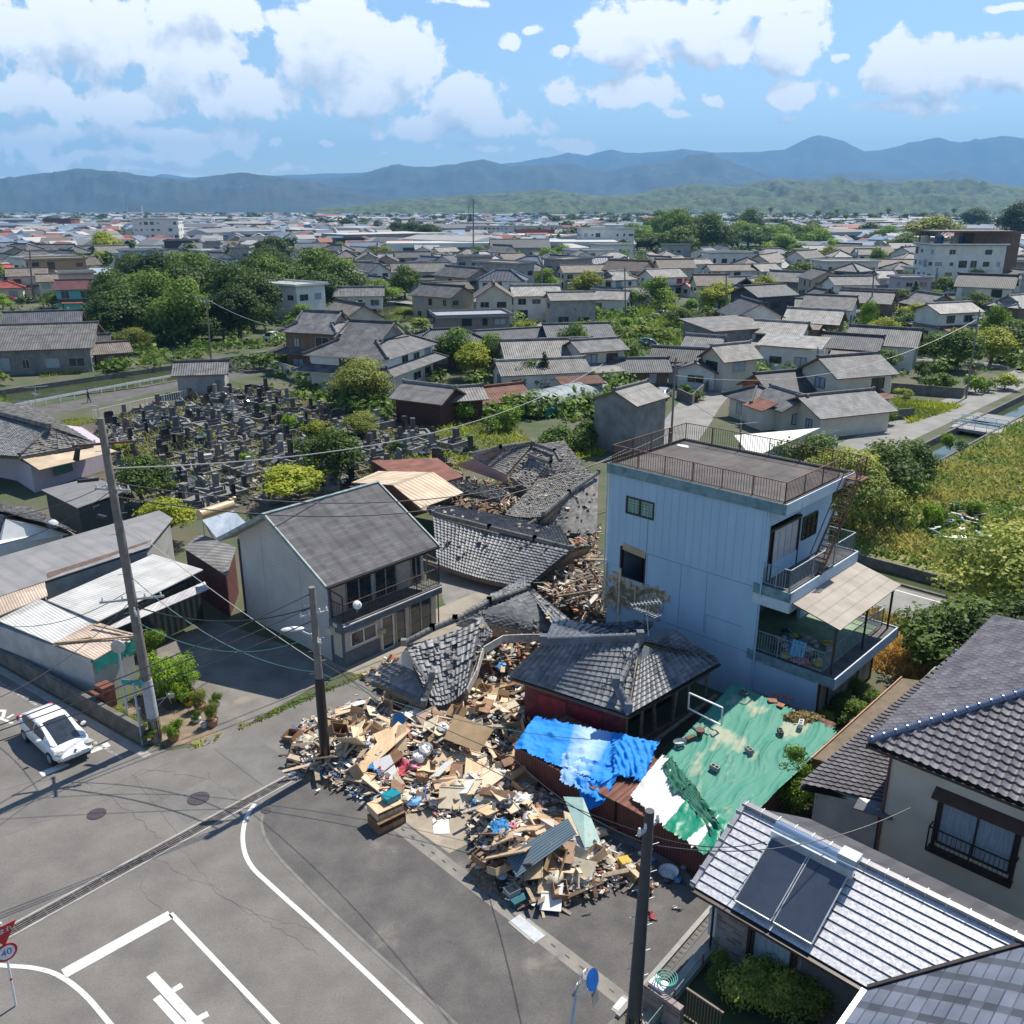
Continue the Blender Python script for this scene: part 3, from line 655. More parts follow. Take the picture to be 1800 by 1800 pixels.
# painted lines
def lane(pts,w,name='painted_line'): return stripk(name,pts,w,.012,PAINT)
lane(bez([P(448,1413),P(432,1440),P(427,1480),P(440,1520),P(480,1560),P(560,1632),P(680,1745),P(800,1860)],6),.17)
lane([P(112,1712),P(300,1608)],.45)
lane([P(300,1606),P(395,1706),P(500,1816)],.17)
lane(bez([P(-60,1690),P(0,1697),P(60,1702),P(105,1716),P(150,1750),P(200,1808)],6),.16)
lane([P(72,1362),P(120,1342)],.42); lane([P(158,1321),P(192,1308)],.42)
lane([P(-40,1210),P(120,1296)],.0001)
mb=MB()
def stroke(p,q,w,z):
    a=strip_mesh([p,q],w,z); 
    for f in a.f: mb.face([a.v[i] for i in f])
stroke(P(265,1713),P(362,1818),.30,.012); stroke(P(296,1746),P(320,1732),.22,.0125); stroke(P(275,1753),P(345,1830),.24,.012)
stroke(P(366,1782),P(250,1842),.22,.013)
tag(mb.build('stop_character',PAINT),kind='structure')
mb=MB(); stroke(P(-30,1248),P(10,1250),.2,.012); stroke(P(8,1250),P(5,1262),.16,.0125); stroke(P(5,1262),P(-20,1275),.16,.013); stroke(P(-10,1258),P(22,1272),.14,.0135); stroke(P(12,1263),P(24,1256),.14,.014)
tag(mb.build('road_lettering',PAINT),kind='structure')
stripk('road_edge_gutter',[far_dir(pl1,pl0,2.5)+Vector((.55,-.75,0)),pl1+Vector((.55,-.75,0))],.4,.010,CONC)
stripk('edge_line',[far_dir(pl1,pl0,2.5)+Vector((1.0,-1.35,0)),P(215,1335)],.14,.0125,mat('worn_paint',(.36,.35,.33),(.15,.145,.14),.8,scale=5,det=9,contrast=(.45,.6)))
# asphalt cracks and seams
mb=MB()
def crack(pts,w=.035,jit=.12):
    w*=.4
    q=[]
    for a,b in zip(pts[:-1],pts[1:]):
        n=max(2,int((b-a).length/.3))
        for i in range(n): q.append(a.lerp(b,i/n)+Vector((random.uniform(-jit,jit),random.uniform(-jit,jit),0)))
    q.append(pts[-1]); s=strip_mesh(q,w,.0085)
    for f in s.f: mb.face([s.v[i] for i in f])
crack([P(0,1390),P(60,1375),P(100,1370),P(165,1395),P(195,1385),P(255,1350),P(370,1370)])
crack([P(155,1375),P(160,1392),P(195,1400),P(285,1475)]); crack([P(195,1405),P(90,1440),P(0,1470)],.02)
crack([P(370,1360),P(368,1368),P(415,1400)],.03); crack([P(375,1315),P(460,1380)],.03,.02); crack([P(230,1370),P(300,1340)],.03,.05)
crack([P(285,1405),P(230,1360),P(330,1490)],.02,.03); crack([P(245,1550),P(270,1590),P(285,1600)],.02); crack([P(260,1500),P(420,1590),P(560,1680)],.02,.1)
crack([P(310,1490),P(420,1600),P(600,1650)],.015); crack([P(430,1385),P(330,1400),P(200,1415)],.015)
crack([P(300,1610),P(365,1680),P(470,1800)],.03,.04)
crack([P(640,1480),P(760,1620),P(980,1790)],.02); crack([P(480,1350),P(520,1330),P(500,1290)],.02)
tag(mb.build('road_cracks',mat('crack_dark',(.075,.072,.068),None,.95)),kind='structure')
# repair patches of slightly different asphalt
sheet('road_patch',[P(285,1408),P(370,1368),P(415,1402),P(330,1448)],.0075,mat('asphalt_patch',(.165,.16,.15),(.12,.115,.11),.95,scale=.8,det=9))
sheet('road_patch',[P(378,1316),P(440,1290),P(520,1345),P(462,1380)],.0075,MATS['asphalt_patch'])
# aprons and yards
sheet('parking_slab',[P(275,1140),P(372,1088),P(575,1160),P(600,1180),P(390,1298),P(345,1312),P(300,1290)],.008,SLAB)
sheet('concrete_apron',[P(640,1188),P(600,1178),P(560,1160),P(720,1090),P(840,1040),P(900,1060),P(820,1160),P(760,1250)],.010,mat('apron_concrete',(.30,.265,.21),(.20,.18,.15),.93,scale=.7,det=8))
sheet('sandy_ground',[P(600,1345),P(640,1240),P(930,1290),P(905,1400),P(850,1470),P(790,1500),P(735,1462),P(655,1400)],.0115,mat('sandy_concrete',(.36,.30,.22),(.22,.19,.15),.93,scale=1.2,det=9))
sheet('house_yard',[P(780,1060),P(765,985),P(900,980),P(990,1050),P(850,1110)],.006,mat('yard_concrete',(.20,.19,.18),(.14,.13,.12),.93,scale=1.,det=8))
sheet('cemetery_ground',[P(120,745),P(330,700),P(470,672),P(640,690),P(820,790),P(800,850),P(640,880),P(540,905),P(320,900),P(150,860),P(90,800)],.006,GRAVE_G)
# garden corner by the left pole
sheet('corner_bed',[pl1+Vector((.1,.15,0)),P(298,1312),P(345,1306),P(385,1288),P(345,1245),P(300,1195),P(215,1245)],.012,mat('bed_soil',(.24,.18,.12),(.15,.115,.08),.95,scale=2))
# canalside street, back street, right hand street
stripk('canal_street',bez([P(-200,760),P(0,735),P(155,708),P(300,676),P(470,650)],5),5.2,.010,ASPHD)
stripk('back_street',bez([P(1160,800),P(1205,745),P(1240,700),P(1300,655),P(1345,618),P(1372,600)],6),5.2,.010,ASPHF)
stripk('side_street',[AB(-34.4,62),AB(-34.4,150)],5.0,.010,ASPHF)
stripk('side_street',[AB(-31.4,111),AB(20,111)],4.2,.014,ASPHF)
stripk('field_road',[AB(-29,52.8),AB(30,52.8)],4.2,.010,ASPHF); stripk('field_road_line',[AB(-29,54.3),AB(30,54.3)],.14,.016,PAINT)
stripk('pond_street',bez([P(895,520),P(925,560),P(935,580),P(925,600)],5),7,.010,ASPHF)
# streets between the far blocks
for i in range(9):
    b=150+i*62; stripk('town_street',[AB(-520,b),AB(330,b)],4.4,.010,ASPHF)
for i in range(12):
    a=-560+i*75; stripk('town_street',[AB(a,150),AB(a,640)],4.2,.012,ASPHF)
# ---------------------------------------------------------------- hills and mountains
def elev(u,v,D):
    r=ray(u,v); return CH+r.z/r.y*D, r.x/r.y*D
def rangeh(name,prof,D,wd,m,nz,seed,cols=360,rows=26,fs=1.):
    xs=np.array([p[0] for p in prof]); ys=np.array([p[1] for p in prof]); V=[];F=[]
    us=np.linspace(xs[0],xs[-1],cols)
    for i,u in enumerate(us):
        v=np.interp(u,xs,ys); top,_=elev(u,v,D); k=ray(u,v); 
        for j in range(rows+1):
            t=-1+2*j/rows; y=D+t*wd; x=k.x/k.y*D*(1+t*wd/D*.9)
            e=max(0,1-abs(t))**.8
            h=top*e
            q=Vector((x*fs,y*fs,seed*777.))/(wd*.24)
            n=mn.fractal(q,1.0,2.1,6)
            rid=1-abs(mn.fractal(q*1.3+Vector((9,3,1)),.9,2.0,4))
            h+=top*nz*(n*.6+(rid-.7)*.8)*(1-e*.8 if e>.9 else 1)*min(1,e*3)
            V.append((x,y,max(h,-2) if e>0 else -2))
    for i in range(cols-1):
        for j in range(rows):
            a=i*(rows+1)+j; F.append((a,a+rows+1,a+rows+2,a+1))
    me=bpy.data.meshes.new(name); me.from_pydata(V,[],F); me.materials.append(m); me.polygons.foreach_set('use_smooth',[True]*len(F)); me.update()
    tag(link(name,me),kind='structure')
HILL=mat('hill_woodland',(.085,.115,.03),(.02,.04,.014),.95,scale=.03,det=12,bump=9.,contrast=(.38,.66))
HILL2=mat('mountain_woodland',(.03,.042,.035),(.01,.016,.014),.95,scale=.004,det=12,bump=25.,contrast=(.38,.64))
rangeh('green_hills',[(560,366),(620,360),(700,351),(800,344),(880,338),(960,333),(1000,339),(1060,344),(1110,341),(1150,334),(1200,327),(1240,324),(1290,327),(1330,320),(1400,315),(1440,319),(1500,318),(1560,322),(1620,315),(1700,318),(1800,328),(1950,330)],3600,520,HILL,.42,1,cols=420,rows=34)
rangeh('green_foothills',[(560,366),(700,358),(850,354),(960,349),(1080,352),(1180,349),(1260,343),(1350,348),(1450,338),(1540,346),(1640,340),(1740,350),(1900,345)],2900,260,HILL,.5,6,cols=420,rows=26)
rangeh('near_mountains',[(-150,312),(0,314),(60,306),(130,298),(200,302),(270,309),(340,316),(380,309),(425,303),(480,311),(560,322),(620,335),(680,345),(780,356)],6000,1300,HILL2,.36,2)
rangeh('middle_mountains',[(380,330),(450,309),(560,314),(620,309),(700,288),(730,294),(760,294),(800,288),(850,279),(885,289),(940,292),(1000,288),(1060,300),(1120,290),(1180,281),(1232,270),(1290,287),(1340,303),(1400,318),(1450,305),(1520,299),(1570,307),(1620,312),(1680,297),(1740,318),(1800,325),(1950,320)],8200,1700,HILL2,.30,3)
rangeh('far_mountains',[(200,330),(285,306),(330,312),(500,308),(700,300),(880,289),(960,276),(998,268),(1030,274),(1075,262),(1100,269),(1130,270),(1200,264),(1270,267),(1330,267),(1380,262),(1410,247),(1440,236),(1480,247),(1520,266),(1560,262),(1600,250),(1650,243),(1700,250),(1760,239),(1800,243),(1950,250)],12500,2600,HILL2,.2,4)
HAZE_D=1.0e-4
def haze():
    mb=MB(); mb.box(-12000,12000,-1000,16500,-5.5,1060); m=bpy.data.materials.new('haze_air'); m.use_nodes=True; N=m.node_tree.nodes
    N.remove(N['Principled BSDF']); v=N.new('ShaderNodeVolumePrincipled'); v.inputs['Color'].default_value=(.25,.58,1,1); v.inputs['Density'].default_value=HAZE_D; v.inputs['Anisotropy'].default_value=.0
    m.node_tree.links.new(v.outputs[0],N['Material Output'].inputs['Volume'])
    tag(mb.build('haze',m),kind='stuff')
haze()
RA=-R(133.6)+math.pi/2   # world rotation that turns local x into AV and local y into BV
def abrot(): return RA
# ---------------------------------------------------------------- blue three-storey building
def railing(mb,p,q,h,n=None,post=1.6,bar=.14,m=0,top=.05,bw=.018,zb=.1):
    p=Vector(p);q=Vector(q);L=(q-p).length; d=(q-p)/L; Z=Vector((0,0,1))
    mb.bar(p+Z*h,q+Z*h,top,top*.7,m); mb.bar(p+Z*zb,q+Z*zb,.03,.03,m)
    k=max(1,round(L/post))
    for i in range(k+1): mb.bar(p+d*(L*i/k),p+d*(L*i/k)+Z*h,.045,.045,m)
    for i in range(1,int(L/bar)): mb.bar(p+d*(i*bar)+Z*zb,p+d*(i*bar)+Z*h,bw,bw,m)
def blue_building():
    o=thing('shop_building','pale blue three-storey flat-roofed building with open balconies and a hole broken in its side','building',AB(0,0),RA)
    x0,x1,y0,y1=-26.9,-17.9,35.6,42.5
    mb=MB() # side wall with real openings: hole (z 4.2-6) and window (z 7.9-8.7)
    def wallx(ya,yb,segs):
        for (a,b,c,d) in segs: mb.box(a,b,ya,yb,c,d)
    hx0,hx1,wx0,wx1=-26.0,-24.35,-25.75,-24.0
    wallx(y0,y0+.18,[(x0,hx0,3.6,10.1),(hx0,wx0,6.15,10.1),(wx0,hx1,6.15,8.05),(hx1,wx1,0,8.05),(wx0,wx1,8.95,10.1),(wx1,x1,0,10.1),(x0+.25,hx1,0,3.0),(hx0,hx1,3.0,4.35)])
    mb.box(x0,x0+.18,y0+.18,y1-.18,0,10.1); mb.box(x0,x1,y1-.18,y1,0,10.1)
    mb.box(x1-.18,x1,y0+.18,y1-.18,6.3,7.1); mb.box(x1-.18,x1,y0+.18,y1-.18,9.1,10.1); mb.box(x1-.18,x1,y0+3.5,y1-.18,7.1,9.1); mb.box(x1-.18,x1,y0+.18,y0+.5,6.3,9.1)
    mb.box(x1-.18,x1,y1-2.2,y1-.18,2.9,6.2)
    mb.box(x0+.2,x1-.2,y0+.2,y1-.2,2.6,2.8); mb.box(x0+.2,x1-.2,y0+.2,y1-.2,6.0,6.25)
    mb.build('wall',W_BLUE,o)
    # seams scored in the cladding
    mb=MB(); S_=mat('blue_seam',(.20,.29,.38),None,.9)
    for x in (-24.25,-22.2,-20.7): mb.box(x-.012,x+.012,y0-.006,y0-.001,2.9 if x>-22 else 2.2,6.15)
    for z in (6.15,2.7): mb.box(-24.3 if z>3 else -24,x1,y0-.006,y0-.001,z-.015,z+.015)
    mb.box(x0,-26,y0-.006,y0-.001,4.95,4.97); mb.box(-24.36,-24.31,y0-.007,y0-.001,6.3,8.0); mb.box(-20.6,-18.6,y0-.007,y0-.001,3.9,3.93); mb.box(-20.62,-20.59,y0-.0075,y0-.001,2.9,3.93)
    for x in np.arange(x0+.3,x1,.45): mb.box(x-.005,x+.005,y0-.004,y0-.001,6.3,10.05)
    mb.build('cladding_seam',S_,o)
    # broken wall: exposed brown mortar, splintered laths
    mb=MB(); random.seed(5)
    mb.box(x0+.03,hx1+.5,y0+.02,y0+.1,2.9,4.4,0)
    for i in range(75):
        x=random.uniform(x0,hx1+1.2); z=random.choice((random.uniform(2.8,4.4),random.uniform(3,4.2))); s=random.uniform(.12,.4)
        T=Matrix.Translation((x,y0-.03,z))@Matrix.Rotation(random.uniform(-.5,.5),4,'Y'); mb.box(-s,s,-.05,.04,-s*.5,s*.5,0,T)
    m2=MB(); T=Matrix.Translation((-25.05,y0-.03,6.12))@Matrix.Rotation(.1,4,'Y'); m2.box(-.75,.7,-.03,.03,-.2,.16,1,T)
    mb.build('broken_mortar',MM:=[mat('broken_mortar',(.62,.50,.36),(.30,.235,.165),.95,scale=4),mat('ply_tan',(.50,.36,.22),(.4,.28,.17),.8)],o); m2.build('torn_board',MM,o)
    mb=MB()
    for i in range(16):
        x=random.uniform(x0-.3,hx1+.6); z=random.uniform(2.6,4.3); mb.bar((x,y0-.08,z),(x+random.uniform(-.6,.6),y0-random.uniform(.1,.6),z-random.uniform(.2,.9)),.05,.03)
    for x in (x0+.05,x0+1.0): mb.bar((x,y0-.06,2.2),(x,y0-.06,4.9),.12,.1)
    mb.build('splintered_lath',WOODL,o)
    mb=MB(); mb.box(hx0+.05,hx1-.05,y0+2,y0+2.05,2.9,6); mb.build('dark_interior',BLACKP,o)  # black sheet stands in for the unlit room behind the hole
    mb=MB(); mb.box(hx0,hx0+.1,y0-.02,y0+.2,4.4,6.1); mb.box(hx1-.08,hx1,y0-.02,y0+.2,4.4,6.1); mb.box(hx0,hx1,y0-.02,y0+.2,6.02,6.1); mb.build('broken_window_frame',FRAMED,o)
    # patterned glass window
    mb=MB()
    for a,b in ((wx0,wx0+.07),(wx1-.07,wx1),(-24.92,-24.84)): mb.box(a,b,y0-.04,y0+.1,8.05,8.95)
    mb.box(wx0,wx1,y0-.045,y0+.1,8.03,8.1); mb.box(wx0,wx1,y0-.045,y0+.1,8.9,8.97); f=mb.build('window',FRAMED,o)
    mb=MB(); mb.box(wx0+.07,wx1-.07,y0+.04,y0+.06,8.1,8.9); mb.build('pane',mat('patterned_green_glass',(.20,.36,.30),(.06,.13,.12),.25,scale=14,contrast=(.42,.5)),f)
    mb=MB()
    for i in range(7): mb.box(wx0+.18+i*.235,wx0+.2+i*.235,y0+.0,y0+.03,8.12,8.88)
    for i in range(5): mb.box(wx0+.1,wx1-.1,y0+.0,y0+.025,8.2+i*.15,8.215+i*.15)
    mb.build('lattice',mat('pale_lattice',(.5,.62,.52),None,.6),f)
    # roof slab with fascia
    FT=mat('fascia_teal',(.20,.31,.34),(.10,.17,.19),.8,scale=2,stain=((.07,.08,.08),1.5,.62)); FW=mat('fascia_pale',(.52,.60,.66),(.42,.49,.55),.8,scale=1.2,stain=((.22,.25,.26),1.2,.64))
    RB=mat('roof_felt',(.115,.10,.095),(.06,.055,.052),.9,scale=.7,det=7,stain=((.16,.15,.14),.5,.62))
    mb=MB(); X1=-17.0
    mb.box(x0-.05,X1,y0-.06,y1+.2,10.1,10.42,0); mb.build('roof',[RB],o)
    mb=MB()
    mb.box(x0-.1,X1+.05,y0-.12,y0-.06,9.98,10.5); mb.box(x0-.1,x0-.05,y0-.06,y1+.2,10.0,10.5); mb.box(x0-.1,X1+.05,y1+.2,y1+.28,10.0,10.5); mb.build('fascia',FT,o)
    mb=MB(); mb.box(X1,X1+.06,y0-.06,y1+.2,9.98,10.5); mb.build('fascia',FW,o)
    mb=MB()
    for a in ((x0,y0+.02,X1-.1,y0+.02),(x0,y1,X1-.1,y1),(x0,y0+.02,x0,y1),(X1-.1,y0+.02,X1-.1,y1)): mb.bar((a[0],a[1],10.46),(a[2],a[3],10.46),.14,.12)
    for i in range(1,12): mb.box(x0+i*.8,x0+i*.8+.01,y0+.1,y1-.1,10.42,10.426)
    mb.build('parapet_kerb',RB,o)
    mb=MB(); mb.blob((-26.2,41.3,10.44),.5,.25,.02,10,4,0,.3); mb.build('bird_lime_stain',WHITEP,o)
    mb=MB(); c=[(x0+.1,y0+.1,10.45),(X1-.15,y0+.1,10.45),(X1-.15,y1-1.2,10.45)]
    railing(mb,c[0],c[1],1.0); railing(mb,c[1],(X1-.15,y1-1.3,10.45),1.0); railing(mb,c[0],(x0+.1,y1,10.45),1.0); railing(mb,(x0+.1,y1,10.45),(X1+.6,y1,10.45),1.0)
    railing(mb,(X1+.6,y1,10.45),(X1+.6,y1-1.0,10.45),1.0)
    mb.build('roof_railing',RUST,o)
    # balconies
    def balcony(zt,X,fas,name,h):
        mb=MB(); mb.box(x1-.1,X-.06,y0,y1+.25,zt-.22,zt-.02,0); mb.build(name+'_floor',mat('balcony_floor',(.13,.12,.11),(.07,.065,.06),.9,scale=1.5),o)
        mb=MB(); mb.box(x1-.3,X,y0-.07,y0,zt-.45,zt+.02); mb.build(name+'_side_fascia',FT,o)
        mb=MB(); mb.box(X-.06,X+.01,y0-.07,y1+.25,zt-.5,zt+.06); mb.box(x1-.1,X-.06,y1+.25,y1+.31,zt-.5,zt+.06); mb.build(name+'_fascia',FW,o)
    balcony(6.35,-16.3,FW,'upper_balcony',0); balcony(2.9,-13.8,FW,'lower_balcony',0)
    mb=MB(); mb.box(x1-.3,-16.35,y0-.03,y0+.05,5.35,5.9); mb.box(-16.42,-16.33,y0+.05,y1+.2,5.35,5.85); mb.build('balcony_beam',FW,o)
    AL=mat('railing_grey_blue',(.30,.36,.40),(.20,.24,.27),.5,.3)
    mb=MB(); railing(mb,(x1+.05,y0+.1,6.36),(-16.5,y0+.1,6.36),1.05,post=.8); railing(mb,(-16.5,y0+.1,6.36),(-16.5,y1+.1,6.36),1.05,post=2.); railing(mb,(-16.5,y1+.1,6.36),(x1,y1+.1,6.36),1.05); mb.build('balcony_railing',AL,o)
    mb=MB(); railing(mb,(x1+.05,y0+.1,2.92),(-14.5,y0+.1,2.92),1.05,post=1.2); railing(mb,(-14.5,y0+.1,2.92),(-14.5,y1-.1,2.92),1.05,post=2.); railing(mb,(-14.5,y1-.1,2.92),(x1,y1-.1,2.92),1.05); mb.build('balcony_railing',AL,o)
    # awning and posts
    q=[(-13.95,y0+.15,5.28),(-13.95,y1+.2,5.28),(-16.3,y1+.2,5.85),(-16.3,y0+.15,5.85)]
    mb=MB(); mb.slab(q,.05,0,1,roof_uv(q)); mb.build('awning',[tilemat('awning_corrugated',(.40,.35,.29),(.30,.26,.22),.6,pu=.11,pv=.6,dip=.25,var=.1,bump=.015),FRAMED],o)
    mb=MB()
    for y in (y0+.35,(y0+y1)/2+.3,y1-.1): mb.bar((-14.2,y,2.9),(-14.2,y,5.28),.09)
    mb.bar((-14.1,y0+.2,5.2),(-14.1,y1+.15,5.2),.08); mb.build('awning_frame',FRAMED,o)
    # shutters on upper floor, dark frame, window
    mb=MB(); SH=mat('shutter_pale_grey',(.46,.46,.46),(.38,.38,.39),.6)
    for i in range(4): mb.box(x1-.1,x1-.04,y0+.95+i*.63,y0+1.53+i*.63,6.4,8.75)
    mb.build('storm_shutter',SH,o)
    mb=MB()
    for y in (y0+.52,y0+.86,y0+3.5): mb.box(x1-.12,x1+.03,y,y+.08,6.35,8.95)
    mb.box(x1-.12,x1+.06,y0+.5,y0+3.6,8.78,8.9); mb.build('shutter_frame',FRAMED,o)
    window_part(o,(x1,y0+4.55,8.1),1.5,1.1,'+x',GLASS,FRAMED,2,True)
    # recessed lower floor
    mb=MB(); mb.box(x1-2.0,x1-1.9,y0+.2,y1-2.2,2.8,6.0); mb.build('inner_wall',W_GREY,o)
    mb=MB()
    for y in (y0+1.3,y0+2.0,y0+3.6): mb.box(x1-1.9,x1-1.84,y,y+.08,2.8,5.2)
    mb.box(x1-1.9,x1-1.83,y0+2.1,y0+3.6,2.8,5.1); mb.build('sliding_door',GLASS,o)
    mb=MB(); mb.box(x1-1.85,-14.6,y0+.25,y1-.3,2.905,2.925); mb.build('green_floor_sheet',mat('green_vinyl',(.24,.33,.20),(.15,.22,.13),.8,scale=1.5),o)
    # ground floor shop front
    mb=MB(); mb.box(x1,-14.6,y0+.02,y0+.14,0,2.5); mb.build('ground_wall',W_BLUE,o)
    mb=MB(); mb.box(-14.7,-14.62,y0+.2,y1-.4,.1,2.45)
    mb.build('shop_shutter',mat('shop_shutter_tan',(.42,.38,.33),(.32,.29,.26),.6,wave=('obj',1,.9,.35,.0)),o)
    mb=MB()
    for y in (y0+.2,y0+1.2,y0+4.7,y1-.45): mb.box(-14.78,-14.58,y,y+.14,0,2.5)
    mb.box(-14.8,-14.58,y0+.15,y1-.2,2.36,2.48); mb.build('shutter_frame',FRAMED,o)
    mb=MB(); mb.tube([(x1+.12,y0-.06,10),(x1+.1,y0-.1,5.8)],.035); mb.tube([(x1+.12,y0-.1,5.4),(x1+.12,y0-.12,.2)],.04); mb.tube([(-14.6,y0-.05,2.5),(-14.6,y0-.05,0)],.04); mb.tube([(x0-.05,y0-.08,10),(x0-.05,y0-.08,3)],.04); mb.build('drainpipe',W_BLUE,o)
    # rusty iron stair from roof to balcony
    mb=MB(); a0,a1=Vector((-16.55,y1-.9,10.4)),Vector((-16.6,y1-4.0,6.4))
    for dx in (-.3,.3): mb.bar(a0+Vector((dx,0,0)),a1+Vector((dx,0,0)),.05,.14)
    for dx in (-.34,.34): mb.bar(a0+Vector((dx,0,.9)),a1+Vector((dx,0,.9)),.04,.04)
    for i in range(16):
        p=a0.lerp(a1,(i+.5)/16); mb.box(p.x-.3,p.x+.3,p.y-.1,p.y+.1,p.z-.015,p.z+.015)
        if i%3==0: mb.bar(p+Vector((.34,0,0)),p+Vector((.34,0,.95)),.03)
    mb.box(-16.95,-16.2,y1-.9,y1+.1,10.36,10.42)
    mb.build('iron_stair',RUST,o)
    return o
blue_building()
# loose things on the lower balcony
random.seed(3)
BAGC=[mat('bag_'+n,c,None,.5,scale=6,bump=.02) for n,c in (('white',(.62,.62,.6)),('teal',(.10,.36,.33)),('dark',(.06,.06,.075)),('pink',(.55,.18,.22)),('blue',(.08,.25,.5)),('yellow',(.5,.40,.1)),('cream',(.55,.48,.36)),('grey',(.28,.28,.29)))]
BAGN=['white','teal','black','pink','blue','yellow','cream','grey']
def bag(loc,r,ci,label,name='rubbish_bag',group=None,cat='bag'):
    mb=MB(); mb.blob((0,0,r*.45),r,r*.8,r*.5,11,7,0,.28); mb.cyl((0,0,r*.85),(r*.1,0,r*1.05),r*.12,r*.2,7); o=mb.build(name,BAGC[ci],None,loc,(0,0,random.uniform(0,6)),True)
    return tag(o,label,cat,group)
for i in range(44):
    p=AB(random.uniform(-17.6,-14.9),35.9+random.random()**1.5*2.6,2.92); ci=i%8
    bag(p,random.uniform(.14,.3),ci,f'{BAGN[ci]} bag of rubbish in the litter on the blue building\'s lower balcony','rubbish_bag','rubbish bags on the lower balcony')
mb=MB()
for i in range(4): mb.box(-.35+i*.18,-.2+i*.18,-.02,.02,.05,1.0)
mb.box(-.35,.34,-.04,-.02,.25,.32); mb.box(-.35,.34,-.04,-.02,.75,.82); tag(mb.build('slatted_panel',mat('sky_blue_paint',(.12,.45,.72),None,.5),None,AB(-15.9,35.95,2.92),(R(-12),0,RA)),'sky blue slatted panel leaning inside the lower balcony railing','panel')
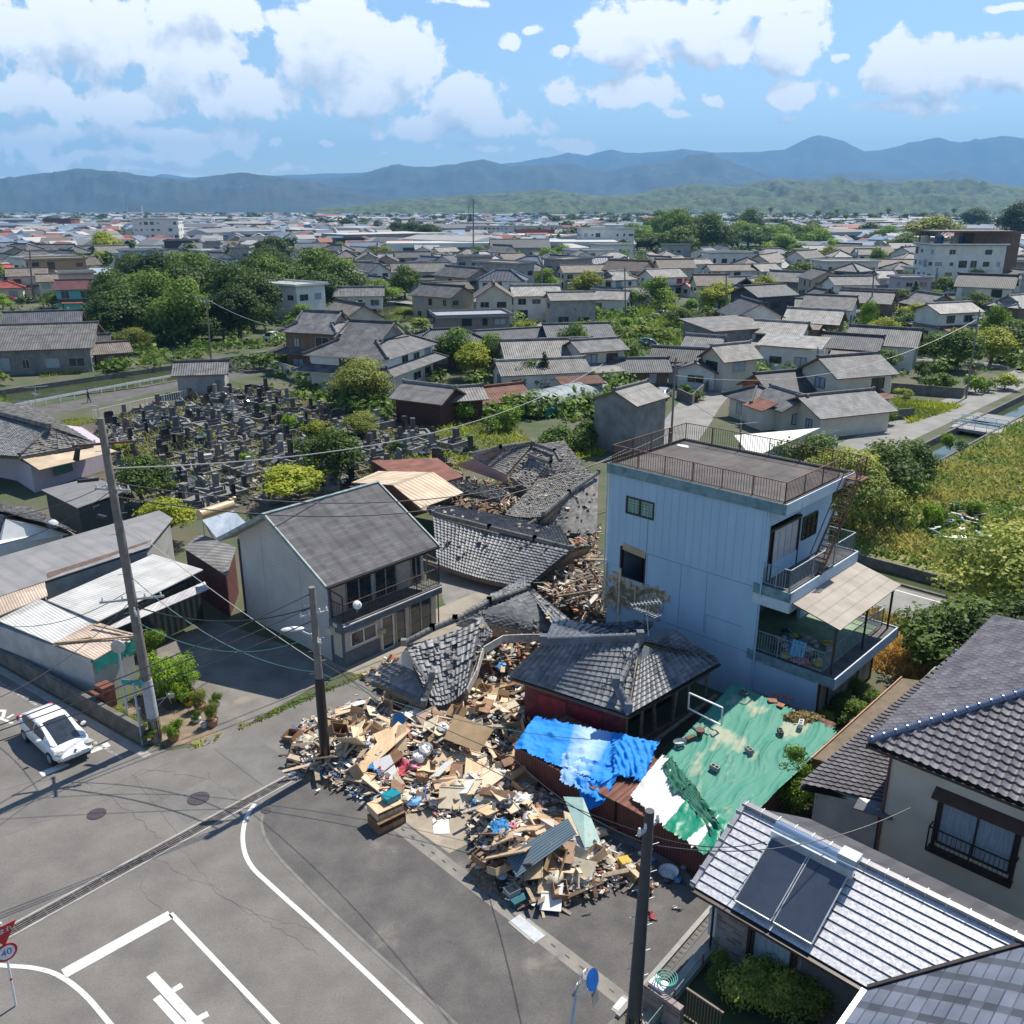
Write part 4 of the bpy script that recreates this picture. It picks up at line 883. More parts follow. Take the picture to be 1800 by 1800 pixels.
# ---------------------------------------------------------------- white two-storey house with shingle roof
def shingle_house():
    az=R(42); o=thing('house','two-storey off-white house with dark shingle gable roof and long front balcony','house',(0,0,0),-az)
    # local x = N (to the street), y = L
    x0,x1,xg,y0,y1=-43.9,-35.4,-34.45,25.1,31.7; xm=-39.6
    ez,rz=4.9,7.6; sl=(rz-ez)/(xm-(-44.7)); 
    mb=MB(); mb.box(x0,x1,y0,y1,0,4.95)
    for y,f in ((y0,1),(y1,-1)):
        q=[(x0,y,4.95),(x1,y,4.95),(x1,y,ez+sl*.75),(xm,y,rz-.06),(x0,y,ez+sl*.75)]; mb.face(q[::f])
    for x in (x0,x1): mb.face([(x,y0,4.9),(x,y1,4.9),(x,y1,ez+sl*.75),(x,y0,ez+sl*.75)])
    mb.build('wall',mat('siding_offwhite',(.52,.50,.47),(.45,.43,.41),.8,scale=.8,wave=('obj',2,.22,.07,.004)),o)
    mb=MB(); mb.box(x1,xg,y0,y1,0,2.3); mb.build('ground_floor_front',mat('front_cream',(.56,.49,.39),(.48,.42,.34),.85,scale=1),o)
    mb=MB(); mb.box(xg-.01,xg+.03,y0-.02,y0+2.4,0,.85); mb.box(x1,xg,y0-.04,y0-.002,0,.5); mb.build('grey_plinth',mat('plinth_slate',(.12,.14,.155),None,.85),o)
    for q in ([(-44.7,32.1,ez),(-44.7,24.3,ez),(xm,24.3,rz),(xm,32.1,rz)],[(-34.5,24.3,ez),(-34.5,32.1,ez),(xm,32.1,rz),(xm,24.3,rz)]):
        mb=MB(); mb.slab(q,.16,0,1,roof_uv(q)); mb.build('roof_slope',[U_SHIN,W_GREY],o)
    mb=MB(); TV=mat('verge_verdigris',(.26,.35,.33),(.14,.17,.18),.6)
    for y in (24.27,32.1):
        for xe in (-44.72,-34.48): mb.bar((xe,y,ez-.03),(xm,y,rz-.03),.09,.2)
    mb.bar((xm,24.2,rz+.02),(xm,32.15,rz+.02),.22,.07); mb.build('roof_trim',TV,o)
    mb=MB(); mb.box(-34.5,-34.38,24.3,32.1,ez-.16,ez-.04); mb.build('gutter',FRAMED,o)
    NV=mat('fascia_slate_blue',(.10,.135,.165),(.07,.09,.115),.6,scale=2)
    mb=MB(); mb.box(x1,xg+.25,y0-.15,y1+.3,2.55,2.62); mb.build('balcony_floor',CONCD,o)
    mb=MB(); mb.box(xg+.18,xg+.25,y0-.15,y1+.3,2.1,2.54); mb.box(x1,xg+.18,y0-.16,y0-.1,2.0,2.54); mb.box(x1,xg+.18,y1+.24,y1+.3,2.1,2.54); mb.build('balcony_fascia',NV,o)
    mb=MB(); mb.bar((xg+.27,y0-.15,2.5),(xg+.27,y1+.3,2.5),.06); mb.build('fascia_moulding',WHITEP,o)
    mb=MB()
    for x,y in ((xg-.05,y0+.02),(x0+.05,y0-.02),(x1+.0,y0-.02)): mb.box(x-.07,x+.07,y-.05,y+.06,0,2.1 if x>x1 else 4.9)
    mb.build('corner_post',NV,o)
    mb=MB(); railing(mb,(xg+.12,y0-.0,2.63),(xg+.12,y1+.2,2.63),1.0,post=1.65,bar=.13,top=.06); railing(mb,(x1+.1,y0,2.63),(xg+.12,y0,2.63),1.0,post=1.); railing(mb,(x1+.1,y1+.2,2.63),(xg+.12,y1+.2,2.63),1.0,post=1.)
    for y in (y0,y1+.2): mb.bar((x1+.1,y,2.63),(x1+.1,y,4.2),.06); mb.bar((xg+.12,y,3.6),(xg+.12,y,4.1),.06); mb.bar((x1+.1,y,4.2),(xg+.12,y,4.1),.05)
    mb.build('balcony_railing',mat('railing_bronze',(.12,.075,.05),(.07,.05,.04),.5,.3),o)
    for yc,ww in ((y0+1.9,1.7),(y0+3.75,1.5),(y0+6.0,.7)): window_part(o,(x1,yc,3.6),ww,1.75,'+x',GLASS,FRAME,1)
    for ya,yb in ((.1,1.),(4.6,5.6)): mb=MB(); mb.box(x1,x1+.03,y0+ya,y0+yb,2.7,4.8); mb.build('shutter_box',mat('shutter_beige',(.50,.42,.34),None,.7),o)
    window_part(o,(xg,y0+1.3,1.45),1.7,.75,'+x',GLASS,WHITEP,1)
    d=window_part(o,(xg,y0+2.95,1.0),.8,1.9,'+x',GLASS,WHITEP,0); window_part(o,(xg,y0+3.9,1.05),.7,1.9,'+x',GLASS,FRAME,0); window_part(o,(xg,y0+5.4,1.05),1.6,2.0,'+x',GLASS,FRAME,1)
    mb=MB(); mb.box(xg+.02,xg+.2,y0+2.3,y0+2.7,1.1,1.35); mb.build('mailbox',mat('mailbox_tan',(.45,.36,.22),None,.6),o)
    mb=MB(); mb.box(x1+.35,xg-.25,y0-.18,y0-.16,2.3,2.5); mb.box(xg-.8,xg-.45,y0-.45,y0-.17,1.9,2.25); mb.build('air_conditioner',W_CREAM,o)
    for x in (-41.5,-38.): mb=MB(); mb.box(x,x+.04,y0-.006,y0-.001,1.2,6.2 if x>-40 else 5.6); mb.build('cladding_joint',W_GREY,o)
    mb=MB(); mb.tube([(x0+.1,y0-.06,4.8),(x0+.1,y0-.06,.1)],.04); mb.tube([(xg+.1,y1+.1,2.1),(xg+.1,y1+.1,.0)],.04); mb.build('drainpipe',FRAMED,o)
    # satellite dish
    L_=lambda x,y,z: o.matrix_world@Vector((x,y,z))
    M_=Matrix.Rotation(-az,4,'Z'); return M_
HM=shingle_house()
def dish(name,loc,label,r=.32,az=200,col=WHITEP):
    mb=MB(); n=16
    for k in range(4):
        for j in range(n):
            f=lambda i,jj:(r*i/4*math.cos(jj*2*math.pi/n),.10*(i/4)**2-.1,r*i/4*math.sin(jj*2*math.pi/n))
            mb.face([f(k,j),f(k+1,j),f(k+1,j+1),f(k,j+1)] if k else [f(0,j),f(1,j),f(1,j+1)])
    mb.v=[(x,-y,z) for x,y,z in mb.v]
    t=thing(name,label,'satellite dish',loc,-R(az)); d=mb.build('reflector',col,t,(0,0,.1),(R(35),0,0)); 
    mb=MB(); mb.bar((0,-.1,.1),(0,-.1,-.35),.04); mb.bar((0,.05,.0),(0,.38,.28),.02); mb.cyl((0,.34,.26),(0,.44,.34),.035); mb.build('arm',STEEL,t)
dish('satellite_dish',HM@Vector((-34.15,25.9,3.35)),'white satellite dish on the brown balcony rail of the off-white house',.24,150)
# ---------------------------------------------------------------- collapsed tiled roofs
def Q(*a): return [P(u,v,z) for u,v,z in a]
def croof(name,label,patches,ridges,extra=None,tm=T_GREY,under=WOOD):
    c=sum((p for q in patches for p in q[0]),Vector())/sum(len(q[0]) for q in patches); o=thing(name,label,'collapsed roof',(c.x,c.y,0))
    off=Vector((c.x,c.y,0))
    for q,kw in patches: 
        kw=dict(kw); m=kw.pop('m',tm); tile_patch('roof_slope',[p-off for p in q],m,o,under,**kw)
    if ridges:
        mb=MB()
        for r in ridges:
            pts=[p-off for p in r]
            for a,b in zip(pts[:-1],pts[1:]): ridge_mesh(mb,a,b,.24,.26,seg=.34)
        mb.build('roof_ridge',T_OLD,o)
    for q,kw in patches:
        h=.6 if dict(kw).get('holes',0) else .35; n=int(4.5*h*(q[0]-q[2]).length); mb=MB()
        for _ in range(n):
            u,v=random.random(),random.random()**.8; p=(q[0]*(1-u)+q[1]*u)*(1-v)+(q[3]*(1-u)+q[2]*u)*v-off; T=Matrix.Translation(p+Vector((0,0,random.uniform(.02,.14))))@Matrix.Rotation(random.uniform(0,6.3),4,'Z')@Matrix.Rotation(random.gauss(.2,.4),4,'X'); s=random.uniform(.06,.17); mb.box(-s,s,-s*.8,s*.8,-.012,.012,random.choice((0,0,0,1)),T,random.uniform(.6,1.5))
        k_=mb.build('loose_tiles',[T_OLD,MATS['broken_mortar']],o); k_['kind']='stuff'
    return o,off
def sagf(a): return lambda U,V: -a*np.sin(np.pi*U)*(1-.5*V)
c,_=croof('collapsed_house','long grey tiled roof lying at ground level behind the off-white house',[
    (Q((769,992,.9),(925,1033,.9),(1003,968,2.7),(762,908,2.7)),dict(jit=.007,sag=sagf(.2))),
    (Q((1003,962,2.7),(762,902,2.7),(735,880,1.6),(985,925,1.6))[0:4],dict(jit=.01)),
    (Q((925,1031,.7),(985,1005,.8),(1045,955,1.6),(1000,966,2.6)),dict(jit=.03,holes=.04)),],
    [[P(762,905,2.75),P(860,930,2.75),P(940,950,2.7),P(1006,967,2.65)]])
mb=MB(); mb.face(Q((935,1020,1.0),(978,972,1.3),(1000,966,2.5))); mb.face(Q((935,1020,1.0),(978,972,1.3),(1000,966,2.5))[::-1]); t_=mb.build('gable_wall',W_WHITE); t_.parent=c; t_.location=-c.location
c,_=croof('collapsed_house','broken-backed tiled roof sunk over debris in front of the off-white house',[
    (Q((757,1240,1.0),(818,1214,1.1),(848,1088,3.0),(712,1135,2.9)),dict(jit=.03,holes=.012,sag=sagf(.3))),
    (Q((880,1116,1.5),(985,1120,1.0),(928,1040,3.1),(800,1092,3.45)),dict(jit=.02,holes=.01,sag=sagf(.1))),
    (Q((818,1214,1.1),(843,1142,2.1),(866,1110,2.7),(848,1088,3.0)),dict(jit=.03,holes=.03)),
    (Q((985,1120,1.5),(1000,1090,1.7),(935,1036,2.8),(928,1040,2.9)),dict(jit=.01)),
    (Q((640,1190,1.0),(746,1240,.9),(760,1192,1.9),(700,1160,1.9)),dict(jit=.01)),
    (Q((860,1050,2.3),(925,1015,2.1),(928,1037,2.9),(800,1092,3.1)),dict(jit=.03,holes=.1))],
    [[P(710,1134,3.0),P(760,1108,3.15),P(800,1092,3.25),P(860,1060,3.15),P(928,1037,2.95)],[P(760,1190,2.0),P(745,1240,1.0)]])
mb=MB(); q=Q((697,1165,1.95),(712,1140,2.85),(752,1190,1.95)); mb.face(q); mb.face(q[::-1]); t_=mb.build('gable_wall',W_WHITE); t_.parent=c; t_.location=-c.location
mb=MB(); fb=[P(1000,1120,1.55),P(935,1118,1.8),P(885,1120,2.1),P(850,1140,2.2),P(838,1180,1.6),P(822,1212,1.1)]
for a,b in zip(fb[:-1],fb[1:]): mb.bar(a+Vector((0,0,-.1)),b+Vector((0,0,-.1)),.05,.42)
t_=mb.build('torn_fascia',mat('torn_white_fascia',(.60,.60,.58),(.38,.37,.35),.7,scale=4)); t_.parent=c; t_.location=-c.location
# red-walled corner house still standing, hipped tiled roof
def corner_house():
    nl,nr,rr=P(893,1187,2.6),P(1105,1256,2.6),P(1266,1164,2.6); c0=(nl+rr)/2; c0.z=0
    o=thing('house','tilted single-storey house with glazed grey hip roof and oxide red walls','house',c0)
    s=lambda q:[p-c0 for p in q]
    A1=P(1125,1124,4.5); A0=P(955,1131,4.35)
    # near slope
    tile_patch('roof_slope',s([nl,nr,A1,A0]),T_GREY,o,WOOD,jit=.004,tw=.27,amp=.07)
    br=P(1205,1110,4.0); tile_patch('roof_slope',s([nr,rr,P(1180,1105,4.1),A1-Vector((0,0,.55))]),T_GREY,o,WOOD,jit=.004,tw=.27)
    back=[P(1230,1150,2.9),P(960,1098,2.7),A0,A1]; tile_patch('roof_slope',s([P(1262,1158,2.8),P(975,1085,2.6),A0,A1]),T_DARK,o,WOOD,jit=.02)
    mb=MB(); ridge_mesh(mb,*s([A0,A1]),.3,.34,seg=.33); mb.build('roof_ridge',T_DARK,o)
    mb=MB(); ridge_mesh(mb,*s([A1-Vector((0,0,.1)),P(1088,1206,3.4)]),.26,.26,seg=.33); mb.build('roof_ridge',T_GREY,o)
    mb=MB(); ridge_mesh(mb,*s([P(1082,1205,3.55),P(1104,1250,2.75)]),.3,.34,seg=.2); mb.build('roof_ridge',T_DARK,o)
    q=s([P(1092,1206,3.2),P(1170,1150,3.25),P(1133,1134,4.3)]); mb=MB(); mb.face(q); mb.face(q[::-1]); mb.build('gable_wall',W_WHITE,o)
    # walls
    def wall(p,q,z0,z1,t=.12):
        p=p-c0;q=q-c0; p.z=q.z=0; mb.bar(p+Vector((0,0,(z0+z1)/2)),q+Vector((0,0,(z0+z1)/2)),t,z1-z0)
    ins=(c0-nl).normalized()
    w0=nl+(rr-nl)*.06+(nr-nl)*.04; w1=nr+(c0-nr)*.16; w2=rr+(c0-rr)*.1
    mb=MB(); wall(w0,w1,0,2.5); mb.build('wall',mat('oxide_red_boards',(.20,.035,.04),(.10,.02,.025),.7,scale=3),o)
    mb=MB(); wall(w0+Vector((0,0,0)),w0+(rr-nr)*.8,0,2.5); mb.build('wall',W_RED,o)
    mb=MB(); wall(w1,w2,2.0,2.5); wall(w1,w2,0,.5); mb.build('wall',W_BROWN,o)
    mb=MB()
    for t in (0,.18,.36,.55,.75,.98): p=w1.lerp(w2,t)-c0; mb.bar((p.x,p.y,0),(p.x+random.uniform(-.2,.2),p.y+.1,2.55),.12)
    mb.bar(w1-c0+Vector((.3,-.4,-1.9)),w2-c0+Vector((.3,-.5,-1.2)),.18,.08); mb.build('timber_post',WOOD,o)
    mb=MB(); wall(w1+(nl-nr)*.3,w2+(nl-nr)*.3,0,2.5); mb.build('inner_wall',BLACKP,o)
    mb=MB()
    for a,b in zip(s([nl,nr]),s([nr,rr])): mb.bar(a+Vector((0,0,-.12)),b+Vector((0,0,-.12)),.1,.1)
    mb.build('gutter',FRAMED,o)
    mb=MB(); 
    for t in (.15,.5): p=w0.lerp(w1,t)-c0; q=w0.lerp(w1,t+.28)-c0; dd=(q-p).normalized(); n=Vector((dd.y,-dd.x,0))*.09; mb.bar(Vector((p.x,p.y,1.5))+n,Vector((q.x,q.y,1.5))+n,.03,.9)
    mb.build('wall_panel',mat('crimson_panel',(.30,.03,.05),(.2,.02,.03),.5),o)
corner_house()
# upper cluster of fallen roofs
croof('collapsed_house','broad fallen tiled roof leaning against the blue building',[
    (Q((889,905,1.4),(955,908,2.4),(1052,832,3.6),(962,830,1.8)),dict(jit=.02,holes=.004,m=T_OLD,sag=sagf(.2))),
    (Q((925,938,1.0),(1049,938,1.2),(1052,832,3.6),(955,906,2.6)),dict(jit=.035,holes=.03,m=T_OLD)),
    (Q((905,948,.9),(985,940,1.0),(975,905,1.6),(900,915,1.5)),dict(jit=.05,holes=.06,m=T_OLD))],
    [[P(955,906,2.75),P(1000,868,3.2),P(1052,832,3.8)],[P(905,940,1.5),P(945,915,1.9)]],tm=T_OLD)
croof('collapsed_house','sagging tiled gable roof with a lilac end wall at the back of the ruins',[
    (Q((890,836,1.9),(830,805,2.2),(860,790,3.4),(938,782,3.4)),dict(jit=.01,m=T_OLD)),
    (Q((930,862,1.4),(895,838,1.6),(938,785,3.3),(975,800,2.9)),dict(jit=.04,holes=.05,m=T_OLD)),
    (Q((1040,835,1.2),(965,830,1.6),(938,782,3.4),(990,775,2.6)),dict(jit=.02,holes=.01,m=T_OLD))],
    [[P(828,801,2.9),P(880,788,3.5),P(936,780,3.5)],[P(938,782,3.5),P(975,795,3.2),P(985,812,2.8)]],tm=T_OLD)
mb=MB(); q=Q((800,818,1.2),(890,850,1.2),(892,838,2.2),(832,806,3.0)); mb.face(q); mb.face(q[::-1]); tag(mb.build('end_wall',W_PINK),'lilac plaster end wall standing below the sagging gable roof','wall')
croof('fallen_roof_section','square of dark tiles tipped up on end among the ruins',[
    (Q((905,856,.9),(929,864,.7),(971,824,2.6),(930,804,2.9)),dict(jit=.01,m=T_OLD))],[[P(930,803,3.0),P(968,816,2.8),P(973,832,2.2)]],tm=T_OLD)
croof('fallen_roof_section','long strip of collapsed tiles beside the tan metal shed',[
    (Q((780,860,1.8),(880,880,1.6),(895,862,1.9),(720,828,2.0)),dict(jit=.03,holes=.05,m=T_OLD))],[],tm=T_OLD)
croof('fallen_roof_section','small crumpled tile slope in the rubble beside the blue building wall',[
    (Q((985,1040,.5),(1045,1035,.6),(1040,1005,1.3),(1000,1010,1.3)),dict(jit=.05,holes=.12,m=T_OLD))],[],tm=T_OLD)
croof('fallen_roof_section','dark tile slope pressed between the corner house and the blue wall',[
    (Q((960,1122,1.6),(1125,1118,2.4),(1150,1090,2.9),(1000,1096,2.6)),dict(jit=.04,holes=.04,m=T_DARK))],[],tm=T_DARK)
# tan metal-roofed shed
def metal_shed():
    c0=(P(640,830,2.4)+P(815,890,2.4))/2; c0.z=0; s=lambda q:[p-c0 for p in q]
    o=thing('shed','rust-streaked shed with tan standing-seam roof among the collapsed houses','shed',c0)
    q=s([P(740,893,2.3),P(815,866,2.2),P(762,830,3.2),P(690,852,3.2)]); mb=MB(); mb.slab(q,.06,0,0,roof_uv(q)); mb.build('roof_slope',[U_BEIGE],o)
    q=s([P(762,830,3.2),P(690,852,3.2),P(618,848,2.5),P(665,828,2.6)]); mb=MB(); mb.slab(q,.06,0,0,roof_uv(q)); mb.build('roof_slope',[U_BEIGE],o)
    q=s([P(735,893,2.25),P(768,905,2.1),P(710,850,2.9),P(694,852,3.1)]); mb=MB(); mb.slab(q,.06,0,0,roof_uv(q)); mb.build('roof_slope',[U_BEIGE],o)
    mb=MB(); pts=s([P(655,850,0),P(735,905,0),P(815,880,0),P(770,845,0)])
    mb.prism([(p.x,p.y) for p in pts],0,2.1); mb.build('wall',U_RUST,o)
metal_shed()
# ---------------------------------------------------------------- right hand houses
TS_W=mat('embossed_tile_silver_glare',(.60,.60,.62),(.34,.34,.36),.3,scale=9,stretch=(1,1,1),facecol=False,metal=.0,spec=1.,bump=.01)  # silver metal brightened, the glare off the courses put into its colour
TS_G=mat('embossed_tile_shade',(.04,.04,.045),(.03,.03,.035),.4,scale=9)  # near-black copy of the tile paints the shade line under each course
def solar_house():
    o=thing('house','single-storey house with silvery stepped metal-tile roof carrying a solar water heater','house',AB(0,0),RA)
    ez,rz,e0,r0=2.8,4.2,20.25,23.25; k=(rz-ez)/(r0-e0)
    mb=MB(); mb.box(-10.9,-5.3,20.95,25.6,0,2.75); mb.face([(-10.9,20.95,2.75),(-10.9,25.6,2.75),(-10.9,23.3,4.05)]); mb.face([(-10.9,25.6,2.75),(-10.9,20.95,2.75),(-10.9,23.3,4.05)])
    br=bpy.data.materials.new('wall_brick_cladding'); br.use_nodes=True; nt=br.node_tree; b=nt.nodes['Principled BSDF']; bt=nt.nodes.new('ShaderNodeTexBrick'); tc=nt.nodes.new('ShaderNodeTexCoord'); mp=nt.nodes.new('ShaderNodeMapping'); mp.inputs['Rotation'].default_value=(math.pi/2,0,0)
    nt.links.new(tc.outputs['Object'],mp.inputs[0]); nt.links.new(mp.outputs[0],bt.inputs['Vector']); bt.inputs['Scale'].default_value=2.; bt.inputs['Color1'].default_value=(.30,.27,.26,1); bt.inputs['Color2'].default_value=(.20,.13,.11,1); bt.inputs['Mortar'].default_value=(.36,.36,.36,1); bt.inputs['Row Height'].default_value=.28; bt.inputs['Brick Width'].default_value=.75; bt.inputs['Mortar Size'].default_value=.012; nt.links.new(bt.outputs[0],b.inputs['Base Color']); b.inputs['Roughness'].default_value=.8
    mb.build('wall',br,o)
    mb=MB(); mb.box(-8.0,-5.28,20.90,20.948,.0,2.6); mb.build('wall_panel',mat('wall_dark_taupe',(.11,.10,.10),None,.85),o)
    # near slope: stepped courses parallel to ridge
    mb=MB(); n=11
    for i in range(n):
        y0=e0+(r0-e0)*i/n; y1=e0+(r0-e0)*(i+1)/n; z0=ez+k*(y0-e0); z1=ez+k*(y1-e0)
        xr0=-5.87+(y0-e0)*.98; xr1=-5.87+(y1-e0)*.98
        mb.face([(-11.45,y0,z0+.055),(xr0,y0,z0+.055),(xr1,y1,z1+.012),(-11.45,y1,z1+.012)],0,[(-11.45,y0),(xr0,y0),(xr1,y1),(-11.45,y1)])
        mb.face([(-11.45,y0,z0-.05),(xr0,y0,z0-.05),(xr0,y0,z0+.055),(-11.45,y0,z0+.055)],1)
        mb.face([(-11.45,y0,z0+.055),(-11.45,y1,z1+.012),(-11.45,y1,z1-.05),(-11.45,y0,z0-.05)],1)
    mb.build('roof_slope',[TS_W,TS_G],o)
    mb=MB(); q=[(-11.45,e0,ez-.06),(-5.9,e0,ez-.06),(-2.95,r0,rz-.06),(-11.45,r0,rz-.06)]; mb.slab(q,.1); mb.build('roof_underside',FRAMED,o)
    back=[(-3.0,25.9,ez),(-10.3,25.9,ez),(-11.45,r0,rz),(-2.95,r0,rz)]; mb=MB(); mb.slab(back,.1,0,0,roof_uv(back)); mb.build('roof_slope',[tilemat('slate_shade',(.085,.085,.095),(.065,.065,.075),.5,pu=.9,pv=.16,dip=.2,var=.15,bump=.008)],o)
    # ridge cap boxes with clips
    mb=MB(); mb.bar((-11.5,r0,rz+.06),(-2.9,r0,rz+.06),.22,.14); mb.build('roof_ridge',mat('ridge_grey_metal',(.24,.235,.25),None,.35,.4),o)
    mb=MB()
    for i in range(15): mb.box(-11.4+i*.58,-11.37+i*.58,r0-.13,r0+.13,rz+.0,rz+.16)
    mb.build('ridge_clip',STEEL,o)
    mb=MB(); mb.bar((-11.45,e0-.04,ez+.06),(-11.45,r0,rz+.07),.16,.12); 
    for i in range(6): mb.box(-11.55,-11.35,e0+i*.52,e0+i*.52+.03,ez+k*i*.52+.05,ez+k*i*.52+.2)
    mb.build('verge_cap',mat('verge_grey',(.34,.34,.36),None,.4),o)
    mb=MB(); mb.bar((-11.4,e0-.1,ez-.06),(-5.85,e0-.1,ez-.06),.12,.1); mb.tube([(-10.98,20.85,2.7),(-10.98,20.85,0)],.045); mb.build('gutter',FRAMED,o)
    # slate wing with eave along B
    wing=[(-5.87,e0,ez+.02),(-5.87,9,ez+.02),(-.9,9,ez+2.33),(-.9,r0+1.9,ez+2.33),(-2.95,r0,rz+.02)]
    mb=MB(); p=wing; mb.slab(p,.1,0,0,roof_uv(p)); mb.build('wing_roof',[U_BLUE],o)
    w2=[(-2.95,26.5,rz-.6),(-2.95,r0,rz+.02),(-.9,r0+1.9,ez+2.33),(-.9,27,ez+2.2)]
    mb=MB(); mb.slab([(-3.0,r0+.05,rz),( -3.0,27.3,rz-.9),(-.0,27.3,rz-.3),(-.4,r0+2.2,ez+2.4)],.1,0,0,[(0,0),(4,0),(4,3),(0,3)]); mb.build('wing_roof',[tilemat('slate_brown',(.13,.115,.115),(.10,.09,.09),.5,pu=.3,pv=.3,dip=.25,var=.2,bump=.01)],o)
    mb=MB(); mb.bar((-5.92,e0-.1,ez-.0),(-5.92,9,ez-.0),.14,.1); mb.build('gutter',STEEL,o)
    mb=MB(); mb.bar((-5.87,e0,ez+.09),(-2.95,r0,rz+.09),.1,.05); mb.build('valley',FRAMED,o)
    mb=MB(); mb.box(-5.2,-.9,9,20.9,0,2.75); mb.build('wing_wall',MATS['wall_dark_taupe'],o)
    wd=window_part(o,(-8.95,20.95,1.25),1.25,1.5,'-y',GLASSB,FRAMED,0)
    mb=MB(); mb.box(-9.7,-8.2,20.88,20.94,.4,.46); mb.box(-9.75,-9.65,20.84,20.94,.3,2.3); mb.box(-8.25,-8.15,20.84,20.94,.3,2.3); mb.box(-9.75,-8.15,20.84,20.94,2.15,2.28); mb.build('window_surround',FRAMED,o)
    mb=MB(); mb.box(-11.25,-10.95,21.1,22.1,.5,1.3); mb.box(-11.25,-10.95,21.1,22.1,1.32,1.5); mb.build('air_conditioner',W_WHITE,o)
    # solar water heater: a thing of its own on the roof
    sx0,sx1=-10.05,-7.55; h=thing('solar_water_heater','solar water heater with two dark panels and silver tank on the silvery roof','solar heater',AB(0,0),RA)
    pan=mat('solar_collector_glass',(.045,.055,.075),(.035,.042,.06),.08,scale=1.5,spec=.9)
    for i in range(2):
        a=sx0+i*1.27; b=a+1.2; y0,y1=e0+.12,e0+2.35; za,zb=ez+k*.12+.22,ez+k*2.35+.28
        mb=MB(); mb.slab([(a,y0,za),(b,y0,za),(b,y1,zb),(a,y1,zb)],.1,0,1); mb.build('collector_panel',[pan,FRAME],h)
        mb=MB()
        for q,r_ in (((a,y0,za),(b,y0,za)),((a,y0,za),(a,y1,zb)),((b,y0,za),(b,y1,zb)),((a,y1,zb),(b,y1,zb))): mb.bar(Vector(q)+Vector((0,0,.01)),Vector(r_)+Vector((0,0,.01)),.035,.05)
        mb.build('panel_frame',STEEL,h)
    mb=MB(); zt=rz+.17; mb.cyl((sx0-.05,r0-.45,zt),(sx1+.05,r0-.45,zt),.22,.22,16); 
    mb.build('tank',mat('tank_polished',(.62,.66,.70),(.5,.55,.6),.12,.9,scale=1),h,smooth=True)
    mb=MB(); mb.box(sx0-.06,sx1+.1,r0-.78,r0-.66,zt-.28,zt+.02); mb.build('reflector',mat('tank_pale_blue',(.55,.62,.68),None,.25,.5),h)
    mb=MB(); mb.box(sx1-.45,sx1+.12,r0-.68,r0-.2,zt+.12,zt+.32); mb.build('tank_end_box',MATS['tank_pale_blue'],h)
solar_house()
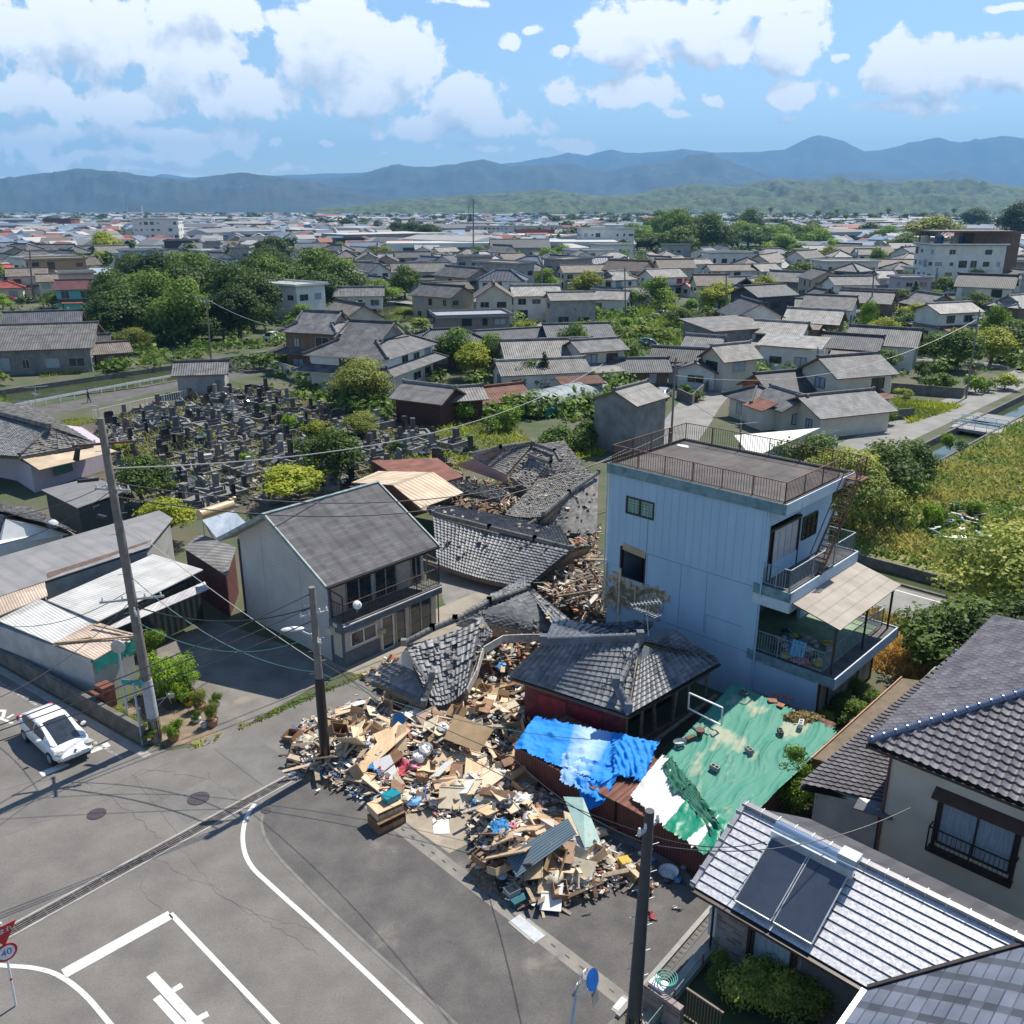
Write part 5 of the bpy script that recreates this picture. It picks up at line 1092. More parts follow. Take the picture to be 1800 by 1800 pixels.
def tile_house():
    o=thing('house','cream house with big brown-glazed wave-tile hip roof and curtained balcony window','house',AB(0,0),RA)
    ez=5.3; x0,y0=-9.45,27.95; k=.5; L=7
    tile_face('roof_slope',[(x0,y0,ez),(6,y0,ez),(6-L,y0+L,ez+k*L),(x0+L,y0+L,ez+k*L)],T_PURP,o,tw=.30,th=.30,amp=.095,lip=.06)
    tile_face('roof_slope',[(x0,y0+2*L,ez),(x0,y0,ez),(x0+L,y0+L,ez+k*L)],T_PURP,o,tw=.30,th=.30,amp=.06)
    tile_face('roof_slope',[(6,y0+2*L,ez),(x0,y0+2*L,ez),(x0+L,y0+L,ez+k*L),(6-L,y0+L,ez+k*L)],T_PURP,o,tw=.30,th=.30,amp=.06)
    mb=MB(); 
    for q in ([(x0,y0,ez),(6,y0,ez),(6-L,y0+L,ez+k*L),(x0+L,y0+L,ez+k*L)],[(x0,y0+2*L,ez),(x0,y0,ez),(x0+L,y0+L,ez+k*L)],[(6,y0+2*L,ez),(x0,y0+2*L,ez),(x0+L,y0+L,ez+k*L),(6-L,y0+L,ez+k*L)]): mb.slab([Vector(p)-Vector((0,0,.04)) for p in q],.14)
    mb.build('roof_underside',FRAMED,o)
    RB=mat('ridge_blue_glaze',(.09,.12,.19),(.07,.09,.15),.25,spec=.8)
    mb=MB(); a=Vector((x0+.1,y0+.1,ez+.12)); b=Vector((x0+L,y0+L,ez+k*L+.12)); mb.cyl(a,b,.14,.14,14); mb.blob(tuple(a),.16,.16,.16)
    d=(b-a).normalized()
    for i in range(int((b-a).length/.42)): p=a+d*(i*.42); mb.cyl(p,p+d*.06,.168,.15,14)
    mb.build('roof_ridge',RB,o,smooth=True)
    mb=MB(); mb.box(x0+.7,5.4,y0+.7,y0+13,0,ez-.05); mb.build('wall',W_CREAM,o)
    mb=MB(); mb.bar((x0,y0-.05,ez-.1),(6,y0-.05,ez-.1),.12,.12); mb.build('gutter',FRAMED,o)
    wy=y0+.7; w_=window_part(o,(-5.75,wy,3.05),2.3,1.7,'-y',GLASSB,FRAMED,1)
    mb=MB(); mb.slab([(-7.2,wy-.45,4.05),(-4.2,wy-.45,4.05),(-4.2,wy,4.27),(-7.2,wy,4.27)],.06); mb.build('window_hood',mat('hood_brown',(.10,.055,.04),None,.6),o)
    mb=MB(); railing(mb,(-7.1,wy-.35,1.9),(-4.4,wy-.35,1.9),.95,post=1.1,bar=.15); mb.bar((-7.1,wy-.35,2.85),(-7.1,wy,2.85),.04); mb.bar((-4.4,wy-.35,2.9),(-4.4,wy,2.9),.04); mb.box(-7.1,-4.4,wy-.38,wy,1.87,1.95); mb.build('window_balcony',FRAMED,o)
    mb=MB(); 
    for x in (-7.0,-4.5): mb.box(x-.06,x+.06,wy-.05,wy,1.9,4.0)
    mb.build('window_post',FRAMED,o)
    window_part(o,(-1.6,wy,3.2),1.8,1.2,'-y',GLASS,FRAMED,1)
    mb=MB(); mb.tube([(x0+.66,wy-.05,5.1),(x0+.66,wy-.05,.1)],.05); mb.build('drainpipe',mat('pipe_brown',(.15,.07,.05),None,.6),o)
    # ground-floor wing: separate lower roof
    T_WING=mat('kawara_tile_violet_grey',(.13,.12,.13),(.085,.08,.088),.7,scale=1.2,facecol=True,spec=.25)
    lo=thing('house_wing','single-storey wing with violet-grey tiled roof and a broad brown sheet along its edge','house',AB(0,0),RA)
    lo['label']='low wing roofed in violet-grey tiles behind the cream house, edged with brown sheet'
    IRA=Matrix.Rotation(-RA,4,'Z')
    l=lambda u,v,z: IRA@P(u,v,z)
    el,er,tr,tl=l(1452,1395,2.5),l(1572,1418,2.5),l(1810,1240,4.2),l(1640,1190,3.9)
    tile_patch('roof_slope',[l(1405,1378,2.5),l(1568,1412,2.5),l(1800,1238,3.3),l(1620,1195,3.1)],T_WING,lo,FRAMED,tw=.3,th=.28,amp=.035)
    tile_patch('roof_slope',[l(1618,1197,3.05),l(1800,1240,3.3),l(1790,1184,4.0),l(1678,1147,3.9)],T_WING,lo,FRAMED,tw=.3,th=.28,amp=.035)
    mb=MB()
    for a,b in ((l(1662,1173,3.6),l(1802,1236,3.6)),(l(1678,1145,4.1),l(1752,1172,4.1)),(l(1764,1160,4.2),l(1740,1200,3.9)),(l(1765,1175,4.2),l(1830,1186,4.2))): mb.cyl(a,b,.13,.13,10)
    mb.build('roof_ridge',RB,lo,smooth=True)
    mb=MB(); q=[l(1428,1333,2.3),l(1452,1339,2.35),l(1622,1197,3.0),l(1586,1192,2.9)]; mb.slab(q,.06); mb.build('brown_sheet',mat('sheet_brown',(.17,.12,.075),(.10,.075,.05),.8,scale=2),lo)
    mb=MB(); a,b=l(1426,1333,2.34),l(1585,1190,2.95); mb.bar(a,b,.05,.08); mb.build('copper_edge',mat('copper_edge',(.42,.20,.10),None,.6),lo)
    mb=MB(); mb.box(-11.3,-8.9,28.6,41,0,2.4); mb.build('wall',W_GREY,lo)
    mb=MB(); mb.slab([l(1500,1420,2.3),l(1565,1440,2.3),l(1602,1435,1.9),l(1580,1410,2.5),l(1510,1402,2.5)],.05); mb.build('porch_roof',T_DARK,lo)
tile_house()
# ---------------------------------------------------------------- left hand sheds and houses
def qroof(name,label,cat,qs,wallpoly=None,wh=2.4,wm=W_GREY,rm=U_WHITE,extra=None):
    c=sum((p for q,_ in qs for p in q),Vector())/sum(len(q) for q,_ in qs); c.z=0; o=thing(name,label,cat,c)
    for q,m in qs:
        qq=[p-c for p in q]; mb=MB(); mb.slab(qq,.06,0,0,roof_uv(qq)); mb.build('roof_slope',[m],o)
    if wallpoly:
        mb=MB(); mb.prism([((p-c).x,(p-c).y) for p in wallpoly],0,wh); mb.build('wall',wm,o)
    return o,c
def inset(q,f=.94):
    c=sum(q,Vector())/len(q); return [c+(p-c)*f for p in q]
B_=Q((0,1092,2.5),(81,1058,2.75),(169,1092,2.7),(92,1130,2.4))
B2=Q((92,1130,2.42),(169,1092,2.72),(237,1118,2.6),(165,1160,2.35))
B0=Q((-120,1052,2.5),(-20,1018,2.75),(81,1058,2.75),(0,1092,2.5))
tr_=tilemat('roof_tan_corrugated',(.50,.40,.32),(.34,.26,.20),.6,pu=.14,pv=2.,dip=.15,var=.15,bump=.02)
o,c=qroof('shed','long white and tan corrugated shed beside the road wall','shed',[(B_,U_WHITE),(B2,tr_),(B0,U_WHITE)],inset([B0[0],B0[1],B2[2],B2[3]],.96),2.25,mat('shed_wall_pale',(.50,.49,.47),(.36,.35,.33),.85,scale=1))
mb=MB(); 
for a,b in ((Q((96,1130,2.5))[0],Q((236,1118,2.72))[0]),(Q((165,1098,2.85))[0],Q((236,1116,2.72))[0]),(Q((118,1128,2.5))[0],Q((160,1120,2.6))[0])): mb.bar(a-c,b-c,.12,.08)
mb.build('loose_timber',WOOD,o)
mb=MB(); w0,w1=P(92,1135,1.6)-c,P(168,1168,1.6)-c; mb.bar(Vector((w0.x,w0.y,1.5)),Vector((w1.x,w1.y,1.5)),.08,1.6); mb.build('plywood_wall',mat('plywood_tan',(.34,.24,.16),(.20,.14,.10),.85,scale=1.5),o)
mb=MB()
for i in range(14):
    p=P(165,1162,2.3).lerp(P(240,1122,2.5),i/14)-c; q=P(165,1162,2.3).lerp(P(240,1122,2.5),(i+1)/14)-c; mb.face([p,q,q+Vector((0,0,-.5-random.random()*.3)),p+Vector((0,0,-.5-random.random()*.3))]); 
mb.bar(P(165,1162,2.2)-c,P(165,1162,.6)-c,.3,.1); mb.build('green_netting',mat('net_green',(.03,.30,.24),(.02,.2,.16),.8),o)
A_=Q((83,1055,2.85),(269,974,3.1),(357,1001,3.1),(172,1092,2.85))
o,c=qroof('shed','white sheet-roofed garage shed with dark corrugated doors by the parking slab','shed',[(A_,U_WHITE)],inset(A_,.93),2.7,mat('garage_dark_green',(.035,.05,.045),(.02,.03,.028),.7,wave=('obj',0,.2,.4,.01)))
q=[p-c for p in Q((180,1100,2.3),(205,1104,2.2),(367,1035,2.35),(360,1022,2.5))]; mb=MB(); mb.slab(q,.04,0,0,roof_uv(q)); mb.build('awning',[tilemat('awning_pale',(.45,.44,.45),(.34,.33,.35),.5,pu=.2,pv=1.,dip=.15,var=.2,bump=.01)],o)
C_=Q((-10,1025,2.9),(75,1007,2.9),(84,1047,2.75),(-10,1085,2.7)); qroof('shed','low pinkish-tan sheet roof at the left edge beside the long grey roof','shed',[(C_,tr_)],inset(C_,.93),2.5)
G_=Q((-90,1005,3.0),(280,897,3.2),(304,911,3.1),(262,962,2.9),(83,1020,2.9),(-90,1078,2.8))
o,c=qroof('workshop','long low building under a plain grey sheet roof running between the houses','workshop',[(G_,tilemat('roof_plain_grey',(.27,.26,.26),(.22,.215,.215),.6,pu=.9,pv=8,dip=.1,var=.06,bump=.006))],inset(G_,.96),2.7)
q=[p-c for p in Q((83,1022,2.85),(262,960,2.85),(266,950,2.95),(83,1008,2.95))]; mb=MB(); mb.slab([p+Vector((0,0,.03)) for p in q],.03); mb.build('rusty_strip',mat('rust_strip',(.14,.09,.07),(.08,.055,.045),.9),o)
# retaining wall of blocks along the road
mb=MB(); a=far_dir(pl1,pl0,2.3); d=(pl1-a).normalized(); L_=(pl1-a).length
mb.bar(a+Vector((.1,.15,.45)),pl1+Vector((.1,.15,.45)),.22,.9); mb.build('w',CONCD); bpy.data.objects['w'].name='retaining_wall'
tag(bpy.data.objects['retaining_wall'],'stained dark block wall between the road and the white shed','wall')
# tile-roofed house at far left
o=thing('house','old grey-tiled house with lilac plaster and a cream lean-to at the left edge','house',P(30,800,0)); c=o.location.copy()
for cs in (Q((-160,790,2.9),(34,803,2.9),(89,752,4.6),(-90,705,4.6)),): tile_patch('roof_slope',[p-c for p in cs],T_GREY,o,WOOD,jit=.01,tw=.3,th=.3)
tile_patch('roof_slope',[p-c for p in Q((36,803,2.9),(166,779,3.0),(110,757,4.2),(89,752,4.6))],T_OLD,o,WOOD,jit=.02,tw=.3,th=.3)
tile_patch('roof_slope',[p-c for p in Q((166,779,3.0),(60,715,3.0),(-60,700,4.4),(89,752,4.6))],T_OLD,o,WOOD,jit=.02,tw=.3,th=.3)
mb=MB()
ridge_mesh(mb,P(-90,705,4.7)-c,P(89,752,4.7)-c,.35,.35); mb.build('roof_ridge',T_OLD,o)
mb=MB(); ridge_mesh(mb,P(89,752,4.6)-c,P(36,800,2.95)-c,.28,.2); mb.build('verge_ridge',T_OLD,o)
q=[p-c for p in Q((36,804,2.75),(69,826,2.3),(206,793,2.3),(166,779,2.8))]; mb=MB(); mb.slab(q,.06,0,0,roof_uv([q[1],q[2],q[3],q[0]])); mb.build('lean_to_roof',[U_BEIGE],o)
mb=MB(); mb.prism([((p-c).x,(p-c).y) for p in Q((-140,812,0),(30,845,0),(62,866,0),(195,822,0),(150,790,0),(-60,760,0))],0,2.3); mb.build('wall',W_PINK,o)
wb=P(105,850,1.3)-c; 
mb=MB(); a,b=P(66,866,.02)-c,P(196,824,.02)-c; dd=(b-a).normalized(); n=Vector((dd.y,-dd.x,0)); p=a+dd*((b-a).length*.25); mb.bar(p+n*.05+Vector((0,0,1.4)),p+dd*1.8+n*.05+Vector((0,0,1.4)),.06,.9); mb.build('window',mat('shutter_green',(.05,.16,.14),None,.6),o)
o,c=qroof('carport','dark lean-to carport with grey sheet roof under the left pole','carport',[(Q((72,861,2.5),(136,893,2.4),(222,862,2.6),(165,838,2.7)),MATS['roof_plain_grey'])],inset(Q((72,861,2.5),(136,893,2.4),(222,862,2.6),(165,838,2.7)),.9),2.2,W_DARK)
o=thing('house','small house with weathered tile roof and white gable at the left edge','house',P(20,930,0)); c=o.location.copy()
tile_patch('roof_slope',[p-c for p in Q((-160,925,2.4),(0,940,2.4),(10,905,3.6),(-160,880,3.6))],T_OLD,o,WOOD,jit=.02)
tile_patch('roof_slope',[p-c for p in Q((136,938,2.4),(60,895,2.5),(-100,872,3.7),(5,900,3.8))],T_OLD,o,WOOD,jit=.02)
mb=MB(); q=[p-c for p in Q((0,960,2.0),(120,940,2.0),(114,932,2.4),(10,912,3.5),(0,930,2.6))]; mb.face(q); mb.face(q[::-1]); mb.build('gable_wall',W_WHITE,o)
mb=MB(); mb.prism([((p-c).x,(p-c).y) for p in Q((-120,1000,0),(5,1015,0),(118,985,0),(20,945,0))],0,2.3); mb.build('wall',W_WHITE,o)
dish('satellite_dish',P(93,925,2.7),'pale satellite dish standing at the corner of the white-gabled house',.38,170)
# red shed with the tan solar water heater
o=thing('shed','oxide red corrugated shed beside the off-white house','shed',P(375,1020,0)); c=o.location.copy()
S0=Q((322,963,2.9),(352,938,3.2),(415,962,3.1),(398,1012,2.8)); q=[p-c for p in S0]; mb=MB(); mb.slab(q,.06,0,0,roof_uv(q)); mb.build('roof_slope',[U_METAL],o)
mb=MB(); mb.prism([((p-c).x,(p-c).y) for p in inset(S0,.92)],0,2.75); mb.build('wall',W_RED,o)
h=thing('solar_water_heater','solar water heater with tan tank and two pale reflecting panels on the red shed','solar heater',P(385,925,3.6)); c=h.location.copy()
q=[p-c for p in Q((380,945,3.3),(434,920,3.35),(410,897,4.3),(356,914,4.3))]; mb=MB(); mb.slab(q,.08,0,1,roof_uv(q)); mb.build('collector_panel',[mat('collector_pale',(.55,.60,.63),(.40,.45,.50),.12,.3,scale=1.5),STEEL],h)
mb=MB(); m0,m1=(q[0]+q[1])/2,(q[2]+q[3])/2; mb.bar(m0+Vector((0,0,.03)),m1+Vector((0,0,.03)),.05,.03)
for a,b in ((q[0],Vector((q[0].x,q[0].y,-.6))),(q[1],Vector((q[1].x,q[1].y,-.6))),(q[3],Vector((q[3].x,q[3].y,-.6))),(q[2],Vector((q[2].x,q[2].y,-.6))),(q[3],q[0]+Vector((0,0,-.5)))): mb.bar(a,b,.05)
mb.build('stand',STEEL,h)
mb=MB(); a,b=P(350,905,4.4)-c,P(408,886,4.4)-c; mb.cyl(a,b,.32,.32,16); d=(b-a).normalized(); mb.cyl(b-d*.2+Vector((0,0,.32)),b+d*.3+Vector((0,0,.32)),.15,.15,12); mb.build('tank',mat('tank_tan',(.52,.36,.19),(.46,.32,.17),.4),h,smooth=True)
# ---------------------------------------------------------------- utility poles and cables
POLE=mat('pole_concrete',(.22,.195,.17),(.15,.135,.12),.85,scale=3); POLEB=mat('pole_black_sleeve',(.012,.012,.014),None,.35)
def toppt(b,u,v):
    r=ray(u,v); t=b.y/r.y; return Vector((r.x*t,b.y,CH+r.z*t))
def pole(label,bu,bv,tu,tv,r0=.2,r1=.12,arms=(),m=POLE,cat='utility pole',sleeve=False,wrap=False,name='utility_pole',group=None):
    b=P(bu,bv); t=toppt(b,tu,tv)-b; o=thing(name,label,cat,b,0,group)
    mb=MB(); mb.cyl((0,0,0),t,r0,r1,14); mb.build('shaft',m,o,smooth=True)
    if sleeve: mb=MB(); mb.cyl(t*.0,t*.52,r0*1.12,r0*1.0,14); mb.build('sleeve',POLEB,o,smooth=True)
    if wrap:
        mb=MB(); mb.cyl(t*.085,t*.21,r0*1.06,r0*1.02,16); mb.build('pale_wrap',mat('pole_wrap',(.42,.43,.45),None,.7),o,smooth=True)
    if wrap or sleeve=='stripe':
        mb=MB()
        for i in range(10):
            a=i*.628; p=Vector((math.cos(a)*r0*1.06,math.sin(a)*r0*1.06,0)); mb.bar(p+t*.015,p*.98+t*.075,.045,.02,i%2)
        mb.build('warning_stripe',[mat('stripe_yellow',(.45,.38,.05),None,.6),BLACKP],o)
    if r0>.15:
        mb=MB(); d=t.normalized()
        for i in range(12):
            p=t*(.25+.06*i); a=(i%2)*math.pi+.4; e=Vector((math.cos(a),math.sin(a),0)); mb.bar(p,p+e*(r0+.16),.02)
        mb.build('step_bolt',STEEL,o)
    for (f,az_,L,mm) in arms:
        p=t*f; e=Vector((math.sin(R(az_)),math.cos(R(az_)),0)); mb=MB(); mb.bar(p-e*L/2,p+e*L/2,.08,.09); a=mb.build('cross_arm',mm,o)
        mb=MB()
        for k in (-.45,-.15,.2,.45): q=p+e*L*k; mb.cyl(q+Vector((0,0,.04)),q+Vector((0,0,.2)),.045,.03,8)
        mb.build('insulator',WHITEP,a); 
    return o,b,t
random.seed(8)
p1,b1,t1=pole('tall concrete utility pole with tangled cables beside the white car\'s corner',276,1302,176,735,.24,.15,((.93,70,2.4,RUST),(.80,100,1.6,STEEL),(.47,75,2.6,STEEL),(.44,150,1.6,STEEL)),wrap=True)
mb=MB(); p=t1*.985; mb.tube([p,p+Vector((-.05,0,.7)),p+Vector((-.3,-.1,.75))],.025); mb.build('top_bracket',STEEL,p1)
for s in (-1,1):
    mb=MB(); q=t1*.93+Vector((math.sin(R(70))*s*1.0,math.cos(R(70))*s,-.1)); mb.cyl(q,q+Vector((.15*s,0,-.5)),.1,.13,8); mb.build('bushing',BLACKP,p1)
for k,f in enumerate((.83,.75,.72)):
    mb=MB(); q=t1*f+Vector((-.5-.2*k,.1*k,0)); mb.bar(q,q+Vector((-.8+.6*k,-.15,-.05)),.16,.12); mb.build('cable_closure',BLACKP,p1)
p2,b2,t2=pole('black-sleeved utility pole with a street lamp at the edge of the debris',574,1352,548,1032,.20,.13,((.86,60,1.2,STEEL),(.72,140,.8,STEEL)),sleeve=True)
p3,b3,t3=pole('dark utility pole in the right foreground beside the blue road sign',1113,1808,1142,1425,.22,.13,((.93,45,.9,STEEL),),m=mat('pole_dark',(.055,.055,.06),(.04,.04,.045),.6),sleeve=False)
mb=MB()
for i in range(8):
    a=i*.785; p=Vector((math.cos(a)*.24,math.sin(a)*.24,0)); mb.bar(p+t3*.0,p+t3*.07,.06,.02,i%2)
mb.build('warning_stripe',[MATS['stripe_yellow'],BLACKP],p3)
# street lamp on pole 2
lm=thing('street_lamp','white street lamp head reaching left from the black-sleeved pole','street lamp',b2+t2*.74); 
mb=MB(); mb.bar((0,0,0),(-.55,-.05,.3),.05); mb.build('arm',STEEL,lm); mb=MB(); mb.blob((-.9,-.1,.42),.48,.16,.09,14,6,0,0,.2); mb.build('lamp_head',WHITEP,lm,smooth=True)
# distant poles
for i,(bu,bv,tu,tv,lab) in enumerate([(372,640,362,520,'grey pole on the canal bank in front of the dark trees'),(250,520,246,462,'pole before the long blue-grey roof'),(1178,800,1188,628,'pole with insulators beside the tall tin shed'),(952,540,953,445,'slim pole beside the small cream garage'),(840,540,842,462,'pole by the broken stilt house'),
    (1300,800,1303,735,'thin antenna mast above the white canopy roof'),(1530,565,1536,480,'leaning dark pole between the tiled roofs at right'),(1640,540,1648,470,'pole in front of the pink house'),(1698,700,1722,545,'pole with transformer boxes above the bushes at right'),(1745,510,1752,448,'pole beside the white hotel'),(1502,480,1508,440,'pole before the long barn roof'),
    (832,470,832,350,'tall mast before the far green hills'),(58,530,52,440,'pole by the parked cars at far left'),(508,500,507,455,'pole between the two round trees'),(662,480,663,425,'pole by the dark blue houses'),(823,410,824,360,'mast near the long white building'),(1433,690,1438,610,'pole standing at the bend of the back street'),(1100,560,1098,470,'thin pole by the grassy plot'),(1275,560,1277,480,'pole beside the black house'),(1590,470,1592,430,'pole behind the twin barns')]):
    b=P(bu,bv); tall=(toppt(b,tu,tv)-b).length
    if bv<500: b=P(bu,bv)
    r=max(.12,min(.3,b.length*.0009)); pole('grey '+lab if not lab.startswith(('grey','thin','slim')) else lab,bu,bv,tu,tv,r,r*.7,((.92,80,1.8,STEEL),) if tall>4 else ())
WIRE=mat('cable_black',(.02,.02,.022),None,.5); WIRET=mat('cable_teal',(.03,.14,.14),None,.5); WIREG=mat('cable_grey',(.30,.30,.30),None,.5)
nW=[0]
def wire(a,b,sag,label,m=WIRE,r=.016,cat='cable'):
    n=18; pts=[a.lerp(b,i/n)+Vector((0,0,-sag*4*(i/n)*(1-i/n))) for i in range(n+1)]
    mb=MB(); mb.tube(pts,r,5); tag(mb.build('overhead_cable',m),label,cat,'overhead cables')
T1=lambda f: b1+t1*f; T2=lambda f: b2+t2*f; T3=lambda f:b3+t3*f
LW=P(-250,1240,8.)
for i,(f,dz) in enumerate(((.97,0),(.90,.0),(.83,-.3))): wire(T2(f),Vector((-24-i*.3,20.5,6.2+dz)),.5,'black power cable running from the black-sleeved pole over the white car, '+['highest','middle','lowest'][i]+' of three',WIRE,.022)
wire(T1(.45),T2(.9),.7,'cable sagging from the tall left pole to the black-sleeved pole, upper one',WIRE,.03)
wire(T1(.40),T2(.75),1.1,'teal cable drooping from the tall left pole towards the lamp',WIRET,.02)
wire(T1(.55),T2(.55),1.0,'thin teal cable strung across the parking slab',WIRET,.016)
wire(T1(.72),T2(.6)+Vector((0,0,0)),.2,'straight pale guy cable from the tall left pole down past the off-white house gable',WIREG,.016)
wire(T2(.62),P(900,1330,3.2),.3,'black service cable from the lamp pole across the debris to the blue tarp')
wire(P(900,1330,3.2),T3(.86),.4,'black service cable crossing in front of the red shed to the right pole')
wire(T2(.66),T3(.9),.9,'long thin cable slung from the lamp pole to the right foreground pole',WIRE,.013)
wire(T2(.55),P(1040,1300,4.0),.6,'teal drop cable from the lamp pole to the corner house',WIRET,.013)
wire(T3(.9),P(1345,1480,4.1),.3,'black cable from the right pole to the silvery-roofed house')
wire(T3(.86),P(1600,1420,5.0),.8,'thin cable from the right pole towards the cream house')
wire(T1(.5),P(0,1100,4.),.6,'black cable from the tall left pole over the white shed roof'); wire(T1(.47),P(-60,1250,6.),.6,'second black cable leaving the tall left pole over the shed')
wire(T1(.82),P(-100,900,6),.8,'cable from the tall left pole towards the old tiled house'); wire(T1(.80),P(-100,960,6.5),.9,'lower cable from the tall left pole towards the left edge')
wire(T1(.86),P(1060,640,9),2.2,'long pale cable crossing the whole cemetery',WIREG,.03); wire(T1(.82),P(1180,760,9),2.5,'long dark cable over the front rows of graves',WIRE,.03); wire(T1(.78),P(1100,790,8),2.4,'lower dark cable over the front rows of graves',WIRE,.03)
q_=P(1178,800); q_=toppt(q_,1186,660); w_=P(1698,700); w_=toppt(w_,1720,560)
wire(q_,w_,3,'cable spanning from the tin shed pole to the right bushes',WIREG,.03); wire(q_+Vector((0,0,-.8)),P(1310,745,3),1,'cable running down to the white canopy'); wire(w_,P(1900,560,10),1.5,'cable leaving the frame from the pole with transformers',WIRE,.03)
x_=toppt(P(372,640),362,525); wire(x_,toppt(P(250,520),246,466),2,'cable along the canal bank between two grey poles',WIREG,.04); wire(x_,P(640,580,9),2,'cable from the canal bank pole to the big tiled hall',WIREG,.04)
# pipes/posts at the corner
def post(label,bu,bv,tu,tv,r=.045,m=None,name='signpost',cat='post',extra=None):
    b=P(bu,bv); t=toppt(b,tu,tv)-b; o=thing(name,label,cat,b); mb=MB(); mb.cyl((0,0,0),t,r,r,10); mb.build('shaft',m or mat('post_pale_blue',(.42,.50,.58),None,.4,.2),o,smooth=True); return o,t
o,t=post('pale blue bent post carrying a round mirror back beside the block wall',228,1284,208,1138,.05); mb=MB(); mb.cyl(t+Vector((0,-.05,.05)),t+Vector((0,.02,.05)),.32,.32,20); mb.bar(t,t+Vector((0,0,.4)),.04); mb.build('mirror',STEEL,o)
o,t=post('shorter pale blue post with a teal sign plate at the road corner',251,1309,234,1200,.05); mb=MB(); mb.box(-.55,.45,-.02,.02,-.12,.12,0,Matrix.Translation(t+Vector((0,0,.0)))@Matrix.Rotation(R(-10),4,'Z')); mb.build('sign_plate',mat('sign_teal',(.02,.28,.30),None,.4),o)
# red and blue road signs
def disc(mb,c,n,r,t=.02,m=0,k=28): c=Vector(c);n=Vector(n).normalized(); mb.cyl(c,c+n*t,r,r,k,m)
REDP=mat('sign_red',(.50,.02,.03),None,.4); BLUEP=mat('sign_blue',(.02,.12,.45),None,.4)
b=P(28,1768); t=toppt(b,10,1672)-b; o=thing('road_sign','white signpost at the lower left with red triangle above a 40 speed disc','road sign',b)
mb=MB(); mb.cyl((0,0,0),t*1.5,.035,.035,10); mb.build('shaft',WHITEP,o); mb=MB(); mb.cyl(t*.48,t*.52,.037,.037,10); mb.build('red_band',REDP,o)
nrm=Vector((.62,-.62,.0)).normalized(); sdv=Vector((-nrm.y,nrm.x,0)); F0=Matrix((( -nrm.y,nrm.x*0,nrm.x,0),(nrm.x,0,nrm.y,0),(0,1,0,0),(0,0,0,1)))
def face_mat(c): # local x right, y up, z normal
    x=Vector((-nrm.y,nrm.x,0)); M=Matrix((x,Vector((0,0,1)),nrm)).transposed().to_4x4(); M.translation=c; return M
M=face_mat(t*1.0+nrm*.05)
mb=MB(); disc(mb,(0,0,0),(0,0,1),.30); d0=mb.build('speed_disc',REDP,o); d0.matrix_local=M
mb=MB(); disc(mb,(0,0,.021),(0,0,1),.23,.004); d1=mb.build('disc_face',WHITEP,d0)
d2=link('numeral',text_mesh('40',.30,BLUEP),d0,(0,0,.028))
M2=face_mat(t*1.0+Vector((0,0,.62))+nrm*.05)
mb=MB(); mb.prism([(-.42,.32),(.42,.32),(0,-.38)],0,.02); s0=mb.build('stop_triangle',REDP,o); s0.matrix_local=M2
try: link('lettering',text_mesh('止まれ',.2,WHITEP),s0,(0,.14,.024))
except Exception as e: print(e)
b=P(1005,1808); t=toppt(b,1012,1748)-b; o=thing('road_sign','pale blue bent signpost with round blue sign and sign backs at the bottom edge','road sign',b)
PB=MATS['post_pale_blue']; mb=MB(); mb.tube([Vector((-.1,-.6,-.0)),t*.9,t*1.08],.055,12); mb.build('shaft',PB,o,smooth=True)
bd=P(1041,1722,2.4)-b; mb=MB(); mb.bar(t*1.05,bd+Vector((-.05,0,.1)),.05); mb.bar(t*.9,bd+Vector((-.1,0,-.35)),.05); mb.build('bracket',WHITEP,o)
for cc,nn,rr,mm,nm in ((bd,(.8,-.55,.35),.30,BLUEP,'blue_disc'),(bd+Vector((-.25,.05,.05)),(-.8,.55,.2),.27,STEEL,'sign_back'),(t*1.05+Vector((.02,.05,.1)),(-.8,.5,.2),.26,STEEL,'sign_back')):
    mb=MB(); disc(mb,cc,nn,rr); mb.build(nm,mm,o)
mb=MB(); mb.bar(bd+Vector((.05,-.05,-.35)),bd+Vector((.12,-.1,-.75)),.3,.03); mb.build('plate',STEEL,o)

def manhole(u,v,r,label):
    mb=MB(); p=P(u,v); mb.cyl((0,0,0),(0,0,.022),r,r,32); mb.build('m',mat('cast_iron',(.075,.06,.068),(.05,.04,.045),.6,.3,scale=20)); o=bpy.data.objects['m']; o.name='manhole_cover'; o.location=(p.x,p.y,.006)
    g=MB()
    for q in (.35,.6,.85):
        k=28
        for i in range(k):
            if (i+int(q*10))%4: a0,a1=i/k*6.283,(i+1)/k*6.283; g.bar((math.cos(a0)*r*q,math.sin(a0)*r*q,.024),(math.cos(a1)*r*q,math.sin(a1)*r*q,.024),.02,.012)
    g.build('rim_pattern',mat('iron_worn',(.16,.13,.14),None,.5,.4),o); tag(o,label,'manhole cover')
manhole(349,1404,.44,'large round iron manhole cover nearest the long road grating'); manhole(170,1431,.36,'round iron manhole cover in the road left of centre'); manhole(468,1425,.2,'small brown manhole lid inside the curved kerb')
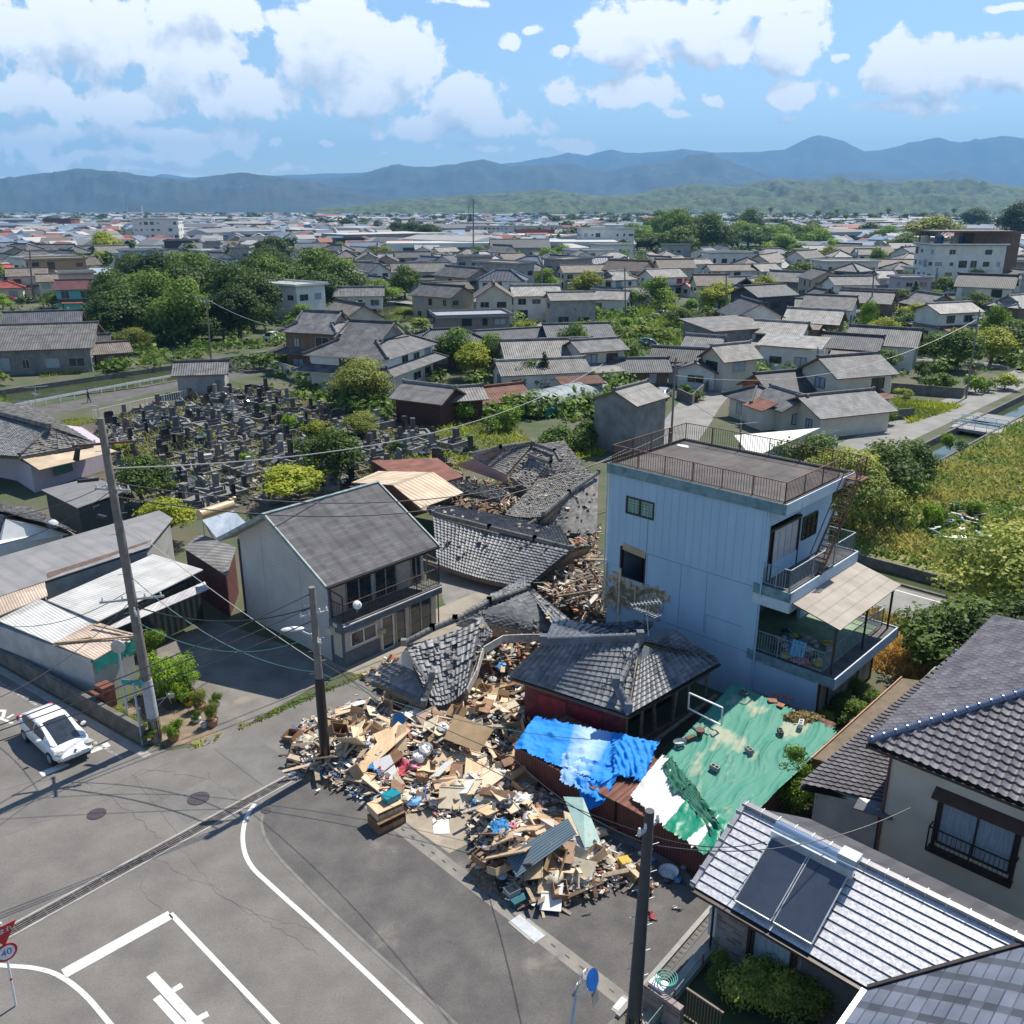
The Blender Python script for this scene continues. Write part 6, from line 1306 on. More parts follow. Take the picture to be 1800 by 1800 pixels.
def grating(name,p,q,w,label,n=4,cross=.5):
    d=(q-p).normalized(); nn=Vector((-d.y,d.x,0)); L=(q-p).length; T=Matrix.Translation((p.x,p.y,0))@Matrix.Rotation(math.atan2(d.y,d.x),4,'Z')
    t=thing(name,label,'drain grating',(p.x,p.y,0),math.atan2(d.y,d.x))
    mb=MB(); mb.box(0,L,-w/2,w/2,.009,.013); mb.build('trench',BLACKP,t)
    mb=MB()
    for i in range(n): y=-w/2+w*(i+.5)/n; mb.box(0,L,y-.025,y+.025,.014,.03)
    k=int(L/cross)
    for i in range(k+1): x=min(L-.03,i*cross); mb.box(x,x+.03,-w/2,w/2,.0135,.028)
    mb.build('bars',STEEL if n>5 else mat('grating_iron',(.20,.18,.17),(.11,.09,.08),.6,.5,scale=5),t)
    mb=MB(); mb.box(0,L,w/2,w/2+.1,.0,.022); mb.box(0,L,-w/2-.1,-w/2,.0,.022); mb.build('rim',CONC,t)
grating('drain_grating',P(-60,1680),P(508,1369),.42,'long rusty drain grating crossing the whole road'); grating('drain_grating',P(512,1367),P(555,1343),.42,'short silvery end section of the road grating by the debris',6)
grating('drain_grating',P(905,1614),P(950,1652),.42,'slotted steel grating set in the lot edge strip',8); grating('drain_grating',P(1085,1762),P(1128,1790),.5,'white-barred grating at the foot of the right pole',8,.08)
# ---------------------------------------------------------------- white car
def car(loc,az,label,name='parked_car',body=None,L=4.35,W=1.75,Hh=1.48,detail=True):
    body=body or mat('car_paint_white',(.80,.80,.80),None,.15,spec=.8)
    o=thing(name,label,'car',loc,-az)   # local +y forward
    # stations: y, half width, z bottom, z belt, roof half width, roof z
    hl=L/2; hw=W/2
    st=[(-hl,.80,.42,.92),(-hl+.12,.93,.30,1.02),(-hl+.6,.99,.22,1.02),(-.9,1.0,.20,.98),(0.,1.0,.2,.95),(.75,1.0,.2,.93),(1.15,.99,.2,.93),(1.6,.97,.22,.84),(hl-.18,.86,.25,.66),(hl-.03,.70,.30,.52)]
    V=[];F=[]
    for y,w_,zb,zt in st:
        x=hw*w_; ring=[(-x*.88,zb),(-x,zb+.14),(-x,(zb+zt)/2+.03),(-x*.96,zt-.03),(-x*.82,zt+.02),(0,zt+.05),(x*.82,zt+.02),(x*.96,zt-.03),(x,(zb+zt)/2+.03),(x,zb+.14),(x*.88,zb)]
        V+=[(a,y,z) for a,z in ring]
    m=11
    for i in range(len(st)-1):
        for j in range(m): a=i*m+j; b=i*m+(j+1)%m; F.append((a,b,b+m,a+m))
    F.append(tuple(range(m))); F.append(tuple((len(st)-1)*m+j for j in range(m))[::-1])
    me=bpy.data.meshes.new('body'); me.from_pydata(V,[],F); me.materials.append(body); me.polygons.foreach_set('use_smooth',[True]*len(F)); me.update(); bo=link('body',me,o)
    sb=bo.modifiers.new('s','SUBSURF'); sb.levels=sb.render_levels=2
    # cabin
    cb=[(-hl+.02,.66,.98,.60,1.0),(-hl+.45,.86,.97,.66,1.24),(-1.2,.91,.96,.69,Hh-.07),(-.5,.92,.95,.71,Hh),(.1,.92,.94,.70,Hh-.04),(.7,.90,.93,.69,Hh-.22),(1.52,.80,.88,.70,.90)]
    V=[];F=[];mi=[]
    for y,wb,zb,wt,zt in cb:
        za=zt*.9+zb*.1; V+=[(-hw*wb,y,zb),(-hw*(wt*.92+wb*.08)-.03,y,za),(-hw*wt*.86,y,zt-.01),(-hw*wt*.4,y,zt+.015),(hw*wt*.4,y,zt+.015),(hw*wt*.86,y,zt-.01),(hw*(wt*.92+wb*.08)+.03,y,za),(hw*wb,y,zb)]
    for i in range(len(cb)-1):
        for j in range(7):
            a=i*8+j; F.append((a,a+1,a+9,a+8)); mi.append(1 if ((j in (0,6) and 0<i<5) or (i in (4,5) and 1<j<5) or (i==0 and 1<j<5)) else 0)
    F.append(tuple(range(8))); mi.append(0); me=bpy.data.meshes.new('cabin'); me.from_pydata(V,[],F); me.materials.append(body); me.materials.append(GLASS)
    me.polygons.foreach_set('material_index',mi); me.polygons.foreach_set('use_smooth',[True]*len(F)); me.update(); cbn=link('cabin',me,o); sb=cbn.modifiers.new('s','SUBSURF'); sb.levels=sb.render_levels=2
    mb=MB()
    for s in (-1,1):
        for a,b in (((hw*.93*s,-.25,.96),(hw*.72*s,-.2,Hh-.06)),((hw*.80*s,1.42,.92),(hw*.66*s,.12,Hh-.07))): mb.bar(a,b,.06,.04)
    mb.build('pillar',body,o)
    tyre=mat('tyre',(.02,.02,.02),None,.8)
    for x in (-hw+.1,hw-.1):
        for y in (-1.35,1.35):
            s=1 if x>0 else -1; mb=MB(); mb.cyl((-.11,0,0),(.11,0,0),.31,.31,20); w_=mb.build('wheel',tyre,o,(x,y,.31)); mb=MB(); mb.cyl((s*.10,0,0),(s*.125,0,0),.20,.18,14); mb.build('rim',STEEL,w_)
    for s in (-1,1):
        mb=MB(); mb.blob((s*hw*.70,hl-.33,.70),.20,.26,.08,10,5,0,0,-s*.5); mb.build('headlight',mat('lamp_clear',(.45,.46,.42),(.3,.31,.27),.1,scale=8),o,smooth=True)
        mb=MB(); mb.blob((s*(hw+.10),.75,1.0),.13,.08,.09,10,5); mb.build('wing_mirror',body,o,smooth=True)
        mb=MB(); mb.blob((s*hw*.80,hl-.16,.40),.08,.07,.07); mb.build('fog_lamp',mat('lamp_amber',(.6,.35,.15),None,.3),o,smooth=True)
        mb=MB(); mb.box(s*hw*.8-.1,s*hw*.8+.1,-hl-.01,-hl+.1,.75,.98); mb.build('tail_light',REDP,o)
    mb=MB(); mb.box(-.55,.55,hl-.1,hl+.015,.27,.38); mb.build('grille',BLACKP,o)
    mb=MB(); mb.box(-.18,.18,hl+.005,hl+.03,.40,.56); pl_=mb.build('number_plate',WHITEP,o)
    if detail:
        tm=link('plate_lettering',text_mesh('20-31',.11,mat('plate_green',(.02,.12,.06),None,.5)),pl_,(0,hl+.034,.47),(math.pi/2,0,math.pi))
        mb=MB(); mb.cyl((0,hl-.12,.66),(0,hl-.05,.68),.05,.05,14); mb.build('badge',BLUEP,o)
    return o
car(Vector((-20.55,34.55,.02)),R(131.5),'white hatchback waiting on the road behind the worn stop line')
NAVY=mat('car_paint_navy',(.02,.025,.05),None,.2); SILV=mat('car_paint_silver',(.45,.46,.48),None,.2,.5); REDC=mat('car_paint_red',(.45,.03,.03),None,.2)
car(P(1165,557),R(80),'dark navy estate car parked in the overgrown grassy plot',body=NAVY,detail=False)
car(P(1140,612),R(100),'dark green van parked by the weedy plot beside collapsed roofs',body=mat('car_paint_dkgreen',(.03,.05,.05),None,.3),detail=False,Hh=1.8)
car(P(1165,700),R(20),'silver car half hidden behind the tall tin shed',body=SILV,detail=False)
car(P(15,530),R(70),'red car parked in a row at the far left',body=REDC,detail=False,Hh=1.6); car(P(22,522),R(80),'white minivan behind the red car at far left',detail=False,Hh=1.8); car(P(45,533),R(80),'black car beside the red car at far left',body=NAVY,detail=False)
car(P(483,600),R(120),'white truck parked on the far canal bank by the big tiled hall',detail=False,Hh=1.8)
# ---------------------------------------------------------------- sheds under the tarpaulins
random.seed(21); np.random.seed(21)
def abbox(name,label,cat,a0,a1,b0,b1,h,wm,rm=None,slope=0):
    c=AB((a0+a1)/2,b0); o=thing(name,label,cat,c,RA); w,d=(a1-a0)/2,(b1-b0); h1=h+.06*d
    mb=MB(); mb.face([(-w,0,0),(w,0,0),(w,0,h),(-w,0,h)]); mb.face([(w,0,0),(w,d,0),(w,d,h1),(w,0,h)]); mb.face([(w,d,0),(-w,d,0),(-w,d,h1),(w,d,h1)]); mb.face([(-w,d,0),(-w,0,0),(-w,0,h),(-w,d,h1)]); mb.build('wall',wm,o)
    q=[(-w-.1,-.1,h),(w+.1,-.1,h),(w+.1,d+.1,h1),(-w-.1,d+.1,h1)]; mb=MB(); mb.slab([Vector(x)+Vector((0,0,.05)) for x in q],.05,0,0,roof_uv(q)); mb.build('roof',rm or U_RUST,o); return o
RC=mat('corrugated_oxide_red',(.17,.055,.045),(.10,.035,.03),.7,scale=1.5,wave=('obj',0,.13,.45,.02))
abbox('shed','oxide red corrugated shed sagging under the blue tarpaulin','shed',-22.3,-17.0,23.6,26.6,1.35,RC)
abbox('shed','long oxide red corrugated shed roofed with the green tarpaulin','shed',-16.9,-12.9,23.65,33.6,1.33,RC)
def cloth_np(cs,nx,ny,amp,seed,ref,pleat=(0,0),fvf=None,edge=.0,droop=0,pe=6):
    cs=[np.array(c,float) for c in cs]; U,V=np.meshgrid(np.linspace(0,1,nx),np.linspace(0,1,ny)); rg=np.random.RandomState(seed)
    Pm=cs[0]*((1-U)*(1-V))[...,None]+cs[1]*(U*(1-V))[...,None]+cs[2]*(U*V)[...,None]+cs[3]*((1-U)*V)[...,None]
    z=np.zeros_like(U)
    for i in range(nx):
        for j in range(ny):
            p=Vector((U[j,i]*4,V[j,i]*4,seed)); a=mn.fractal(p,1.2,2.,3); r=1-abs(mn.noise(Vector((U[j,i]*14+a*1.5,V[j,i]*5-a,seed+5)))*2)
            s=abs(math.sin(pleat[0]*(U[j,i]+.045*a)+pleat[1]*(V[j,i]+.045*a)))**pe if (pleat[0] or pleat[1]) else 0
            z[j,i]=a*amp*(.5 if pe<9 else .9)+max(0,r-.8)*amp*1.2+s*amp*(.45+.9*max(-.4,a))
    e=rg.normal(0,edge,(ny,nx)) if edge else 0
    bo=(np.minimum(np.minimum(U,1-U),np.minimum(V,1-V))<.001)
    Pm[...,0]+=np.where(bo,e,0); Pm[...,1]+=np.where(bo,e,0)
    Pm[...,2]+=z-droop*(np.sin(np.pi*U)*np.sin(np.pi*V))
    Vv=Pm.reshape(-1,3)-np.array(ref)[None]; idx=np.arange(nx*ny).reshape(ny,nx); F=np.stack([idx[:-1,:-1],idx[:-1,1:],idx[1:,1:],idx[1:,:-1]],-1).reshape(-1,4)
    fc=(fvf((U[:-1,:-1]+U[1:,1:])/2,(V[:-1,:-1]+V[1:,1:])/2) if fvf else np.zeros((ny-1,nx-1))).reshape(-1)
    return Vv,F,fc
def clothmat(name,c1,c2,rough=.68,tr=.12):
    m=leafmat(name,c1,c2,tr); b=m.node_tree.nodes['Principled BSDF']; b.inputs['Roughness'].default_value=rough; b.inputs['Specular IOR Level'].default_value=.25
    for n in m.node_tree.nodes:
        if n.type=='MAP_RANGE': n.inputs[3].default_value=1; n.inputs[4].default_value=1
    # faint creases and dust
    N=m.node_tree.nodes; L=m.node_tree.links; tc=N.new('ShaderNodeTexCoord'); nz=N.new('ShaderNodeTexNoise'); nz.inputs['Scale'].default_value=4; nz.inputs['Detail'].default_value=5; L.new(tc.outputs['Object'],nz.inputs['Vector'])
    bp=N.new('ShaderNodeBump'); bp.inputs['Distance'].default_value=.015; bp.inputs['Strength'].default_value=.5; L.new(nz.outputs['Fac'],bp.inputs['Height']); L.new(bp.outputs[0],b.inputs['Normal']); return m
def tarp(name,label,pieces,m,cat='tarpaulin'):
    c=Vector(pieces[0][0][0]); c.z=0; Vs=[];Fs=[];fs=[];n=0
    for cs,kw in pieces:
        V,F,f=cloth_np(cs,ref=c,**kw); Vs.append(V);Fs.append(F+n);fs.append(f); n+=len(V)
    me=np_mesh(name,np.concatenate(Vs),np.concatenate(Fs),np.concatenate(fs),m); me.polygons.foreach_set('use_smooth',[True]*len(me.polygons)); o=link(name,me,None,c); return tag(o,label,cat)
BT=clothmat('tarp_blue',(.50,.66,.85),(.02,.25,.72))
stripe=lambda U,V: np.clip(1-np.abs((U-.58+.2*(V-.5)))/.16,0,1)**.5*.8
tarp('tarpaulin','crumpled bright blue tarpaulin with a pale worn middle over the red shed',[
    (Q((903,1314,1.5),(1062,1378,1.5),(1160,1306,1.75),(940,1258,1.85)),dict(nx=90,ny=60,amp=.11,seed=3,pe=12,pleat=(11,3),fvf=stripe,edge=.03)),
    (Q((985,1372,1.35),(1062,1412,1.25),(1095,1350,1.66),(990,1325,1.62)),dict(nx=40,ny=36,amp=.14,seed=4,pleat=(14,0),fvf=lambda U,V:np.clip(.7-U,0,1)*.8,edge=.04)),
    (Q((1028,1428,.75),(1062,1412,1.0),(1066,1378,1.5),(1010,1368,1.5)),dict(nx=20,ny=26,amp=.10,seed=5,pleat=(9,0),edge=.05)),
    (Q((1080,1362,1.7),(1132,1372,1.6),(1158,1304,1.95),(1078,1300,1.9)),dict(nx=50,ny=50,amp=.17,seed=6,pleat=(17,9),edge=.07)),
    ],BT)
GTm=clothmat('tarp_green',(.34,.38,.27),(.05,.25,.185),.6); GD=clothmat('tarp_deep_green',(.65,.65,.62),(.005,.22,.13),.4)
def dust(U,V):
    out=np.zeros_like(U)
    for j in range(U.shape[0]):
        for i in range(U.shape[1]): out[j,i]=max(0,mn.fractal(Vector((U[j,i]*5,V[j,i]*5,7)),1.,2.,5)-.12)*2.2
    return np.clip(out+.06,0,1)
tarp('tarpaulin','big faded green tarpaulin with dust patches weighted down with blocks',[
    (Q((1160,1340,1.72),(1278,1478,1.52),(1474,1285,2.15),(1290,1200,2.15)),dict(nx=130,ny=130,amp=.085,seed=12,pe=16,pleat=(24,6),fvf=dust,edge=.06)),],GTm)
tarp('tarpaulin','white tarpaulin corner draped over the end of the long red shed',[
    (Q((1108,1398,1.57),(1168,1455,1.52),(1222,1392,1.8),(1165,1325,1.85)),dict(nx=44,ny=44,amp=.05,seed=15,pleat=(5,3),fvf=lambda U,V:np.ones_like(U),edge=.04)),],GD)
tarp('tarpaulin','deep green hanging flap with a white wedge at the end of the long red shed',[
    (Q((1166,1453,1.53),(1240,1502,1.48),(1288,1455,1.68),(1220,1390,1.84)),dict(nx=44,ny=40,amp=.05,seed=16,pleat=(7,2),fvf=lambda U,V:(np.abs(U-.66)<.13*(1-V)).astype(float),edge=.04)),],GD)
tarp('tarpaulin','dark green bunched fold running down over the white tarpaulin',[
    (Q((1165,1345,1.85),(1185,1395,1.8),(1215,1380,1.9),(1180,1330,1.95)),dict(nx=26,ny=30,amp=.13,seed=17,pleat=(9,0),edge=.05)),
    (Q((1195,1392,1.82),(1258,1478,1.55),(1275,1462,1.68),(1215,1375,1.95)),dict(nx=26,ny=40,amp=.12,seed=18,pleat=(9,0),edge=.05)),],clothmat('tarp_shadow_green',(.1,.2,.15),(.02,.12,.08)))  # darker copy of the tarp green, the fold's shade put into its colour
# weights on the green tarp
def block(u,v,z,label,s=(.38,.2,.19),m=None,name='concrete_block'):
    p=P(u,v,z); mb=MB(); x,y,h=s; x/=2;y/=2
    mb.box(-x,x,-y,-y+.035,0,h); mb.box(-x,x,y-.035,y,0,h)
    for q in (-x,-.02,x-.04): mb.box(q,q+.04,-y+.035,y-.035,0,h)
    return tag(mb.build(name,m or CONC,None,p,(R(random.uniform(-6,6)),R(random.uniform(-6,6)),random.uniform(0,3))),label,'block')
block(1317,1322,1.95,'pale concrete block in the middle of the green tarpaulin'); block(1256,1353,1.8,'tan concrete block low on the green tarpaulin'); block(1371,1290,2.05,'dark hollow block on the upper green tarpaulin',m=CONCD); block(1408,1275,2.15,'white hollow block near the dry grass patch on the green tarpaulin',m=W_WHITE); block(1307,1222,2.15,'dark hollow block at the shaded top corner of the green tarpaulin',m=CONCD)
mb=MB(); mb.cyl((0,0,0),(0,0,.26),.13,.19,14); mb.cyl((0,0,.2),(0,0,.27),.2,.2,14); tag(mb.build('flower_pot',mat('pot_dark_red',(.10,.03,.025),None,.6),None,P(1230,1292,1.95)),'dark red flower pot standing on the green tarpaulin','flower pot')
mb=MB(); mb.box(-.22,.22,-.1,.1,0,.1); tag(mb.build('brick',RUST,None,P(1213,1298,1.93),(0,0,.6)),'red-brown brick lying beside the flower pot on the green tarpaulin','brick')
mb=MB()
for k in range(16):
    a=k*.3927; b=a+.3927; f=lambda t,r_,z:(math.cos(t)*r_*1.6,math.sin(t)*r_,z); mb.face([f(a,.15,0),f(b,.15,0),f(b,.2,.16),f(a,.2,.16)]); 
mb.box(-.2,.2,-.12,.12,0,.02); tag(mb.build('basin',STEEL,None,P(1195,1308,1.9),(0,0,.4)),'small grey oval basin at the left edge of the green tarpaulin','basin')
for i,(u,v,z) in enumerate(((1358,1232,2.2),(1372,1240,2.2),(1385,1228,2.2),(1366,1222,2.22))):
    mb=MB(); mb.box(-.2,.2,-.14,.14,0,.04); tag(mb.build('roof_tile_shard',mat('terracotta',(.34,.13,.07),(.2,.08,.05),.8),None,P(u,v,z),(.1,.1,i)),['largest','second','far','outer'][i]+' terracotta shard dropped on the shaded top of the green tarpaulin','tile shard')
V,F,fv=leaf_cloud([(0,0,.05,.8,.4,.12)],900,.16,5); o=link('dry_grass_tuft',np_mesh('dry_grass_tuft',V,F,fv,LF_TAN),None,P(1410,1262,2.12)); tag(o,'heap of dry brown grass on the upper right of the green tarpaulin','dry grass')
mb=MB(); a,b,c_,d_=Q((1212,1218,3.0),(1270,1244,3.0),(1268,1275,2.2),(1210,1245,2.2)); r0=a.copy()
for p,q in ((a,b),(b,c_),(c_,d_),(d_,a)): mb.bar(p-r0,q-r0,.07,.05)
tag(mb.build('window_frame',WHITEP,None,r0),'empty white window frame leaning between the corner house and green tarpaulin','window frame')
# ---------------------------------------------------------------- the debris heap
G_=[(P(620,1335),.95,2.1,'by the black-sleeved pole'),(P(760,1305),.9,1.8,'below the broken-backed roof'),(P(860,1290),1.2,1.6,'beside the blue tarpaulin'),(P(700,1385),.3,1.6,'behind the stacked cabinets'),(P(900,1520),1.15,1.5,'round the blue-grey corrugated sheet'),(P(1010,1540),.8,1.4,'at the outer end of the heap'),(P(880,1445),.75,1.1,'in the middle of the heap'),(P(815,1395),.4,1.5,'between the two parts of the heap'),(P(555,1330),.5,1.0,'on the roadside edge of the heap'),(P(890,1180),1.1,1.6,'between the two fallen tiled roofs')]
def hh(p):
    return sum(h*math.exp(-((p.x-g.x)**2+(p.y-g.y)**2)/(r*r*.7)) for g,h,r,_ in G_)
def where(p): return min(G_,key=lambda g:((p.x-g[0].x)**2+(p.y-g[0].y)**2))[3]
HP=[P(*q) for q in ((512,1350),(520,1275),(600,1238),(760,1215),(860,1150),(930,1190),(935,1260),(925,1370),(1040,1440),(1110,1520),(1150,1560),(1090,1575),(980,1588),(900,1590),(850,1540),(820,1480),(830,1425),(770,1440),(690,1410),(620,1400),(560,1370))]
def inside(p,poly):
    c=False; n=len(poly)
    for i in range(n):
        a,b=poly[i],poly[(i+1)%n]
        if (a.y>p.y)!=(b.y>p.y) and p.x<(b.x-a.x)*(p.y-a.y)/(b.y-a.y)+a.x: c=not c
    return c
def rnd_in(poly):
    xs=[p.x for p in poly]; ys=[p.y for p in poly]
    while True:
        p=Vector((random.uniform(min(xs),max(xs)),random.uniform(min(ys),max(ys)),0))
        if inside(p,poly): return p
cnt={}
def uniq(base,p,forms=()):
    return base+' '+where(p)
PLC=[('pale',WOODL),('weathered',WOOD),('dark',mat('timber_dark',(.14,.085,.05),(.08,.05,.03),.8,scale=5,objvar=.3)),('grey',mat('timber_grey',(.34,.31,.27),(.22,.20,.17),.85,scale=5)),('reddish',mat('timber_red',(.30,.12,.07),(.2,.08,.05),.75,scale=5))]
SIZ=[('short',(.3,.8)),('mid-length',(.8,1.5)),('long',(1.5,2.8))]
# loose scrap that nobody could count
mb=MB(); sc=[(.50,.40,.28),(.28,.20,.13),(.66,.64,.60),(.15,.12,.10),(.38,.35,.31),(.05,.1,.25),(.45,.10,.08)]
cols=[]
for i in range(5600):
    p=rnd_in(HP) if random.random()<.9 else rnd_in(HP)+Vector((random.uniform(-.8,.8),random.uniform(-.8,.8),0))
    z=hh(p)*random.uniform(.72,1.0); l=random.choice((random.uniform(.08,.25),random.uniform(.2,.7))); w_=random.uniform(.015,.09)
    T=Matrix.Translation((p.x,p.y,z+.03))@Matrix.Rotation(random.uniform(0,6.28),4,'Z')@Matrix.Rotation(random.gauss(0,.35),4,'X')
    mb.box(-w_,w_,-l/2,l/2,-.012,.012,0,T); c=random.choices(sc,(4,3,4,3,4,.5,.4))[0]; k=random.uniform(.7,1.15); cols+= [(c[0]*k,c[1]*k,c[2]*k,1)]*6
me=mb.mesh('splintered_litter',colmat('scrap_colours',.8)); at=me.attributes.new('Col','FLOAT_COLOR','FACE'); at.data.foreach_set('color',[x for c in cols for x in c]); tag(link('splintered_litter',me),kind='stuff')
# solid core so that the heap has a floor
mb=MB(); xs=[p.x for p in HP]; ys=[p.y for p in HP]; n=60
def gp(i,j):
    x=min(xs)-1+(max(xs)-min(xs)+2)*i/n; y=min(ys)-1+(max(ys)-min(ys)+2)*j/n; h=hh(Vector((x,y)))*.8-.16; return (x,y,h+.12*mn.noise(Vector((x*3,y*3,0))))
for i in range(n):
    for j in range(n):
        q=[gp(i,j),gp(i+1,j),gp(i+1,j+1),gp(i,j+1)]
        if max(a[2] for a in q)>-.05: mb.face(q)
tag(mb.build('rubble_mound',mat('rubble_soil',(.22,.16,.10),(.07,.05,.04),.95,scale=7)),kind='stuff')
def place(o,p,z,tilt=.3,rz=None):
    o.location=(p.x,p.y,z); o.rotation_euler=(random.gauss(0,tilt),random.gauss(0,tilt),random.uniform(0,6.28) if rz is None else rz)
plank_me={}
for i in range(230):
    p=rnd_in(HP); ci=random.choices(range(5),(5,5,2,4,1))[0]; si=random.choices(range(3),(4,4,2))[0]; l=random.uniform(*SIZ[si][1]); w_=random.uniform(.05,.13)
    mb=MB(); mb.box(-w_,w_,-l/2,l/2,-.02,.02); o=mb.build('plank',PLC[ci][1]); place(o,p,hh(p)*.95+.08,.28 if l<1.5 else .16)
    tag(o,f'{SIZ[si][0]} {PLC[ci][0]} plank '+where(p),'plank','planks in the debris heap')
BRD=[('tan',mat('board_tan',(.60,.43,.26),(.46,.31,.18),.7,scale=1.5,stretch=(4,.6,1),objvar=.2)),('cream',mat('board_cream',(.60,.52,.38),(.5,.42,.30),.75,objvar=.15)),('brown',mat('board_brown',(.26,.14,.07),(.17,.09,.05),.5,scale=3,objvar=.2)),('white',W_WHITE)]
for i in range(92):
    p=rnd_in(HP); ci=random.choices(range(4),(5,5,3,2))[0]; a,b=random.uniform(.22,.5),random.uniform(.35,.85)
    mb=MB(); mb.box(-a,a,-b,b,-.012,.012); 
    if ci!=3: mb.box(-a,-a+.04,-b,b,.012,.04); mb.box(a-.04,a,-b,b,.012,.04)
    o=mb.build('board',BRD[ci][1]); place(o,p,hh(p)*1.0+.16,.38); tag(o,('small ' if b<.6 else 'large ')+BRD[ci][0]+' board '+where(p),'board','boards in the debris heap')
CARD=mat('cardboard',(.46,.31,.17),(.38,.25,.13),.85,scale=2,objvar=.15)
def carton(p,z,s,label,rot,m=CARD,group='cartons in the debris heap',open_=True,name='cardboard_box'):
    mb=MB(); a,b,h=s; t=.012
    mb.box(-a,a,-b,-b+t,0,h); mb.box(-a,a,b-t,b,0,h); mb.box(-a,-a+t,-b+t,b-t,0,h); mb.box(a-t,a,-b+t,b-t,0,h); mb.box(-a+t,a-t,-b+t,b-t,0,t)
    if open_:
        for sx in (-1,1):
            T=Matrix.Translation((sx*a,0,h))@Matrix.Rotation(-sx*R(random.uniform(20,70)),4,'Y'); mb.box(min(0,sx*a*.8),max(0,sx*a*.8),-b,b,0,t,0,T)
    o=mb.build(name,m,None,(p.x,p.y,z),rot); return tag(o,label,'box',group)
for i in range(46):
    p=rnd_in(HP); ci=random.randrange(3); s=(random.uniform(.18,.4),random.uniform(.25,.5),random.uniform(.2,.42)); mm=[CARD,BRD[0][1],BRD[2][1]][ci]
    carton(p,hh(p)+.02,s,['open brown carton','tan drawer box','dark brown drawer'][ci]+' '+where(p),(random.gauss(0,.5),random.gauss(0,.5),random.uniform(0,6)),mm,name=['cardboard_box','drawer','drawer'][ci],open_=ci==0)
for i in range(64):
    p=rnd_in(HP); ci=random.choices(range(8),(7,2,4,2,2,1,5,4))[0]; bag(Vector((p.x,p.y,hh(p)+.02)),random.uniform(.14,.36),ci,BAGN[ci]+' plastic bag or cloth bundle '+where(p),'bundle','bags and bundles in the debris heap')
CL=[clothmat('fabric_'+n,c,c2,.8,.1) for n,c,c2 in (('white',(.6,.6,.58),(.5,.5,.48)),('blue',(.1,.35,.6),(.02,.15,.4)),('grey',(.2,.2,.23),(.1,.1,.12)),('red',(.5,.1,.12),(.3,.03,.05)))]
for i,(u,v,z,ci,lab,s) in enumerate([(690,1350,.5,3,'pink-red sheet heaped beside the blue sheet',.6),(672,1345,.55,1,'bright blue sheet heaped under the pink-red one',.5),(545,1340,.2,2,'dark striped cloth at the roadside edge of the debris',.7),(912,1400,.8,0,'bulging white futon on the middle of the debris',.5),(745,1320,.5,2,'dark jacket lying over baskets',.45),(880,1455,.7,1,'pale blue quilt crumpled in the debris',.45),(1030,1490,.6,0,'white padded quilt roll below the teal sheet',.5),(860,1520,.2,3,'pink cloth at the lower edge of the debris',.4),(1150,1610,.02,3,'small pink rag lying alone on the dark lot',.2),(1190,1595,.02,0,'small pale rag near the drain holes',.15)]):
    p=P(u,v,z); q=[p+Vector((-s,-s*.7,-.1)),p+Vector((s,-s*.7,-.12)),p+Vector((s,s*.7,.05)),p+Vector((-s,s*.7,.08))]
    V,F,f=cloth_np(q,22,22,s*.32,40+i,p,pleat=(6,3),edge=.06,fvf=lambda U,V:np.random.rand(*U.shape)); me=np_mesh('cloth',V,F,f,CL[ci]); me.polygons.foreach_set('use_smooth',[True]*len(me.polygons)); tag(link('cloth',me,None,p,(0,0,i)),lab,'cloth')
# named pieces
def panel(cs,label,m,t=.03,name='board',cat='board'):
    p=cs[0]; mb=MB(); mb.slab([c-p for c in cs],t,0,0,roof_uv([c-p for c in cs])); return tag(mb.build(name,m,None,p),label,cat)
panel(Q((602,1366,.3),(622,1374,.35),(722,1284,1.3),(700,1268,1.35)),'longest light plywood panel leaning across the heap near the black-sleeved pole',BRD[0][1])
panel(Q((594,1360,.1),(606,1355,.1),(600,1305,1.1),(590,1310,1.1)),'cream door panel standing against the heap beside the pole',BRD[1][1])
panel(Q((690,1322,.7),(716,1318,.7),(714,1272,1.5),(700,1275,1.5)),'narrow tan board upright behind the longest plywood panel',BRD[0][1])
CS=tilemat('corrugated_blue_grey',(.20,.28,.34),(.15,.22,.27),.4,pu=.12,pv=9,dip=.3,var=.1,bump=.02)
q=Q((890,1505,1.2),(908,1542,.9),(1014,1466,1.6),(998,1438,1.8)); o=panel(q,'blue-grey corrugated sheet lying across the outer debris',CS,.02,'corrugated_sheet','metal sheet')
uvs=[(0,0),(1.0,0),(1.0,3),(0,3)]; 
ul=o.data.uv_layers[0]; 
for pl in o.data.polygons:
    if len(pl.loop_indices)==4:
        for k,li in enumerate(pl.loop_indices): ul.data[li].uv=[(0,0),(1,0),(1,3),(0,3)][k]
panel(Q((1028,1490,.7),(1058,1485,.6),(1025,1402,1.4),(990,1400,1.4)),'rust-spotted teal corrugated sheet beside the blue tarpaulin tail',mat('teal_sheet',(.22,.36,.34),(.15,.27,.26),.5,scale=2,stain=((.2,.13,.08),2,.62)),.02,'corrugated_sheet','metal sheet')
panel(Q((762,1466,.03),(791,1465,.03),(788,1438,.03),(760,1439,.03)),'white square panel flat on the concrete by the debris',W_WHITE)
panel(Q((842,1395,.9),(900,1404,.9),(905,1392,1.05),(848,1383,1.05)),'curved brown headboard in the middle of the debris',BRD[2][1],.25)
panel(Q((780,1298,1.0),(842,1322,.9),(868,1282,1.6),(800,1255,1.7)),'large folded tan carton sheet on top of the heap',CARD)
panel(Q((985,1560,.3),(1030,1570,.3),(1050,1515,.9),(1000,1505,.9)),'broad buckled cream carton sheet at the outer end of the heap',BRD[1][1])
